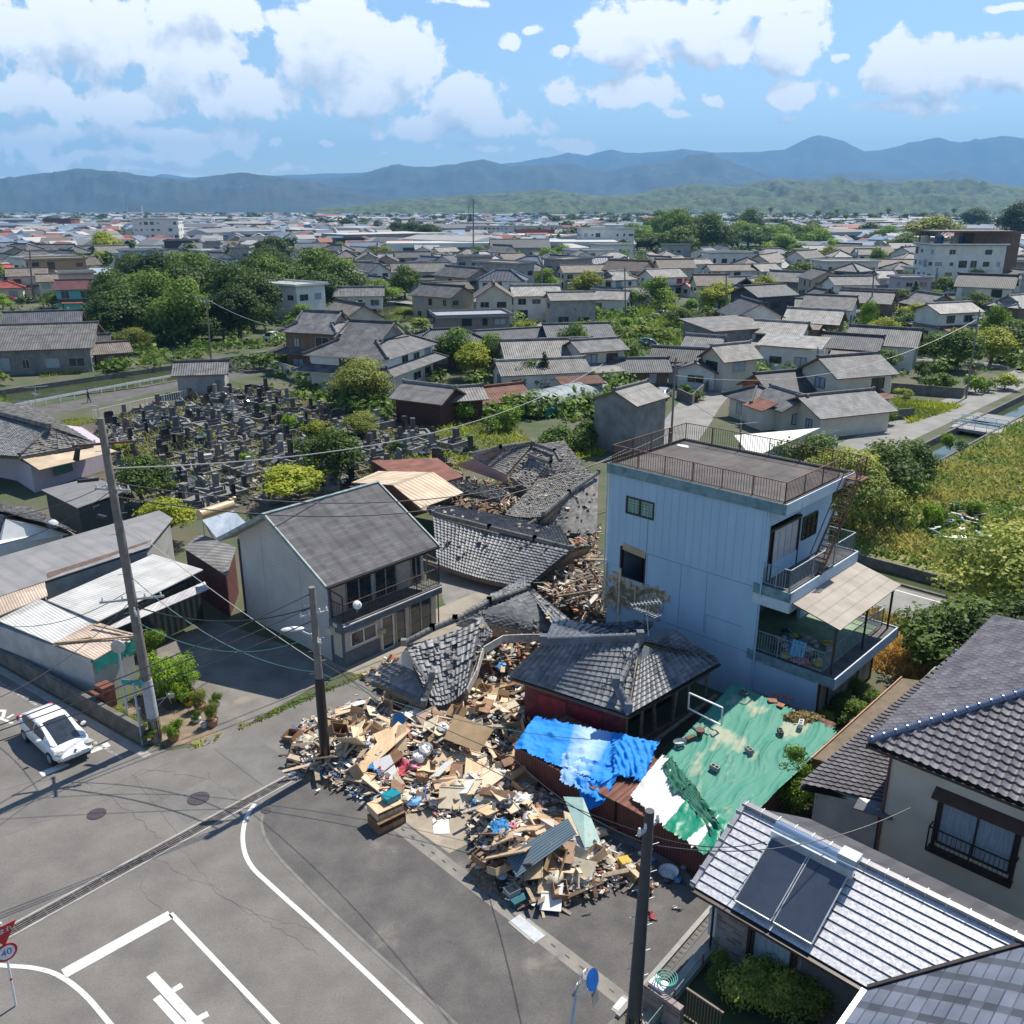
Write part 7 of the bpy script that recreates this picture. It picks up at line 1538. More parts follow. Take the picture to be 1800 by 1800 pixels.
panel(Q((1000,1520,.6),(1018,1530,.55),(1036,1497,1.1),(1012,1485,1.2)),'second cream carton sheet leaning on the broad one',BRD[1][1])
# stacked cabinets with the teal box
def cabinet(name,label,p,rz,a,b,h,m,rails=3):
    o=thing(name,label,'cabinet',p,rz); mb=MB(); t=.03
    mb.box(-a,a,-b,b,h-t,h); mb.box(-a,a,-b,b,0,t); mb.box(-a,-a+t,-b,b,t,h-t); mb.box(a-t,a,-b,b,t,h-t); mb.box(-a+t,a-t,b-t,b,t,h-t); mb.build('carcass',m,o)
    for i in range(rails):
        x0=-a+t+(2*a-2*t)*i/rails; mb=MB(); mb.box(x0+.01,x0+(2*a-2*t)/rails-.02,-b+.02,b-t,t+.01,h*.55); mb.build('drawer',m,o)
    return o
cp=P(680,1462); rz=R(-38)+math.pi/2*0
cabinet('cabinet','dark wooden chest at the bottom of the cabinet stack on the lot',Vector((cp.x-.05,cp.y+.45,.02)),R(40),.62,.42,.5,BRD[2][1],2)
cabinet('cabinet','tan-topped low cabinet with open drawers resting on the dark chest',Vector((cp.x-.12,cp.y+.62,.53)),R(38),.58,.42,.34,BRD[0][1],3)
mb=MB(); mb.box(-.32,.32,-.22,.22,0,.2); mb.box(-.33,.33,-.23,.23,.2,.27); tag(mb.build('storage_box',mat('box_teal',(.0,.22,.28),None,.35),None,Vector((cp.x+.1,cp.y+.82,.88)),(0,0,R(42))),'teal lidded storage box on top of the stacked cabinets','storage box')
bag(P(728,1415,.02),.34,4,'large translucent pale-blue rubbish bag slumped beside the stacked cabinets'); 
mb=MB(); mb.cyl((0,0,0),(0,0,.42),.22,.3,18); mb.cyl((0,0,.38),(0,0,.44),.31,.31,18); tag(mb.build('bucket',mat('plastic_blue',(.01,.13,.35),None,.3),None,P(696,1262,.9),(R(70),0,R(30))),'blue plastic tub tipped over in the planks near the broken-backed roof','bucket')
for i,(u,v,z,c,lab) in enumerate(((748,1322,.7,WHITEP,'white plastic basket holding red cloth'),(735,1336,.55,WHITEP,'lower white laundry basket beside the dark jacket'),(742,1372,.3,BRD[2][1],'round brown wicker basket with white rim'))):
    mb=MB(); mb.cyl((0,0,0),(0,0,.28),.24,.3,16,cap=False); mb.cyl((0,0,0),(0,0,.02),.24,.24,16); mb.cyl((0,0,.26),(0,0,.3),.32,.32,16,cap=False); mb.blob((0,0,.18),.26,.26,.14,10,5,0,.3); tag(mb.build('basket',c,None,P(u,v,z),(.2,.1,i)),lab,'basket')
mb=MB(); mb.cyl((0,0,0),(0,0,.4),.22,.28,16); mb.cyl((0,0,.4),(0,0,.401),.2,.2,16); tag(mb.build('stock_pot',mat('pot_dark',(.06,.065,.07),None,.3,.6),None,P(884,1562,.02)),'dark metal pot at the lower tip of the debris','pot')
mb=MB(); mb.cyl((0,0,0),(0,0,.22),.18,.2,16); tag(mb.build('stock_pot',STEEL,None,P(880,1540,.42),(.5,.3,0)),'smaller steel pot resting on the dark metal pot','pot')
mb=MB(); mb.box(-.34,.34,-.24,.24,0,.24); mb.box(-.36,.36,-.26,.26,.2,.26); tag(mb.build('plastic_crate',mat('crate_teal_dark',(.01,.10,.13),None,.4),None,P(912,1585,.02),(0,0,R(35))),'dark teal plastic case on the lot at the lower tip of the debris','crate')
carton(P(900,1568,.3),.27,(.24,.2,.2),'grey covered box standing on the dark teal case',(0,0,.6),W_GREY,None,False)
mb=MB(); mb.box(-.2,.2,-.2,.2,0,.36); tag(mb.build('plastic_crate',mat('crate_yellow',(.5,.35,.02),None,.4),None,P(1098,1525,.02),(0,0,.4)),'yellow plastic crate near the right end of the debris','crate')
carton(P(1115,1540,.02),.02,(.3,.3,.25),'single brown carton with raised flaps beside the right pole',(0.1,.1,.6))
mb=MB(); mb.cyl((0,0,0),(0,0,.14),.24,.36,22,cap=False); mb.cyl((0,0,0),(0,0,.02),.24,.24,22); mb.cyl((0,0,.13),(0,0,.15),.38,.38,22,cap=False); tag(mb.build('basin',WHITEP,None,P(1175,1536,.05)),'round white basin on the dark lot by the red shed','basin')
for i in range(26):
    p=P(random.uniform(1100,1230),random.uniform(1490,1560)); ci=random.choice((0,4,7,2,6)); bag(Vector((p.x,p.y,.02)),random.uniform(.06,.18),ci,BAGN[ci]+' scrap of rubbish strewn along the foot of the red shed','litter_scrap','litter along the red shed','litter')
# rubble on and between the fallen roofs
mb=MB(); cols=[]
RUB=[(Q((930,1000,0),(1048,960,0),(1050,1080,0),(985,1090,0),(925,1035,0)),1.2,1500),(Q((885,900,0),(1045,900,0),(1048,960,0),(900,960,0)),.9,700),(Q((700,850,0),(900,850,0),(930,905,0),(760,905,0)),.7,500),(Q((1000,1090,0),(1150,1060,0),(1170,1130,0),(1010,1130,0)),2.4,700),(Q((840,1140,0),(900,1115,0),(960,1150,0),(900,1200,0)),1.2,500),(Q((690,1230,0),(640,1190,0),(700,1160,0)),.3,100)]
for poly,h0,k in RUB:
    for i in range(k):
        p=rnd_in(poly); z=h0*random.uniform(.5,1.); l=random.choice((random.uniform(.1,.3),random.uniform(.3,1.4))); w_=random.uniform(.03,.14)
        T=Matrix.Translation((p.x,p.y,z))@Matrix.Rotation(random.uniform(0,6.28),4,'Z')@Matrix.Rotation(random.gauss(0,.5),4,'X'); mb.box(-w_,w_,-l/2,l/2,-.02,.02,0,T)
        c=random.choices([(.36,.26,.16),(.2,.13,.08),(.5,.46,.38),(.10,.10,.11),(.40,.15,.08)],(5,4,3,4,1))[0]; s=random.uniform(.7,1.15); cols+=[(c[0]*s,c[1]*s,c[2]*s,1)]*6
me=mb.mesh('roof_rubble',MATS['scrap_colours']); at=me.attributes.new('Col','FLOAT_COLOR','FACE'); at.data.foreach_set('color',[x for c in cols for x in c]); tag(link('roof_rubble',me),kind='stuff')
mb=MB()
for poly,h0,k in RUB[:5]:
    q=inset(poly,.92); c=sum(q,Vector())/len(q)
    for i in range(len(q)): mb.face([(*q[i][:2],0),(*q[(i+1)%len(q)][:2],0),(c.x,c.y,h0*.75)])
tag(mb.build('rubble_base',MATS['rubble_soil']),kind='stuff')
for i in range(60):
    poly,h0,k=random.choice(RUB[:5]); p=rnd_in(poly); l=random.uniform(1,2.8); ci=random.choices(range(5),(3,5,3,3,1))[0]; mb=MB(); mb.box(-.06,.06,-l/2,l/2,-.04,.04); o=mb.build('roof_timber',PLC[ci][1]); place(o,p,h0+.15,.35)
    tag(o,PLC[ci][0]+' roof timber sticking out of the rubble '+['beside the blue building','below the broad fallen roof','near the tan metal shed','behind the corner house','under the torn white fascia'][[r[0] for r in RUB].index(poly)],'timber','roof timbers in the rubble')
# tv aerials
def aerial(u,v,tu,tv,label,n=9,L=1.3,az=80,zb=None):
    b=P(u,v,zb or 3.3); t=toppt(b,tu,tv)-b; o=thing('aerial',label,'TV aerial',b); mb=MB(); mb.bar((0,0,0),t,.04); mb.build('mast',STEEL,o)
    for k,f in ((0,1.),(1,.72)):
        e=Vector((math.sin(R(az+k*60)),math.cos(R(az+k*60)),.05)); n_=Vector((-e.y,e.x,0)).normalized(); mb=MB(); mb.bar(t*f-e*L/2,t*f+e*L/2,.035)
        for i in range(n): p=t*f+e*L*(i/(n-1)-.5); mb.bar(p-n_*(.16+.012*i),p+n_*(.16+.012*i),.022)
        mb.build('antenna_array',STEEL,o)
aerial(1140,1118,1135,1060,'silver TV aerial on the ridge of the corner house before the broken blue wall',zb=4.7)
aerial(1300,800,1303,745,'tall TV aerial behind the roof of the blue building',zb=2.,L=3.)
aerial(62,725,62,680,'TV aerial on the old grey-tiled house at left',zb=4.7,L=2.)
# ---------------------------------------------------------------- garden corner, foreground right yard
POTC=mat('pot_terracotta',(.35,.18,.10),(.25,.13,.08),.85); POTW=mat('pot_pale',(.5,.5,.48),None,.6)
def pot(u,v,r,h,label,m,key=None,ph=.7,pr=.4):
    p=P(u,v,.015); o=thing('potted_plant' if key else 'flower_pot',label,'potted plant' if key else 'flower pot',p); mb=MB(); mb.cyl((0,0,0),(0,0,h),r*.75,r,16,cap=False); mb.cyl((0,0,0),(0,0,h*.85),r*.75,r*.95,16); mb.build('pot',m,o)
    if key:
        me,tr=TREES[key]; b={'fine':(2,1.7),'fineb':(2,1.7),'fineo':(2,1.7),'bushb':(1.6,1.5)}[key]; f=link('foliage',me,o,(0,0,h*.6)); f.scale=(pr/b[1],pr/b[1],ph/b[0])
for a in ((374,1275,.28,.32,'round brown pot with a spindly plant at the road corner',POTC,'fineo',1.1,.45),(359,1278,.18,.28,'small white pot beside the round brown pot',POTW),(346,1268,.25,.2,'low pale trough between the pots',POTW,'fine',.5,.3),(306,1300,.28,.3,'terracotta planter with a leafy shrub beside the tall left pole',POTC,'fineb',.9,.5),(333,1238,.3,.25,'pot of yellow leaves behind the lattice',mat('pot_yellow',(.5,.4,.03),None,.5),'fineo',.6,.5),(352,1248,.3,.3,'dark pot with reddish foliage in the garden corner',POTC,'fineo',1.0,.55),(380,1240,.25,.25,'white planter with small white flowers',POTW,'fine',.6,.4),(318,1230,.35,.35,'black tub under the bright green shrub',BLACKP,'fineb',1.3,1.)): pot(*a)
plant('fineb',P(306,1222,0),2.6,1.6,'bright yellow-green feathery shrub beside the tall left pole','shrub','shrub'); plant('fineb',P(262,1150,0),1.7,1.1,'green shrub behind the netting of the white shed','shrub','shrub')
for i,(u,v,k,h,r) in enumerate(((215,1262,'fineo',.6,.6),(232,1275,'fineo',.5,.5),(247,1284,'fine',.5,.4),(262,1296,'fine',.4,.4))): plant(k,P(u,v,.4),h,r,['yellow-leaved plants nearest the rusty stove on the block wall','yellow plants mid-way on the block wall','low green plants on the block wall','small weeds at the block wall\'s corner'][i],'plant','garden_plant')
mb=MB()
for i in range(8): mb.bar((-.5+i*.14,0,0),(-.3+i*.14,0,.8),.03); mb.bar((-.3+i*.14,.02,0),(-.5+i*.14,.02,.8),.03)
tag(mb.build('lattice_fence',mat('lattice_brown',(.14,.06,.04),None,.7),None,P(332,1232,.05),(R(-15),0,R(-50))),'brown lattice panel in the garden corner','lattice')
mb=MB(); mb.box(-.35,.35,-.3,.3,0,1.3); mb.box(-.4,.4,-.6,.1,1.05,1.1); tag(mb.build('rusty_cabinet',mat('rust_red',(.20,.06,.035),(.12,.04,.025),.8,scale=3),None,P(190,1245,0.2),(0,0,R(-35))),'rust red metal cabinet against the end of the white shed','cabinet')
def bicycle(loc,rz,label):
    o=thing('bicycle',label,'bicycle',loc,rz)
    for x in (-.5,.5):
        mb=MB(); n=20
        for i in range(n): a0,a1=i/n*6.283,(i+1)/n*6.283; mb.cyl((x+.32*math.cos(a0),0,.33+.32*math.sin(a0)),(x+.32*math.cos(a1),0,.33+.32*math.sin(a1)),.02,.02,6)
        for i in range(6): a0=i/6*6.283; mb.bar((x,0,.33),(x+.31*math.cos(a0),0,.33+.31*math.sin(a0)),.008)
        mb.build('wheel',BLACKP,o)
    mb=MB()
    for a,b in (((-.5,0,.33),(-.15,0,.35)),((-.5,0,.33),(-.2,0,.75)),((-.15,0,.35),(-.25,0,.85)),((-.15,0,.35),(.35,0,.8)),((-.22,0,.7),(.35,0,.75)),((.5,0,.33),(.33,0,.95))): mb.cyl(a,b,.02,.02,6)
    mb.build('frame',STEEL,o); mb=MB(); mb.bar((.33,-.25,.95),(.33,.25,.95),.03); mb.build('handlebar',STEEL,o); mb=MB(); mb.blob((-.25,0,.88),.13,.08,.04); mb.build('saddle',BLACKP,o); mb=MB(); mb.box(.38,.66,-.15,.15,.7,.92); mb.build('basket',STEEL,o)
bicycle(P(284,1252,.01),.5,'bicycle standing behind the tall left pole')
# right foreground yard
RH=P(1110,1745); 
a,b=P(1128,1748),P(1262,1592); d=(b-a).normalized(); n=Vector((-d.y,d.x,0)); L_=(b-a).length
T=Matrix.Translation(a)@Matrix.Rotation(math.atan2(d.y,d.x),4,'Z')
mb=MB(); mb.box(-2,L_+.5,-.22,.18,0,.03,0,T); mb.build('x',CONCD); o=bpy.data.objects['x']; o.name='kerb_wall'
mb=MB(); mb.box(-1.2,L_+.3,.0,.16,.03,.14,0,T)
for i in range(24):
    x=-1+i*(L_+1)/24
    mb.box(x,x+.09,-.16,-.02,.03,.045,1,T)
k_=mb.build('drain_block',[CONC,BLACKP]); k_.parent=o; tag(o,'row of hollow concrete blocks edging the dark lot beside the drain','kerb')
mb=MB(); mb.box(-2,L_+.5,-.95,-.55,0,.25,0,T); tag(mb.build('drain_wall',CONC),'pale concrete strip beside the silvery-roofed house','wall')
mb=MB(); mb.box(-2,L_+.5,-.54,-.23,.018,.02,0,T); tag(mb.build('drain_channel',BLACKP),kind='structure')
f=thing('wire_fence','low green wire fence on the concrete strip beside the silvery-roofed house','fence',(0,0,0)); mb=MB()
for z in (.35,.5,.65,.8): mb.bar(T@Vector((-1.6,-1.05,z)),T@Vector((L_+.4,-1.05,z)),.02,.02)
mb.build('rail',mat('fence_green',(.10,.18,.13),None,.5),f)
for i in range(5):
    mb=MB(); p=T@Vector((-1.6+i*(L_+2)/4,-1.05,.2)); mb.bar(p,p+Vector((0,0,.65)),.05); mb.build('post',RUST,f)
mb=MB(); 
for q in ((1140,1745,0),): pass
bw=P(1160,1765); T2_=Matrix.Translation(bw)@Matrix.Rotation(math.atan2(-d.x,d.y)*1,4,'Z')
T2_=Matrix.Translation(P(1132,1770))@Matrix.Rotation(math.atan2(AV.y,AV.x),4,'Z')
mb.box(0,1.3,-.1,.1,0,.95,0,T2_); tag(mb.build('block_wall',bpy.data.materials['wall_brick_cladding']),'grey block wall with a wash tray on top at the bottom right','wall')
mb=MB(); mb.box(.1,.6,.0,.4,.96,1.06,0,T2_); mb.box(.15,.55,.05,.35,1.06,1.07,0,T2_); tag(mb.build('wash_tray',WHITEP),'white wash basin holding a coiled green hose','basin')
mb=MB(); pts=[]
for i in range(60):
    a_=i*.45; r=.12+.004*i; pts.append(T2_@Vector((.5+r*math.cos(a_),.3+r*math.sin(a_),1.08+.004*i)))
mb.tube(pts,.016,6); tag(mb.build('garden_hose',mat('hose_teal',(.01,.25,.2),None,.4)),'coiled teal garden hose in the wash basin','hose')
mb=MB(); T3_=Matrix.Translation(P(1205,1790))@Matrix.Rotation(math.atan2(AV.y,AV.x),4,'Z')
for i in range(12): mb.box(i*.1,i*.1+.03,-.02,.02,.1,1.1,0,T3_)
mb.box(-.05,1.2,-.03,.03,1.1,1.16,0,T3_); mb.box(-.05,1.2,-.03,.03,.05,.1,0,T3_); tag(mb.build('garden_gate',mat('gate_brown',(.16,.12,.09),None,.6)),'brown slatted gate by the bottom-edge bush','gate')
for i,(u,v,k,h,r,l) in enumerate(((1330,1760,'fineo',1.6,1.5,'yellow-olive bush below the curtained window at the bottom edge'),(1420,1790,'fineo',1.7,1.5,'second olive bush at the bottom edge near the slate roof'),(1270,1745,'fine',1.2,.9,'dark spiky shrub by the brick wall'),(1400,1420,'fineb',2.6,1.3,'glossy bright green shrub between the green tarpaulin and tiled wing'),(1460,1450,'fine',2.4,1.3,'glossy green shrub behind the silvery roof'),(1530,1490,'fine',2.2,1.2,'dark shrub under the cream wall'),(1350,1405,'fineb',1.8,1.0,'small yellow-green shrub at the tip of the silvery roof'),(1600,1500,'fine',2.0,1.0,'shaded shrub beside the curtained balcony window'),(1475,1262,'fine',1.4,1.4,'weedy shrub at the foot of the blue building'),(1515,1235,'fine',1.2,1.0,'low weeds by the tan shop shutters'),(1440,1285,'fineo',1.,1.0,'scrub at the corner of the green tarpaulin'))):
    plant(k,P(u,v,0),h,r,l,'shrub','shrub')
# white canopy roof, curved wall and trees just behind the blue building
o,c=qroof('shed','white triangular canopy roof behind the blue building','shed',[(Q((1290,765,4.2),(1322,805,2.9),(1480,755,3.3),(1442,752,4.2)),mat('canopy_white',(.62,.62,.60),None,.6)),],inset(Q((1290,765,4.2),(1322,805,2.9),(1480,755,3.3),(1442,752,4.2)),.9),2.7,W_BLUE)
for i,(u,v,k,h,r,l) in enumerate(((1480,930,'willow',6.5,4.6,'big yellow-olive tree right behind the blue building\'s roof corner'),(1545,900,'mid',6.0,3.6,'dark green tree between the blue building and canal'),(1430,870,'mid',5.5,3.2,'green tree behind the rusty roof railing'),(1590,860,'mid',4.6,2.6,'rounded tree leaning over the canal'),(1765,1110,'willow',6.8,4.8,'large olive tree spreading over the canal at the right edge'),(1700,1190,'big2',4.6,3.6,'dark dense tree below the large olive one'),(1800,1230,'big',5.5,4.0,'dark tree at the right edge behind the tiled wing'),(1660,1120,'fine',2.2,2.0,'green bush by the roadside under the olive tree'),(1625,1165,'fineo',1.6,1.5,'scrubby bush in the dry grass'),(1490,830,'bushb',2,1.6,'bright bush beside the canal bridge path'),(1640,925,'bushb',2,1.3,'fresh green bush beside the scrap in the field'),(1705,905,'bushb',1.4,1.4,'round bush deep in the field'),(1670,790,'bushb',1.8,1.4,'bright green bush on the canal bank below the bridge'))):
    plant(k,P(u,v,0),h,r,l,'tree' if h>3 else 'bush','tree' if h>3 else 'bush')
# meadow grass: tufts of blades
def grass(name,polys,n,hmin,hmax,m,seed,w=.05):
    rg=np.random.RandomState(seed); V=[];F=[];fv=[]; 
    tot=sum(abs((p[2]-p[0]).cross(p[1]-p[0]).length) for p in polys)
    for poly in polys:
        k=int(n*abs((poly[2]-poly[0]).cross(poly[1]-poly[0]).length)/tot)
        for _ in range(k):
            p=rnd_in(poly); c=mn.fractal(Vector((p.x*.13,p.y*.13,seed)),1,2,4)
            h=rg.uniform(hmin,hmax)*(1+.7*c); a=rg.uniform(0,6.28); dx,dy=math.cos(a),math.sin(a); lx,ly=rg.normal(0,.8,2)*h; ww=w*rg.uniform(.6,1.8)
            b=len(V); V+=[(p.x-dx*ww,p.y-dy*ww,0),(p.x+dx*ww,p.y+dy*ww,0),(p.x+lx+dx*ww*.4,p.y+ly+dy*ww*.4,h),(p.x+lx-dx*ww*.4,p.y+ly-dy*ww*.4,h)]; F.append((b,b+1,b+2,b+3)); fv.append(min(1,max(0,.5+c*1.3+rg.uniform(-.3,.3))))
    me=np_mesh(name,np.array(V),np.array(F),np.array(fv),m); return tag(link(name,me),kind='stuff')
FLD=[[AB(a,b) for a,b in ((-26.3,59.2),(4,59.2),(20,150),(-26.3,150))]]
GR=leafmat('grass_meadow',(.41,.38,.10),(.14,.24,.04),.4)
grass('meadow_grass',FLD,60000,.15,.5,GR,3,.11)
grass('verge_grass',[[AB(a,b) for a,b in ((-24,43.2),(6,43.2),(6,50.4),(-24,50.4))],[AB(a,b) for a,b in ((-13.2,34.5),(-11.6,34.5),(-11.6,43),(-13.2,43))]],15000,.1,.4,leafmat('grass_dry',(.45,.27,.07),(.15,.17,.03),.4),4,.05)
sheet('verge_soil',[AB(a,b) for a,b in ((-26,43),(8,43),(8,50.6),(-26,50.6))],.006,mat('verge_soil_',(.30,.22,.10),(.14,.13,.05),.95,scale=.6,det=7))
grass('weeds',[Q((340,1320,0),(400,1292,0),(396,1288,0),(336,1312,0)),Q((420,1285,0),(640,1190,0),(634,1184,0),(414,1278,0)),Q((130,735,0),(60,750,0),(90,760,0),(200,735,0))],2200,.05,.2,LF_YEL,5,.03)
# scrap in the field
for i in range(40):
    p=P(random.uniform(1640,1730),random.uniform(880,945),.25); l=random.uniform(.4,1.6); mb=MB(); mb.box(-.12,.12,-l/2,l/2,-.02,.02); mn_,m_=random.choice((('white',WHITEP),('steel',STEEL),('chalky',W_WHITE),('pale blue',W_BLUE),('rusty',RUST))); o=mb.build('scrap_sheet',m_); place(o,p,random.uniform(.1,.5),.3); tag(o,('long' if l>1 else 'short')+' '+mn_+' scrap strip strewn in the overgrown field','scrap','scrap strips in the field')
# bridge with blue railing
mb=MB(); 
o=thing('bridge','small flat canal bridge with sky-blue railing','bridge',AB(-28.6,104.6),RA); mb.box(-2.6,2.6,-1.6,1.8,-.25,.05); mb.build('deck',CONC,o)
for y in (-1.5,1.7):
    mb=MB(); railing(mb,(-2.4,y,.05),(2.4,y,.05),.9,post=1.2,bar=1.2,top=.1); mb.bar((-2.4,y,.5),(2.4,y,.5),.08); mb.build('railing',mat('rail_skyblue',(.30,.52,.66),None,.5),o)

b=P(1290,1432,0); t=toppt(b,1300,1384)-b; mb=MB(); mb.cyl((0,0,0),t,.07,.07,12); mb.cyl(t*.96,t,.1,.1,12); tag(mb.build('vent_pipe',MATS['post_pale_blue'],None,b),'pale vent pipe standing at the tip of the silvery roof beside the green tarpaulin','pipe')
# ---------------------------------------------------------------- cemetery
random.seed(31)
STN=[('black',mat('granite_black',(.03,.032,.036),(.018,.018,.02),.15,scale=20,spec=.8)),('dark grey',mat('granite_dark',(.10,.10,.105),(.055,.055,.058),.45,scale=12)),('grey',mat('granite_grey',(.22,.215,.205),(.12,.118,.11),.7,scale=10)),('pale',mat('granite_pale',(.46,.45,.43),(.32,.31,.29),.6,scale=10)),('brown-grey',mat('stone_brown',(.18,.15,.12),(.10,.085,.07),.85,scale=6))]
def tomb(ci,style):
    sn,sm=STN[ci]; o=thing('tombstone','x','tombstone',(0,0,0),0,'tombstones of the cemetery'); km=STN[random.choice((1,2,2,4,4))][1]
    W=.95 if style!=3 else 1.25
    mb=MB(); kh=random.uniform(.3,.75) if style in (1,3) else .22
    for q in ((-W,W,-W,-W+.16),(-W,W,W-.16,W),(-W,-W+.16,-W+.16,W-.16),(W-.16,W,-W+.16,W-.16)): mb.box(*q,0,kh)
    mb.box(-W+.16,W-.16,-W+.16,W-.16,0,kh*.7); mb.build('kerb',km,o)
    z=kh*.7; mb=MB(); mb.box(-.5,.5,-.05,.8,z,z+.25); mb.box(-.36,.36,.1,.68,z+.25,z+.5); mb.build('plinth',sm,o); z+=.5
    if style==0: mb=MB(); mb.box(-.17,.17,.22,.56,z,z+.85); mb.box(-.12,.12,.27,.51,z+.85,z+.88); mb.build('headstone',sm,o)
    if style==1: mb=MB(); mb.box(-.2,.2,.2,.58,z,z+.75); mb.build('headstone',sm,o); mb=MB(); mb.box(-.3,.3,.12,.2,z-.2,z-.05); mb.build('offering_slab',km,o)
    if style==2: mb=MB(); mb.prism([(-.45,z),(.45,z),(.45,z+.5),(.3,z+.62),(-.3,z+.62),(-.45,z+.5)],.3,.46); mb.v=[(x,zz,y) for x,y,zz in mb.v]; mb.f=[f[::-1] for f in mb.f]; mb.build('headstone',sm,o)
    if style==3:
        mb=MB(); mb.box(-.17,.17,.25,.55,z,z+.9); mb.build('headstone',sm,o); mb=MB(); mb.box(-.95,-.72,-.4,-.15,kh,kh+.8); mb.box(-1.05,-.62,-.5,-.05,kh+.8,kh+.95); mb.build('stone_lantern',km,o)
    if style==4: # toppled
        mb=MB(); T=Matrix.Translation((.5,-.2,.45))@Matrix.Rotation(R(70),4,'Y')@Matrix.Rotation(.4,4,'Z'); mb.box(-.17,.17,-.17,.17,-.4,.5,0,T); mb.build('fallen_headstone',sm,o)
        mb=MB(); T=Matrix.Translation((-.8,-.8,.2))@Matrix.Rotation(.5,4,'Z'); mb.box(-.3,.3,-.2,.2,-.1,.12,0,T); mb.build('shifted_slab',km,o)
    if style==5: mb=MB(); mb.cyl((0,.38,z),(0,.38,z+.45),.16,.2,8); mb.blob((0,.38,z+.6),.22,.22,.2); mb.build('headstone',sm,o)
    for s in (-1,1): mb=MB(); mb.cyl((s*.38,0,z-.25),(s*.38,0,z+.05),.06,.06,8); mb.build('flower_vase',STN[1][1],o)
    return o
STY=['tall square pillar','squat pillar with offering slab','wide western slab','pillar with stone lantern','toppled pillar','rounded stone']
templ=[]
for ci in range(5):
    for stl in range(6): templ.append((tomb(ci,stl),ci,stl))
used=set(); cem=[P(*q) for q in ((175,745),(330,704),(455,680),(560,720),(700,750),(835,795),(790,845),(640,860),(450,885),(400,895),(330,905),(240,860),(150,800))]
n=0; row=0; b=20.
rowsn=['in the riverside rows','in the upper rows','in the middle rows','in the lower rows','in the front rows']
ys=[p.y for p in cem]; y0_,y1_=min(ys),max(ys)
while b<80:
    a=-115.
    while a<-50:
        p=AB(a+random.uniform(-.35,.35),b+random.uniform(-.3,.3))
        if inside(p,cem) and random.random()>.1 and n<285:
            ci=random.choices(range(5),(9,5,3,.8,3))[0]; stl=random.choices(range(6),(5,3,2,1.6,3,.7))[0]
            t,_,_=templ[ci*6+stl]; k=min(4,int((1-(p.y-y0_)/(y1_-y0_))*5)); col=int((p.x-(-50))/12)
            colw=['far left','left','centre','right','far right'][max(0,min(4,col))]
            lab=f'{STN[ci][0]} {STY[stl]} tomb {rowsn[k]}, {colw}'
            rz=RA+math.pi+random.choice((0,0,0,math.pi/2,-math.pi/2))+random.gauss(0,.22)
            s=random.uniform(.85,1.3)
            if (ci,stl) not in used: used.add((ci,stl)); t.location=p; t.rotation_euler=(0,0,rz); t['label']=lab; t.scale=(s,s,s)
            else: copy_tree(t,p,rz,lab,(s,s,s*random.uniform(.85,1.2)))
            n+=1
        a+=random.uniform(2.1,2.7)
    b+=2.45
for i,(t,ci,stl) in enumerate(templ):
    if (ci,stl) not in used:
        for c in list(t.children): bpy.data.objects.remove(c)
        bpy.data.objects.remove(t)
mb=MB(); cols=[]
for i in range(2600):
    p=rnd_in(cem); s=random.uniform(.06,.3); T=Matrix.Translation((p.x,p.y,s*.4))@Matrix.Rotation(random.uniform(0,6),4,'Z')@Matrix.Rotation(random.gauss(0,.5),4,'X'); mb.box(-s,s,-s*.6,s*.6,-s*.3,s*.3,0,T)
    c=random.choice([(.07,.07,.075),(.2,.19,.18),(.14,.12,.1),(.38,.36,.33),(.30,.22,.1)]); cols+=[(*c,1)]*6
me=mb.mesh('broken_stone_litter',MATS['scrap_colours']); at=me.attributes.new('Col','FLOAT_COLOR','FACE'); at.data.foreach_set('color',[x for c in cols for x in c]); tag(link('broken_stone_litter',me),kind='stuff')
grass('cemetery_weeds',[cem[:6]+cem[6:]],9000,.2,.75,leafmat('weed_mix',(.30,.30,.06),(.07,.13,.02),.4),8,.05)
# guardrails and fence by the canal
def guardrail(pts,label,h=.8,w=.3,name='guardrail'):
    o=thing(name,label,'guardrail',(0,0,0)); mb=MB()
    for a,b in zip(pts[:-1],pts[1:]): mb.bar(a+Vector((0,0,h-.1)),b+Vector((0,0,h-.1)),.06,w)
    mb.build('beam',WHITEP,o)
    L=0
    for a,b in zip(pts[:-1],pts[1:]):
        k=int((b-a).length/2.2)+1
        for i in range(k): p=a.lerp(b,i/k); mb=MB(); mb.cyl(p,p+Vector((0,0,h)),.07,.07,8); mb.build('post',WHITEP,o)
off=Vector((1.0,-1.3,0))
guardrail([P(-120,745),P(0,727),P(155,697),P(308,668)],'long white guardrail between the canal and street left of the tile-roofed hut')
guardrail([P(396,655),P(470,640)],'white guardrail right of the tile-roofed hut')
f=thing('fence','white picket fence between the canal street and the cemetery','fence',(0,0,0)); mb=MB(); railing(mb,P(165,738),P(345,697),1.1,post=2.4,bar=.35,top=.06,bw=.035); mb.build('pickets',WHITEP,f)
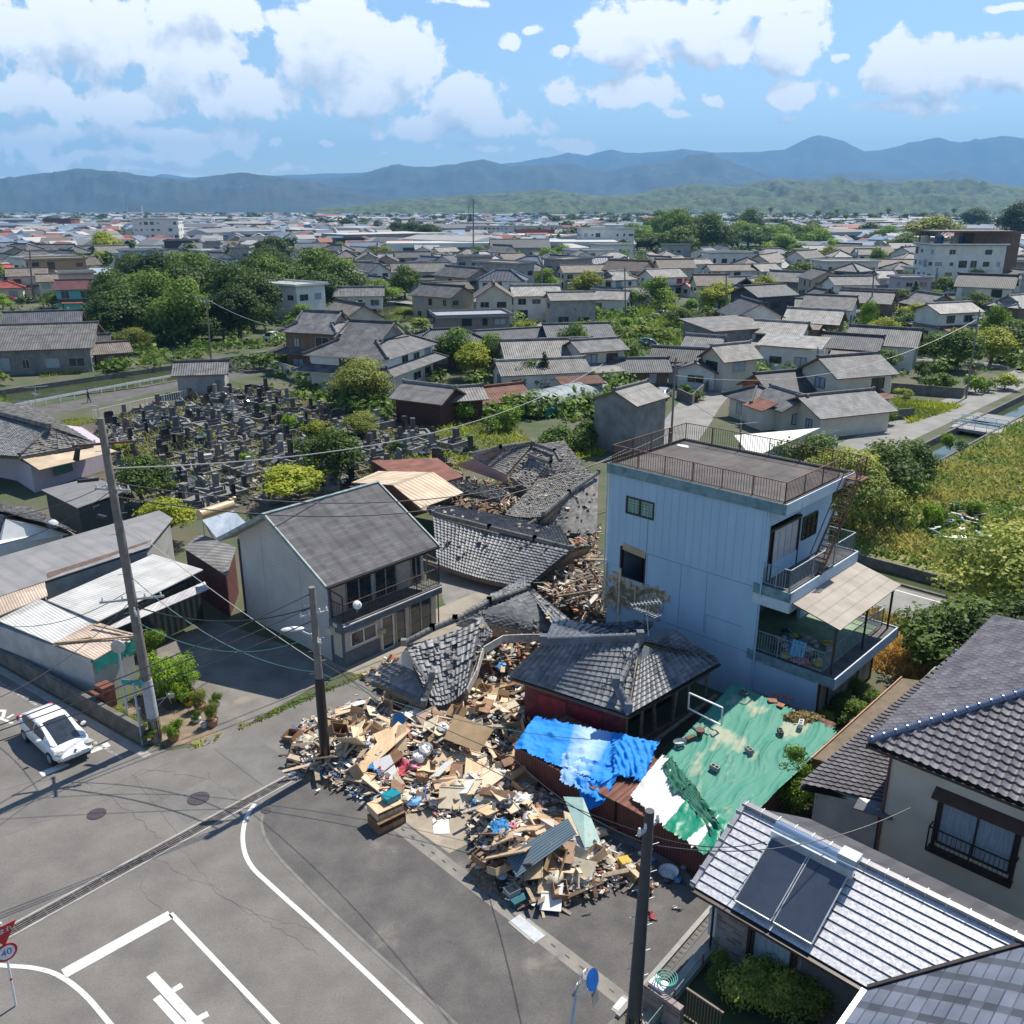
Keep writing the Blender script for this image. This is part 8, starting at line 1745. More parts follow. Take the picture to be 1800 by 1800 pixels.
# ---------------------------------------------------------------- people
SKIN=mat('skin',(.45,.28,.20),None,.6)
def person2(loc,rz,label,top,bottom,step=.18,hat=None):
    V=[(0,0,.92),(0,0,1.12),(0,0,1.36),(0,0,1.48),(0,.02,1.58),(0,.02,1.68)]; E=[(0,1),(1,2),(2,3),(3,4),(4,5)]; Rr=[.15,.14,.16,.06,.09,.085]
    for s in (-1,1):
        b=len(V); V+=[(s*.10,0,.86),(s*.11,s*step*.5,.48),(s*.11,s*step-.04,.08),(s*.11,s*step+.13,.04)]; E+=[(0,b),(b,b+1),(b+1,b+2),(b+2,b+3)]; Rr+=[.10,.07,.045,.04]
        b=len(V); V+=[(s*.21,0,1.38),(s*.27,-s*.06,1.12),(s*.26,-s*step*.8+.06,.88),(s*.26,-s*step*.9+.1,.78)]; E+=[(2,b),(b,b+1),(b+1,b+2),(b+2,b+3)]; Rr+=[.065,.05,.035,.03]
    bm=bmesh.new(); lay=bm.verts.layers.skin.verify(); vs=[bm.verts.new(v) for v in V]; [bm.edges.new((vs[a],vs[c])) for a,c in E]
    for v,r in zip(vs,Rr): v[lay].radius=(r,r)
    vs[0][lay].use_root=True; me=bpy.data.meshes.new('p'); bm.to_mesh(me); bm.free()
    t=bpy.data.objects.new('t',me); COL.objects.link(t); t.modifiers.new('s','SKIN'); m2=t.modifiers.new('ss','SUBSURF'); m2.levels=1; bpy.context.view_layer.update()
    me2=bpy.data.meshes.new_from_object(t.evaluated_get(bpy.context.evaluated_depsgraph_get())); bpy.data.objects.remove(t)
    for m in (SKIN,top,bottom): me2.materials.append(m)
    for p in me2.polygons:
        c=p.center; p.material_index=0 if (c.z>1.47) else (1 if (c.z>.95 or (abs(c.x)>.2 and c.z>.85)) else 2); p.use_smooth=True
        if abs(c.x)>.2 and c.z<.85 and c.z>.7: p.material_index=0
    o=link('person',me2,None,loc,(0,0,rz)); tag(o,label,'person')
    mb=MB(); mb.blob((0,-.01,1.68),.105,.12,.085,12,6); mb.build('hair' if hat is None else 'hat',hat or BLACKP,o,smooth=True); return o
person2(P(157,708),R(120),'person in dark clothes carrying a bag along the canal street',mat('cloth_black',(.03,.03,.04),None,.8),mat('cloth_navy',(.03,.035,.06),None,.8))
person2(P(913,557),R(20),'person in a grey top walking on the pale street by the cream garage',mat('cloth_grey',(.2,.2,.22),None,.8),mat('cloth_navy2',(.05,.06,.1),None,.8))
# ---------------------------------------------------------------- mid distance houses, placed by where their roofs stand
HID=[]
def H(u,v,w,d,wh,style,rise,wm,rm,label,az=43.6,along='y',cat='house',name='house',floors=1,skirt=None,zc=None,over=.6,win=True,detail=None,fascia=None,group=None):
    z=zc if zc is not None else wh+rise*.45; p=P(u,v,z); k_=.84 if u>1100 and w<11 else .93; w*=k_; d*=k_; az+=(random.Random(label).uniform(-16,10) if 70<=az<=92 and w<11 else 0); HID.append((p.x,p.y,max(w,d)*.5+.8))
    return house(name,label,cat,(p.x,p.y,0),-R(az),w,d,wh,style,rise,wm,rm,along,over,group,None,detail,floors,skirt,win,fascia)
# big tiled hall by the canal
H(655,592,12,15,4.9,'irimoya',3.6,W_WHITE,U_GREY,'large traditional hall with sweeping white-edged grey tile roofs beside the cemetery',az=20,along='x',cat='hall',name='traditional_hall',floors=2,skirt=(2.9,1.6,.8),fascia=W_WHITE)
H(568,565,8,9,6.0,'irimoya',2.6,W_BROWN,U_GREY,'two-storey brown-boarded wing of the traditional hall with its own gabled tile roof',az=110,along='y',cat='hall',name='traditional_hall',floors=2,skirt=(3.0,1.3,.6))
mb=MB(); a,b=P(478,655,0),P(585,690,0); mb.bar(a+Vector((0,0,.9)),b+Vector((0,0,.9)),.2,1.8); mb.bar(a+Vector((0,0,1.85)),b+Vector((0,0,1.85)),.4,.1,1); tag(mb.build('plaster_wall',[W_WHITE,T_DARK]),'white plastered wall with tile coping between the hall and cemetery','wall')
H(355,645,4.4,6.2,2.9,'gable',1.3,W_GREY,U_GREY,'small grey plastered hut with tiled roof beside the guardrail',az=70,along='y',cat='hut',name='hut',win=False)
H(80,588,14,15,3.6,'gable',2.8,W_TIN,U_METAL,'wide grey corrugated factory with skylight strips on the far canal bank',az=75,along='y',cat='factory',name='factory')
H(78,560,8,12,4,'gable',2.2,W_WHITE,U_DARK,'dark tiled building right behind the corrugated factory',az=80)
H(148,600,6,7,2.8,'gable',1.6,W_BROWN,U_DARK,'low dark tiled house stepping down from the factory to the canal',az=80)
H(192,610,6,5,2.2,'gable',1.2,W_BROWN,U_BROWN,'half collapsed shed with scattered tiles by the canal bushes',az=60,cat='shed',name='shed')
H(137,500,8,9,5.2,'gable',1.8,W_TEAL,tilemat('roof_maroon',(.15,.05,.06),(.10,.035,.04),.6),'turquoise two-storey house with maroon roof left of the dark trees',az=70,along='y',floors=2,skirt=(2.6,1.,.4))
H(235,475,11,26,4,'gable',1.6,W_GREY,tilemat('roof_pale_blue_metal',(.34,.38,.43),(.27,.31,.36),.4,pu=.5,pv=4,dip=.15),'long hall under a pale blue metal roof left of the dark trees',az=82,cat='hall',name='warehouse')
H(97,455,13,16,9,'flat',0,W_BRICK,U_METAL,'tan tiled three-storey block left of the yellow-green tree',az=60,cat='building',name='apartment_block',floors=3)
H(133,480,6,8,8,'flat',0,W_CREAM,U_METAL,'cream stair wing with terrace attached to the tan block',az=60,cat='building',name='apartment_block',floors=3)
H(48,478,9,10,5.5,'gable',1.8,W_CREAM,U_BROWN,'cream two-storey house above the parked cars',az=65,floors=2,skirt=(2.8,1,.4)); H(92,488,8,7,5,'gable',1.6,W_CREAM,U_BROWN,'smaller cream house joined to the one above the parked cars',az=65,floors=2)
H(20,470,9,9,4,'gable',1.6,W_PINK,U_RED,'house with a red sheet roof at the far left edge',az=60); H(10,500,8,9,3,'hip',1.4,W_CREAM,U_RED,'low red-roofed cream house behind the parked cars',az=70)
H(247,440,12,14,9,'flat',0,mat('wall_paleblue_grey',(.42,.48,.5),None,.8),U_METAL,'windowless pale blue-grey block before the blue tarped roof',az=60,cat='building',name='apartment_block',win=False)
H(267,455,8,9,3,'gable',1.6,mat('wall_orange',(.40,.16,.09),None,.8),U_BROWN,'small orange-brown house between the yellow tree and the pale block',az=70)
H(285,448,7,9,3.2,'shed',.8,W_GREY,mat('tarp_sky',(.08,.35,.70),None,.5),'low roof patched with a sky blue tarp behind the dark trees',az=70)
H(320,423,18,16,8,'flat',0,W_DARK,U_METAL,'navy clad block in the town left of centre',az=75,cat='building',name='apartment_block',floors=2)
H(250,403,20,22,8,'flat',0,W_CREAM,U_METAL,'long cream and grey two-storey block far left of centre',az=75,cat='building',name='apartment_block',floors=2)
H(413,462,10,18,4,'gable',2.2,W_WHITE,U_SOLAR,'house whose whole roof is covered by blue solar panels behind the dark trees',az=100,along='y')
H(437,437,11,14,5,'gable',1.8,W_WHITE,U_METAL,'white house with small solar panels near the round trees',az=80,floors=2)
H(457,420,10,22,5.5,'gable',2,W_CREAM,U_GREY,'long grey-roofed two-storey house left of the blue-grey houses',az=90,floors=2)
H(520,415,12,14,5,'gable',3,W_WHITE,U_GREY,'white-gabled house with steep tiled roof right of the solar roofs',az=20,floors=2)
H(547,433,12,14,5.6,'gable',2.4,mat('wall_sky',(.28,.40,.52),None,.8),U_DARK,'pale blue two-storey house beside the orange-roofed one',az=80,floors=2); H(543,445,10,12,3.5,'hip',1.8,W_CREAM,tilemat('roof_orange_tile',(.38,.17,.10),(.28,.12,.07),.7),'low orange-tiled hip-roofed house')
H(612,420,14,16,7,'flat',0,W_DARK,U_DARK,'dark navy two-storey block left of the parkland trees',az=70,cat='building',name='apartment_block',floors=2); H(640,430,12,14,6,'gable',2,W_DARK,U_BLUE,'slate blue gabled house joined to the navy block',az=80,floors=2)
H(645,470,9,12,4.5,'gable',2.6,W_WHITE,U_GREY,'house with its wooden gable end torn open above the river bend',az=130,floors=2); mb=MB()
H(738,470,9,17,5.6,'gable',2.2,W_CREAM,U_METAL,'long beige two-storey house on the river bank left of the stilt house',az=75,floors=2)
H(790,502,7,10,3.4,'gable',1.6,W_TEAL,U_BROWN,'tilting pale teal house sagging on stilts over the water',az=60); H(765,485,8,11,3.5,'gable',1.8,W_WHITE,U_DARK,'dark tiled house directly behind the stilt house',az=80)
H(833,525,5,7,2.6,'gable',1.,mat('wall_aqua',(.25,.40,.42),None,.8),U_METAL,'small aqua hut right of the stilt house',az=60,cat='hut',name='hut')
H(853,477,12,14,4,'gable',2.2,W_WHITE,U_LIGHT,'white-roofed tiled house left of the central bushes',az=60); H(905,470,10,15,3.6,'gable',2,W_WHITE,U_LIGHT,'second pale-roofed house right of the white-roofed one',az=60)
H(913,428,16,28,6,'gable',3.4,W_GREY,U_DARK,'very wide dark-roofed hall in front of the long white school',az=85,cat='hall',name='warehouse',floors=2)
H(905,398,18,80,9,'flat',0,W_WHITE,U_METAL,'long white school block across the centre of the town',az=92,cat='building',name='school',floors=3); H(940,405,14,30,8,'flat',0,mat('wall_brickred',(.30,.10,.08),None,.8),U_RED,'brick red wing before the right end of the long white school',az=92,cat='building',name='school')
H(1064,402,18,28,13,'flat',0,W_WHITE,U_METAL,'white three-storey block beside the large green woods',az=85,cat='building',name='apartment_block',floors=3)
H(1033,440,13,18,6.5,'flat',0,W_WHITE,U_METAL,'cube-like white two-storey building right of centre',az=75,cat='building',name='apartment_block',floors=2); H(1075,430,12,16,8,'flat',0,W_WHITE,U_METAL,'taller white cube building behind the first cube',az=75,cat='building',name='apartment_block',floors=2)
H(1027,472,9,15,5.2,'gable',1.8,W_CREAM,U_BROWN,'brown-roofed beige house below the white cube buildings',az=80,floors=2); H(1080,450,11,15,3.8,'hip',2.6,W_CREAM,U_LIGHT,'broad pale hip-roofed house right of the white cubes',az=80)
H(1084,484,7.5,8.5,5,'irimoya',2,W_WHITE,U_LIGHT,'white two-storey tiled house above the grassy plot',az=60,floors=2,skirt=(2.6,1.2,.5)); H(1164,480,8.5,12,5,'gable',2,W_WHITE,U_LIGHT,'broad white two-storey house left of the red roof',az=80,floors=2,skirt=(2.6,.8,.3))
H(1073,518,6,9,3,'gable',1.8,W_WHITE,U_LIGHT,'white gable-ended cottage at the left of the grassy plot',az=110); H(1120,510,6,8,2.8,'gable',1.4,W_CREAM,U_GREY,'small tiled annex beside the white gable-ended cottage',az=80)
H(1229,500,6,9.5,2.6,'gable',1.2,W_CREAM,U_RED,'bright red sheet roof behind the grassy plot',az=85); 
H(1140,449,10,12,4.5,'gable',2,W_CREAM,U_BROWN,'brown-roofed cream house left of the middle tile roofs',az=20,floors=2); H(1189,457,8,12,4,'gable',2.2,W_CREAM,U_LIGHT,'cream-tiled gable house in the middle rows',az=30); H(1224,460,7,10,5,'gable',1.4,W_WHITE,U_LIGHT,'pale sheet-roofed house before the orange-brown roof',az=85,floors=2); H(1258,450,8,13,4.5,'gable',1.6,W_CREAM,U_LIGHT,'house with pale square roof in the middle rows right',az=85,floors=2)
H(1224,427,12,26,5,'gable',2.4,W_CREAM,tilemat('roof_orange_tan',(.42,.32,.2),(.32,.23,.14),.7),'long tan-roofed house just under the green woods',az=85,floors=2)
H(1289,470,8,20,4.8,'gable',1.6,W_WHITE,U_BROWN,'long brown-roofed white terrace right of the middle',az=88,floors=2); H(1342,470,8,10,4.5,'gable',2,W_WHITE,U_LIGHT,'white gabled house right of the brown-roofed terrace',az=60,floors=2)
H(1342,510,9,12,6.5,'gable',1.8,W_DARK,U_DARK,'black-clad modern house with a roof light',az=75,floors=2,cat='house')
H(1280,568,10,14,4.6,'shed',1.0,W_TIN,U_METAL,'big grey corrugated barn with a flat dusty roof behind the back street',az=75,cat='barn',name='barn',win=False)
H(1003,520,6.5,9.5,5.6,'gable',1.2,W_GREY,U_METAL,'grey two-storey house with green windows left of the grassy plot',az=75,floors=2); H(930,520,4,7,2.8,'flat',0,W_CREAM,U_METAL,'small cream flat-roofed garage by the pale street',az=80,cat='garage',name='garage')
H(827,553,8.5,14,4.2,'flat',0,mat('wall_greybrown',(.25,.21,.2),None,.8),tilemat('roof_bluegrey_flat',(.26,.29,.32),(.22,.24,.27),.5,pu=.5,pv=5,dip=.1),'flat-roofed grey-brown house above the tiled roofs in the centre',az=78,floors=2,cat='house')
H(783,593,10,15,3,'hip',2.2,W_BROWN,U_DARK,'wide charcoal hip roof right of the traditional hall',az=78); H(900,587,7,13,2.8,'gable',1.4,W_BROWN,U_DARK,'low dark tiled roof below the flat-roofed house',az=80); H(1013,580,7,11,3.2,'gable',1.8,W_WHITE,U_DARK,'dark tiled white-gabled house above the pale-roofed one',az=80)
H(960,612,6.5,13,3.4,'gable',2.2,W_WHITE,U_LIGHT,'long pale-tiled house behind the greenhouse',az=75); H(950,642,5.5,12,2.8,'gable',1.4,W_WHITE,U_LIGHT,'lower front roof of pale tiles before the greenhouse',az=78)
H(1045,605,5.5,7,4.6,'gable',1.2,W_CREAM,U_GREY,'cream two-storey house with a boxed window right of the pale roofs',az=75,floors=2); H(1020,668,2.5,5,2.2,'shed',.4,W_WHITE,U_RUST,'rust red sheet awning over a white porch beside the greenhouse',az=80,cat='porch',name='porch',win=False)
H(755,688,5,6.5,2.8,'gable',1.4,mat('board_dark_red',(.10,.03,.025),(.06,.02,.018),.85,wave=('obj',1,.15,.3,.01)),U_METAL,'dark red boarded shed with grey roof at the cemetery edge',az=120,along='y',cat='shed',name='shed',win=False); H(805,690,4,5,2.6,'gable',1.1,MATS['board_dark_red'],U_METAL,'smaller dark red shed joined on the right',az=75,cat='shed',name='shed',win=False)
H(870,690,5,7,1.4,'gable',1.4,W_RED,U_RUST,'collapsed rust-red corrugated shed right of the dark red sheds',az=60,cat='shed',name='shed',win=False)
H(1109,690,5.8,6.6,5.0,'gable',1.2,W_TIN,U_METAL,'tall windowless weathered tin shed beside the back street',az=40,along='y',cat='shed',name='tin_shed',win=False,over=.3)
H(1240,600,4.5,6,3,'gable',1.6,W_BROWN,U_LIGHT,'tilted tiled shed by the damaged garden wall',az=120); H(1284,618,5,7,4.,'gable',1.8,W_CREAM,U_LIGHT,'damaged cream house with leaning tiled gable by the back street',az=60,floors=2); H(1198,622,5.5,9,2.2,'gable',1.6,W_BROWN,U_GREY,'collapsed house whose tile roof still carries a solar panel',az=110)
H(1120,640,6,9,2.,'gable',1.4,W_BROWN,U_DARK,'flattened dark tiled roof before the back street garden',az=80); H(1235,640,6,6,2.4,'gable',1.2,W_WHITE,U_GREY,'slumped grey-tiled annex near the garden wall',az=30)
H(1373,575,7,9,4,'gable',1.6,W_CREAM,U_LIGHT,'pale-tiled house right of the big grey barn',az=120,floors=2); H(1395,600,6,10,3.6,'shed',1,W_WHITE,U_LIGHT,'white lean-to house by the back street corner',az=120)
H(1460,531,9,11,3.6,'gable',2.4,W_WHITE,U_GREY,'large blue-grey tiled roof in the right middle rows',az=120); H(1524,522,9,12,4,'gable',2,W_BROWN,U_GREY,'long dark tiled roof left of the leaning pole',az=120); H(1433,555,8,11,3,'gable',2.2,W_BROWN,U_LIGHT,'badly damaged tiled roof with slipped tiles at right of centre',az=120); H(1420,535,8,9,3,'gable',2,W_BROWN,U_LIGHT,'pale tiled roof before the blue-grey one',az=120)
H(1555,590,8,11,3.6,'gable',2.2,W_WHITE,U_GREY,'white-walled house with long pale grey tile roof near the right bushes',az=120); H(1500,600,6,9,3,'gable',1.8,W_WHITE,U_DARK,'dark ridged tile roof in front of the long grey one',az=120)
H(1553,482,6,8,5.4,'irimoya',1.8,W_WHITE,U_LIGHT,'white tower-like house with small curved tile roof',az=75,floors=2,skirt=(3,1.4,.7)); H(1600,488,8,9,6,'flat',0,W_PINK,U_METAL,'pink flat-roofed house with balconies',az=75,floors=2,cat='house')
H(1667,540,7,11,5.2,'gable',1.4,W_WHITE,U_LIGHT,'white two-storey house with grey ribbed roof near the right edge',az=80,floors=2,skirt=(2.7,.8,.3)); H(1787,529,8,10,3.4,'irimoya',2.2,W_BROWN,U_LIGHT,'tiled house with dark curved gable at the right edge',az=60); H(1747,455,10,11,6,'gable',1.8,W_CREAM,U_LIGHT,'house with pale square roof right of the white hotel',az=70,floors=2)
H(1700,472,8,11,4.6,'shed',.6,W_BROWN,U_LIGHT,'pale sheet roof below the white hotel',az=80); H(1633,471,9,14,6,'flat',0,W_WHITE,U_METAL,'low white building left of the hotel',az=80,cat='building',name='apartment_block',floors=2)
H(1511,440,15,26,5,'gable',3,W_GREY,U_BROWN,'long dusty brown barn roof in the right town, farther of two',az=88,cat='barn',name='barn',win=False); H(1551,463,11,22,4,'gable',2.4,W_GREY,U_BROWN,'long dusty brown barn roof in the right town, nearer of two',az=88,cat='barn',name='barn',win=False)
H(1433,436,11,14,5.5,'gable',1.8,W_CREAM,U_LIGHT,'white-roofed cream house left of the barns',az=85,floors=2); H(1460,460,8,10,4,'hip',1.8,W_CREAM,tilemat('roof_sand_tile',(.38,.32,.24),(.28,.23,.17),.7),'sandy hip-roofed house left of the nearer barn'); H(1425,470,9,16,3,'gable',1.8,W_GREY,U_BROWN,'flat dusty roof at the lower left of the barns',az=88)
hot=H(1688,430,15,21,13,'flat',0,W_WHITE,U_METAL,'four-storey white hotel-like block with roof tanks near the right edge',az=92,cat='building',name='hotel_block',floors=4)
mb=MB(); mb.box(-6,6,-10,12,16.5,16.9); mb.build('roof_canopy',W_BROWN,hot); 
for x,y in ((-5.5,-9.5),(5.5,-9.5),(-5.5,11.5),(5.5,11.5)): mb=MB(); mb.box(x-.2,x+.2,y-.2,y+.2,13.15,16.5); mb.build('canopy_post',W_BROWN,hot)
for k,(x,y,m,nm) in enumerate(((-5,-8,W_CREAM,'cream'),(-5,-4,BLUEP,'blue'),(-5,2,BLUEP,'blue'),(-4,0,W_CREAM,'cream'))): mb=MB(); mb.cyl((x,y,13.16),(x,y,15.2),1.2,1.2,12); mb.build('roof_tank',m,hot)
H(1735,410,14,14,16,'flat',0,W_BROWN,U_METAL,'brown stair tower rising behind the white hotel-like block',az=92,cat='building',name='stair_tower')
H(108,385,26,32,11,'flat',0,mat('wall_brick_dark',(.16,.05,.045),None,.85),U_RUST,'dark brick red factory block far left',az=88,cat='building',name='factory'); H(277,385,22,30,16,'flat',0,W_WHITE,U_METAL,'white and aqua apartment block standing above the far left town',az=80,cat='building',name='apartment_block',floors=4); H(210,388,18,55,7,'flat',0,mat('wall_ochre',(.45,.33,.15),None,.8),U_METAL,'long ochre hall left of the white and aqua block',az=90,cat='hall',name='warehouse')
# two-storey tiled house behind the blue building's street
H(1490,640,7.4,9.4,4.6,'gable',1.9,W_CREAM,U_GREY,'two-storey cream house with lilac shutters and grey tile roofs, right block',az=43.6+25,along='y',floors=2)
H(1468,705,8,11,2.3,'gable',1.6,W_CREAM,U_GREY,'broad lower tile roof wrapped round the two-storey cream house',az=68,along='y'); H(1385,700,6,6.5,2.4,'gable',1.4,W_CREAM,U_GREY,'front porch gable of the cream house facing the street',az=160,along='y'); H(1372,668,6.5,8,2.6,'gable',1.8,mat('gable_orange',(.34,.13,.06),None,.85),U_GREY,'grey-tiled wing with an orange-brown gable left of the cream house',az=68,along='y'); H(1330,690,5,5,2.4,'hip',1.3,W_CREAM,U_DARK,'dark hip-roofed corner room on the back street',az=68)
# greenhouse
def greenhouse():
    a,b=P(945,735),P(1075,700); d=(b-a); L=d.length; o=thing('greenhouse','long plastic-covered hoop greenhouse with green netting','greenhouse',a,math.atan2(d.y,d.x)); W=5; n=12
    pl=mat('polythene',(.55,.60,.60),(.40,.46,.46),.25,scale=1.,trans=.4,stretch=(3,.3,.3)); mb=MB()
    for i in range(n):
        t0,t1=math.pi*i/n,math.pi*(i+1)/n; f=lambda t,x:(x,W/2-W/2*math.cos(t),.6+1.7*math.sin(t)); mb.face([f(t0,0),f(t0,L),f(t1,L),f(t1,0)])
    mb.face([(0,0,.6),(L,0,.6),(L,0,0),(0,0,0)]); mb.build('plastic_cover',pl,o,smooth=True)
    for k in range(8):
        mb=MB(); x=L*k/7; mb.tube([(x,W/2-W/2*math.cos(math.pi*i/n)*1.01,.6+1.72*math.sin(math.pi*i/n)) for i in range(n+1)],.035,6); mb.build('hoop',STEEL,o)
    mb=MB(); mb.box(0,L,-1.2,-1.15,0,1.2); mb.build('green_netting',mat('netting_teal',(.05,.30,.25),(.03,.2,.17),.8,trans=.5),o)
greenhouse()
# walls round plots
mb=MB()
def gwall(pts,h,label,m=CONCD):
    mb=MB()
    for a,b in zip(pts[:-1],pts[1:]): mb.bar(a+Vector((0,0,h/2)),b+Vector((0,0,h/2)),.18,h)
    tag(mb.build('garden_wall',m),label,'wall')
gwall([P(1190,700),P(1215,712),P(1262,668),P(1248,650)],1.3,'block wall round the topiary garden on the back street'); gwall([P(1565,690),P(1690,700),P(1700,690)],1.3,'dark garden wall right of the cream two-storey house'); gwall([P(1510,742),P(1605,735)],1.2,'dark wall panel before the cream house'); gwall([P(1230,562),P(1290,545)],1.2,'brown wall at the end of the grassy plot',W_BROWN)
# ---------------------------------------------------------------- trees of the middle distance
random.seed(41)
TL=[(205,560,'big',11,6,'dark tree at the left end of the canal-side wood'),(250,560,'big2',10,6,'mid green tree in the canal-side wood behind the far bank'),(285,545,'big',14,8,'tallest dark tree of the canal-side wood'),(320,570,'big',13,7.5,'dark broad tree in the centre of the canal-side wood'),(350,550,'big2',14,8,'lighter broad tree at the heart of the canal-side wood'),(395,560,'big',12,7,'dark tree right of the centre of the canal-side wood'),(430,555,'big',11,6,'dark tree at the right end of the canal-side wood'),(300,600,'big2',8,5,'tree overhanging the far canal bank'),(340,608,'mid',6,4.5,'round bushy tree on the far canal bank'),(395,600,'mid',6.5,4,'round tree right on the canal bank beside the pole'),(240,622,'willow',4.5,3.4,'olive willow-like shrub on the far canal bank'),(182,640,'willow',3,2.4,'small olive shrub at the canal edge'),
(187,462,'midy',14,8.5,'bright yellow-green round tree left of the wood'),(483,472,'big',13,8,'dark round tree behind the solar roof'),(525,520,'big',10,6,'dark tree left of the big round one by the hall'),(556,530,'big2',14,8.5,'large round green tree behind the traditional hall'),(590,500,'mid',9,5,'tree at the right of the large round one'),(510,560,'mid',8,5,'dark small tree by the canal bend'),
(640,715,'willow',6.2,5,'wide feathery olive tree in front of the traditional hall'),(805,650,'big2',6.5,3.6,'dense rounded tree before the charcoal roofs'),(865,655,'mid',6,3.2,'green tree right of the dense rounded one'),(905,665,'mid',5,2.6,'tree before the pale-tiled house'),(957,690,'cone',5.5,1.8,'pointed conifer beside the pale-tiled house'),(930,690,'mid',4.5,2.4,'low tree between the conifer and the rust shed'),
(738,735,'bushb',2.6,2.2,'fresh green bush before the dark red shed'),(815,740,'bushb',2.8,2.4,'round bright bush left in the vegetable plot'),(888,757,'bushb',3.0,2.4,'roundest bright green bush in the vegetable plot'),(910,725,'bushy',2.6,2.4,'olive round bush behind the roundest one'),(866,715,'bushy',2.2,2,'small leafy tree near the rust shed'),(990,800,'bush',3.2,2.8,'big green bush behind the ruined roofs'),(1040,785,'bush',3,2.4,'bush left of the tall tin shed'),(960,800,'bush',2,1.6,'low bush beside the net-covered plot'),
(590,850,'mid',5.2,2.9,'dark leafy tree right above the shingle roof'),(505,890,'midy',3.6,3.2,'yellow-green tree left behind the shingle roof'),(253,890,'mid',4.6,2.8,'dense green tree beside the carport'),(300,955,'midy',3.6,2.4,'yellow-green tree beside the white shed'),(205,900,'bush',2,1.8,'green bush behind the tall left pole'),(515,760,'bushb',2.2,1.6,'green bush among the graves near the right'),(365,780,'bushy',1.2,1.0,'small shrub among the graves'),(640,770,'willow',3,2.4,'sparse shrub over the right-hand graves'),(560,770,'bushy',2.2,2.2,'olive bush over the right-hand graves'),(225,800,'bushy',1.5,1.4,'low shrub at the left of the cemetery'),(545,850,'bush',2,1.6,'shrub between graves and shingle roof'),(700,800,'bush',1.6,1.4,'low green shrub at the right edge of the graves'),(300,760,'bushy',1.3,1.2,'yellowish shrub in the upper left of the graves'),(470,730,'bush',1.6,1.5,'green shrub in the upper middle of the graves'),(430,820,'bushb',1.4,1.3,'bright shrub in the lower middle of the graves'),(600,800,'bushy',1.6,1.6,'olive shrub right of the middle of the graves'),(270,840,'bushb',1.5,1.6,'bright green shrub in the lower left of the graves'),(665,745,'bush',2,1.6,'dark shrub at the upper right of the graves'),
(1050,560,'bushb',3,3,'bright green bush at the left of the grassy plot'),(1010,600,'bush',2.4,2.2,'bush by the grey two-storey house'),(1095,575,'bushb',2.2,2.6,'weed thicket in the grassy plot'),(1190,575,'mid',4.2,3.2,'green tree beside the navy estate car'),(1150,530,'mid',5,4,'dark tree at the back of the grassy plot'),(1215,545,'bushb',3,2.4,'pale flowering bush at the back of the grassy plot'),(1130,590,'bushy',2.2,2.8,'yellow weeds in the middle of the grassy plot'),(1085,600,'bushy',2,2.6,'yellow-green thicket at the front of the grassy plot'),(1170,600,'bushy',1.8,2.4,'thicket beside the dark green van'),(1110,545,'mid',5,3.4,'leafy tree above the left of the grassy plot'),
(1270,520,'bushb',4,3.6,'bright tree right of the red roof'),(1250,500,'mid',4,2.6,'small tree before the red roof'),(1430,628,'bushb',3.6,2.6,'round bright tree at the street corner'),(1435,500,'midy',6,4.5,'yellow-green thicket behind the damaged tile roofs'),(1480,505,'midy',6,4,'second yellow-green thicket right of the first'),(1505,495,'mid',6,3.6,'green tree beside the tower-like house'),(1605,540,'cone',6.5,2.6,'dark pointed tree before the pink house'),(1702,515,'bright',7.5,5.5,'spreading bright green tree right of the pink house'),(1590,585,'mid',4,3,'dark green tree behind the long grey roof'),
(1640,640,'mid',5,3.2,'bushy green tree left in the right-hand thicket'),(1680,650,'mid',6.5,4.2,'tall leafy tree in the right-hand thicket'),(1740,640,'midy',6,4,'olive-yellow tree in the right-hand thicket'),(1780,630,'mid',6.5,4.4,'green tree at the right edge of the thicket'),(1650,690,'bush',3,2.6,'bush at the foot of the thicket by the dark wall'),(1715,690,'bushb',2.6,2.4,'bright bush above the side street'),(1765,685,'bushy',2.4,2.4,'yellow-flowering bush above the side street'),(1620,665,'bush',2.8,2.2,'dark bush behind the cream house'),(1555,660,'mid',4,2.6,'tree between the cream house and thicket'),(1560,745,'bush',2.2,1.6,'bush in front of the cream house porch'),(1590,700,'bushy',1.4,1.6,'weeds right of the cream house'),
(1225,705,'bush',1.6,1.5,'clipped topiary bush in the block-walled garden'),(1200,690,'bush',1.3,1.2,'second clipped bush in the block-walled garden'),(1245,680,'bush',1.8,1.6,'tall clipped bush at the corner of the block-walled garden'),(878,490,'mid',6,4,'dark bushy tree in the central bushes'),(905,500,'mid',6,3.8,'bush tree right in the central bushes'),(795,460,'midy',7,4.5,'yellowish tree right of the beige house'),(840,465,'mid',8,5,'green tree before the wide dark hall'),(960,470,'bright',8,6,'flat-topped pine behind the slim pole'),(990,462,'bright',8,6,'second flat-topped pine right of the slim pole'),(850,455,'mid',8,6,'pine left of the wide dark hall'),(730,500,'willow',3,3,'reeds at the river bend'),(710,560,'willow',2.6,3.4,'reed bank beside the pond'),(735,575,'bushy',2.2,2.6,'yellow reeds at the edge of the pond'),(650,525,'midy',4,3,'yellow shrub by the torn-open house'),(1030,505,'bush',3,2.5,'shrubs behind the grey two-storey house')]
for i in range(34):
    u=random.uniform(200,610); v=random.uniform(500,612) if u<450 else random.uniform(480,555)
    TL.append((u,v,random.choice(('big','big2','big')),random.uniform(8,13),random.uniform(5.5,7.5),random.choice(('dark','deep green','broad dark'))+' tree of the canal-side wood, '+('left part' if u<300 else 'middle part' if u<400 else 'right part' if u<480 else 'part behind the hall')))
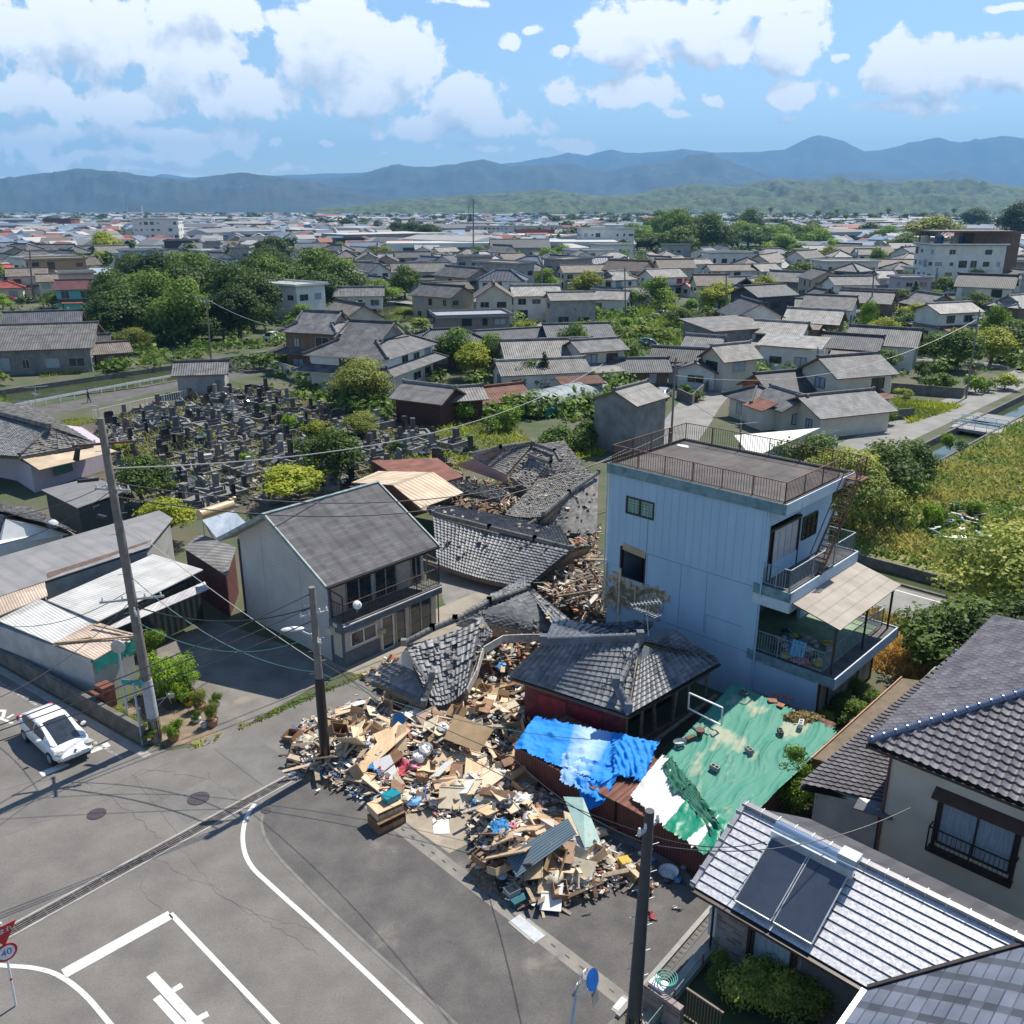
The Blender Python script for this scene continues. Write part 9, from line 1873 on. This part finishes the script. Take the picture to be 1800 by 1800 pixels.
for (u,v,k,h,r,l) in TL: plant(k,P(u,v),h,r,l,'tree' if h>2.7 else 'bush','tree' if h>2.7 else 'bush')
TI=[0]
def ftree(u,v,h,r,l,key=None): plant(key or random.choice(('fard','farg','farg')),P(u,v),h,r,l,'tree','tree',None)
for i in range(34):
    u=random.uniform(1090,1440); v=random.uniform(418,452); g=['left','middle','right'][min(2,int((u-1090)/117))]
    ftree(u,v,random.uniform(14,24) if 1150<u<1330 else random.uniform(10,15),random.uniform(9,13),random.choice(('tall','broad','domed','high-crowned'))+' '+('deep' if i%3 else 'fresh')+' green tree in the '+g+' of the large town wood','big2' if i%3 else 'bright')
for o_ in COL.objects:
    if o_.name.startswith('tree') and o_.get('label','').endswith('town wood'): o_['group']='trees of the large town wood'
for (u,v,h,r,k,l) in ((1640,440,20,16,'midy','huge yellow-green tree left of the white hotel-like block'),(1711,405,24,17,'big','dark green tree behind the hotel-like block'),(1785,430,28,14,'big','dark conifer at the right edge of the town'),(1770,400,20,12,'fard','dark tree behind the conifer'),(1560,430,13,9,'bright','green tree left of the huge yellow-green one'),(1590,450,12,9,'big2','green tree above the nearer barn'),(1530,415,12,10,'farg','green tree behind the farther barn'),(827,400,17,7,'cone','tall solitary conifer on the far plain'),(560,372,30,40,'fard','dark wooded mound on the far left plain'),(325,385,12,30,'fard','dark hedge-like grove far left'),(88,395,12,9,'big','dark round tree before the brick red factory block'),(700,420,14,10,'big','dark tree in the grove left of centre'),(725,425,15,10,'big','second dark tree in the grove left of centre'),(755,430,14,10,'big','third dark tree in the grove, beside the orange awning'),(610,405,13,10,'big','dark trees behind the navy block'),(640,400,12,9,'big2','trees right behind the navy block'),(1460,385,18,14,'farg','wooded mound behind the right town'),(900,440,6,5,'mid','small tree before the wide dark hall'),(935,420,9,8,'big2','tree by the brick red wing'),(1110,425,11,8,'big2','tree behind the white cube buildings'),(1120,440,9,7,'big','dark tree between cube buildings and wood'),(1070,385,16,12,'big2','tree above the white three-storey block'),(1005,390,14,12,'farg','tree left of the white three-storey block'),(960,385,14,12,'fard','tree behind the long white school'),(1380,440,11,8,'mid','tree between the wood and barns'),(1405,455,8,7,'bright','fresh tree before the white-roofed cream house'),(1560,480,5,4,'bushb','bright shrub before the nearer barn')):
    ftree(u,v,h,r,l,k)
for i,(u,v,h) in enumerate(((1436,398,15),(1469,392,16),(1485,400,12),(1502,396,13),(1528,398,12),(1559,394,17),(1590,398,12),(1620,397,13),(1674,392,17),(1320,392,15),(1353,390,18),(1388,395,13),(1338,392,12),(1547,390,12))):
    p=P(u,v); o=plant('palm',p,h*1.25,3.6,('slim','full-headed')[i%2]+' tall palm in the '+('left' if u<1440 else 'middle' if u<1540 else 'right')+' of the palm row over the far town','tree','palm_tree','palms over the far town')
# ---------------------------------------------------------------- far town
random.seed(51)
WC=[(W_WHITE,'white'),(W_CREAM,'cream'),(W_GREY,'grey'),(W_BROWN,'brown'),(mat('wall_sand',(.45,.38,.28),None,.85),'sand'),(mat('wall_slate',(.16,.18,.21),None,.8),'slate')]
RC_=[(U_GREY,'grey-tiled'),(U_LIGHT,'pale-tiled'),(U_DARK,'charcoal-tiled'),(U_BROWN,'brown-tiled'),(U_BLUE,'blue-slate'),(U_METAL,'ribbed metal'),(U_GREY,'grey-tiled'),(U_LIGHT,'pale-tiled'),(U_RUST,'rust-red')]
tmp=[]
for i in range(22):
    wm,wn=WC[[0,1,0,2,1,0,4,5,0,1,2,3,0,4][i%14]]; rm,rn=RC_[[0,1,2,0,3,1,4,0,5,1,2,8,0][i%13]]; st=['gable','hip','gable','irimoya','gable','flat'][i%6]; fl=2 if i%3 else 1
    w,d=random.uniform(5.5,8),random.uniform(7.5,12.5); wh=5.2 if fl==2 else 3.
    if st=='flat': w*=1.2; d*=1.2; wh=7.5; rn='flat-roofed'
    tmp.append([house('house','t','house',(0,-200,0),0,w,d,wh,st,random.uniform(1.6,2.4),wm,rm,'y',.6,'houses of the far town',floors=fl,seed=i,skirt=(2.7,1,.4) if (fl==2 and i%4==1 and st!='flat') else None,ridgew=.35),f"{'two-storey ' if fl==2 else 'single-storey '}{wn} {rn} {st if st not in ('flat','irimoya') else 'block' if st=='flat' else 'hip-and-gable'} house",False,max(w,d)])
kids={}
occ=list(HID)+[( (AB(-28.6,b)).x,(AB(-28.6,b)).y,4) for b in range(60,150,4)]
n=0
WOODC=P(1260,440); 
def blocked(x,y,r):
    for a,b,c in occ:
        if (x-a)**2+(y-b)**2<(r*.55+c)**2: return True
    return False
CN=[(-100,78),(-63,107.7),(-49.9,118.6),(-38,138),(-25,183),(-17.9,203),(0,218),(4,232),(-14,243),(-24,243),(-33,228),(-38,185),(-41.5,150),(-56,131.5),(-68,116.5),(-106,86)]
CNV=[Vector((a,b,0)) for a,b in CN]
cand=[]
b_=95
while b_<640:
    a_=-560
    while a_<330:
        p=AB(a_+random.uniform(-2,2),b_+random.uniform(-2,2)); a_+=random.uniform(11,15)
        if p.y<118: continue
        dep=p.y*CN_+CH*SN_; u=900+FPX*p.x/dep
        if -60<u<1860: cand.append((p.y,p.x,u))
    b_+=12.5
cand.sort()
LB=[]
for i in range(7000):
    y=100+500*random.random()**1.8; x=random.uniform(-.62,.62)*y
    if blocked(x,y,1.) or inside(Vector((x,y,0)),CNV) or inside(Vector((x,y,0)),cem): continue
    dep=y*CN_+CH*SN_; u=900+FPX*x/dep; v=900+FPX*(-y*SN_+CH*CN_)/dep
    if v>660 and u>1150: continue
    if 0<u<480 and v>655: continue
    if random.random()<(.75 if u>1000 or 180<u<640 else .5): h=random.uniform(.5,2.6); r=random.uniform(.8,2.4); LB.append((x,y,h*.5,r,r,h*.6))
V,F,fv=leaf_cloud(LB,len(LB)*30,.8,19); tag(link('undergrowth',np_mesh('undergrowth',V,F,fv,LF_GREEN)),kind='stuff')
gt=0
for i in range(900):
    if gt>=125: break
    y=random.uniform(115,430); x=random.uniform(-.58,.58)*y; dep=y*CN_+CH*SN_; u=900+FPX*x/dep; v=900+FPX*(-y*SN_+CH*CN_)/dep
    if blocked(x,y,3.) or inside(Vector((x,y,0)),CNV) or (0<u<480 and v>650) or (1040<u<1290 and 530<v<640) or (1150<u<1330 and v>640): continue
    reg=('far left' if u<360 else 'left' if u<720 else 'central' if u<1080 else 'right' if u<1440 else 'far right'); k=random.choice(('mid','midy','bright','bush','bushb','big2','bushy'))
    plant(k,Vector((x,y,0)),random.uniform(3.2,7.5) if not k.startswith('bush') else random.uniform(2,3.4),random.uniform(2.2,4.2),{'mid':'green','midy':'yellow-green','bright':'fresh green','bush':'low green','bushb':'low bright','big2':'deep green','bushy':'low yellowish'}[k]+f' garden tree between the {reg} houses, '+('nearest rows' if y<200 else 'middle rows' if y<300 else 'upper rows'),'tree','tree','garden trees of the town'); occ.append((x,y,1.5)); gt+=1
for y,x,u in cand:
    if n>=205: break
    k=random.randrange(len(tmp)); t,lab,used_,sz=tmp[k]
    if blocked(x,y,sz) or inside(Vector((x,y,0)),CNV): continue
    if (1040<u<1250 and y<215) or inside(Vector((x,y,0)),cem) or (u>1290 and y<112) or (1130<u<1320 and y<140): continue
    v_=900+FPX*(-y*SN_+CH*CN_)/(y*CN_+CH*SN_)
    if (v_>640 and u>1150) or (v_>650) or (1480<u and v_>615): continue
    if 190<u<470 and y<205: continue
    if 1100<u<1420 and 420<y<560: continue
    reg=('far left' if u<360 else 'left' if u<720 else 'central' if u<1080 else 'right' if u<1440 else 'far right'); dist=('near rows' if y<240 else 'middle rows' if y<330 else 'upper rows' if y<420 else 'far rows')
    l=f'{lab} in the {dist} of the {reg} town'
    if random.random()<.13:
        plant(random.choice(('mid','big2','bright','midy')),Vector((x,y,0)),random.uniform(6,10),random.uniform(4,6),f'large garden tree among houses in the {dist} of the {reg} town','tree','tree','garden trees of the far town'); occ.append((x,y,5)); continue
    rz=-R(43.6)+random.choice((0,math.pi/2))+random.gauss(0,.12)
    if y>0 and random.random()<.5: rz=-R(85)+random.choice((0,math.pi/2))+random.gauss(0,.1)
    s=random.uniform(.85,1.2)
    if not used_: t.location=(x,y,0); t.rotation_euler=(0,0,rz); t['label']=l; tmp[k][2]=True
    else: copy_tree(t,(x,y,0),rz,l,(s,s*random.uniform(.9,1.15),random.uniform(.9,1.15)))
    occ.append((x,y,sz*.5)); n+=1
ymax=y
bpy.context.view_layer.update()
for t,lab,u_,_ in tmp:
    if not u_:
        for c in list(t.children_recursive): bpy.data.objects.remove(c)
        bpy.data.objects.remove(t)
# beyond them the roofs merge into one carpet
V=[];F=[];C=[]
wc=[(.60,.58,.54),(.5,.46,.38),(.34,.33,.32),(.22,.18,.15),(.4,.42,.45),(.68,.67,.65)]
rc=[(.16,.16,.17),(.26,.255,.25),(.08,.085,.10),(.15,.12,.10),(.11,.14,.19),(.36,.35,.34),(.20,.20,.21),(.24,.08,.06),(.12,.2,.3)]
def far_house(x,y,w,d,h,r,a):
    ca,sa=math.cos(a),math.sin(a); f=lambda X,Y,Z:(x+X*ca-Y*sa,y+X*sa+Y*ca,Z); b=len(V); c=random.choice(wc); k=random.uniform(.8,1.1); c=(c[0]*k,c[1]*k,c[2]*k,1); q=random.choice(rc); q=(*q,1)
    for z in (0,h):
        for X,Y in ((-w,-d),(w,-d),(w,d),(-w,d)): V.append(f(X,Y,z))
    for ff in ((0,1,5,4),(1,2,6,5),(2,3,7,6),(3,0,4,7)): F.append(tuple(b+i for i in ff)); C.append(c)
    dk=(.05,.06,.07,1)
    for s in (-1,1): # window bands
        n0=len(V)
        for X,Z in ((-w*.7,h*.5),(w*.7,h*.5),(w*.7,h*.75),(-w*.7,h*.75)): V.append(f(X,s*(d+.03),Z))
        F.append((n0,n0+1,n0+2,n0+3)); C.append(dk)
        n0=len(V)
        for Y,Z in ((-d*.7,h*.5),(d*.7,h*.5),(d*.7,h*.75),(-d*.7,h*.75)): V.append(f(s*(w+.03),Y,Z))
        F.append((n0,n0+1,n0+2,n0+3)); C.append(dk)
    if r<=0: F.append((b+4,b+5,b+6,b+7)); C.append((.4,.4,.38,1)); return
    e=len(V); o_=.5
    for X,Y,Z in ((-w-o_,-d-o_,h-.1),(w+o_,-d-o_,h-.1),(w+o_,d+o_,h-.1),(-w-o_,d+o_,h-.1),(0,-d-o_,h+r),(0,d+o_,h+r)): V.append(f(X,Y,Z))
    F.append((e,e+4,e+5,e+3)); F.append((e+1,e+2,e+5,e+4)); C.append(q); C.append(q); F.append((e,e+1,e+4)); F.append((e+2,e+3,e+5)); C.append(c); C.append(c)
yy=ymax
while yy<3300:
    step=15+max(0,(yy-600))*.018; xx=-yy*.62-60
    while xx<yy*.62+60:
        xx+=step*random.uniform(.8,1.6)
        dep=yy*CN_+CH*SN_; u=900+FPX*xx/dep
        if random.random()<.2 or (1100<u<1420 and yy<620) : continue
        x=xx; y=yy+random.uniform(-.4,.4)*step
        if blocked(x,y,12): continue
        big=random.random()<.05+.00003*yy
        w,d=(random.uniform(8,16),random.uniform(12,30)) if big else (random.uniform(3.8,5.5),random.uniform(4.5,7.5))
        far_house(x,y,w,d,random.uniform(5,9) if big else random.choice((3,5.2,5.6)),0 if (big and random.random()<.6) else random.uniform(1.6,2.6),random.choice((-R(43.6),-R(85),R(5),R(47)))+random.gauss(0,.2))
    yy+=step
me=bpy.data.meshes.new('far_town'); me.from_pydata(V,[],F); me.materials.append(colmat('far_town_colours',.75,scale=.2,amt=.1)); at=me.attributes.new('Col','FLOAT_COLOR','FACE'); at.data.foreach_set('color',[x for c in C for x in c]); me.update(); tag(link('far_town_houses',me),kind='stuff')
# trees scattered through it
rg=np.random.RandomState(4); lobes=[]
yy=ymax*.75
while yy<3500:
    step=26+yy*.02; xx=-yy*.62-60
    while xx<yy*.62+60:
        xx+=step*random.uniform(.5,1.8); dep=yy*CN_+CH*SN_; u=900+FPX*xx/dep
        y=yy+random.uniform(-.5,.5)*step
        dens=.30+(.38 if u>1000 else 0)*(1 if yy>450 else .5)+.25*mn.noise(Vector((xx*.004,y*.004,2)))
        if random.random()>dens: continue
        h=random.uniform(5,10) if yy<900 else random.uniform(7,14); r=h*random.uniform(.45,.8)
        for _ in range(3): lobes.append((xx+random.uniform(-r,r)*.6,y+random.uniform(-r,r)*.6,h*random.uniform(.45,.7),r*.7,r*.7,h*.34))
    yy+=step
lobes=[l for l in lobes if not blocked(l[0],l[1],2)]
V,F,fv=leaf_cloud(lobes,len(lobes)*46,2.6,9); tag(link('far_trees',np_mesh('far_trees',V,F,fv,leafmat('leaf_far',(.10,.16,.03),(.03,.06,.014)))),kind='stuff')
# masts and chimneys on the skyline, rice field strip
for i,(u,v,tv,r,l) in enumerate(((118,372,342,1.2,'slim lattice mast on the far left plain'),(219,376,325,1.6,'tall dark communication mast on the far left plain'),(612,374,355,2,'left one of two white chimneys on the plain'),(616,374,355,2,'right one of two white chimneys on the plain'))):
    b=P(u,v); h=zat(b,tv); mb=MB(); mb.cyl((0,0,0),(0,0,h),r,r*.6,8); tag(mb.build('mast' if i<2 else 'chimney',[STEEL,WHITEP][i//2],None,b),l,'mast' if i<2 else 'chimney')
b=P(240,377); o=thing('silo','cluster of pale cylindrical silos on the far left plain','silo',b,0)
for i in range(6): mb=MB(); mb.cyl(((i-3)*9,0,0),((i-3)*9,0,28),4.6,4.6,12); mb.build('silo_cylinder',W_CREAM,o)
sheet('rice_field',[P(290,379),P(340,378),P(350,374),P(290,375)],.05,mat('rice_green',(.18,.27,.05),None,.9)); sheet('rice_field',[P(430,390),P(520,388),P(540,385),P(430,387)],.05,MATS['rice_green'])
# weeds on the plots
grass('plot_weeds',[Q((1040,560,0),(1100,600,0),(1190,620,0),(1240,560,0),(1160,530,0))],9000,.2,.9,leafmat('grass_plot',(.30,.36,.05),(.11,.20,.02),.4),11,.12)
grass('bank_grass',[Q((70,665,0),(180,650,0),(190,640,0),(60,652,0)),Q((1565,700,0),(1690,715,0),(1600,745,0)),Q((640,790,0),(800,830,0),(960,800,0),(900,740,0),(760,745,0)),Q((1000,780,0),(1070,760,0),(1060,800,0),(990,815,0))],9000,.1,.5,LF_YEL,12,.06)

# ---------------------------------------------------------------- labels: tell look-alikes apart by their place
bpy.context.view_layer.update()
from collections import defaultdict
dd=defaultdict(list)
for o in COL.objects:
    if o.parent is None and o.get('label'):
        if 'canal-side wood' in o['label']: o['group']='trees of the canal-side wood'
        dd[o['label']].append(o)
ORD=['leftmost','second from left','third from left','fourth from left','fifth from left','sixth from left','seventh from left','eighth from left','ninth from left','tenth from left']
for l,os_ in dd.items():
    if 1<len(os_)<=10:
        os_.sort(key=lambda o:o.matrix_world.translation.x/(max(1,o.matrix_world.translation.y*CN_+(CH-o.matrix_world.translation.z)*SN_)))
        for k,o in enumerate(os_):
            t=ORD[k] if k<len(os_)-1 else 'rightmost'
            n=l+', '+t+(' of these' if len(l.split())+len(t.split())<=13 else '')
            if len(n.split())<=16: o['label']=n
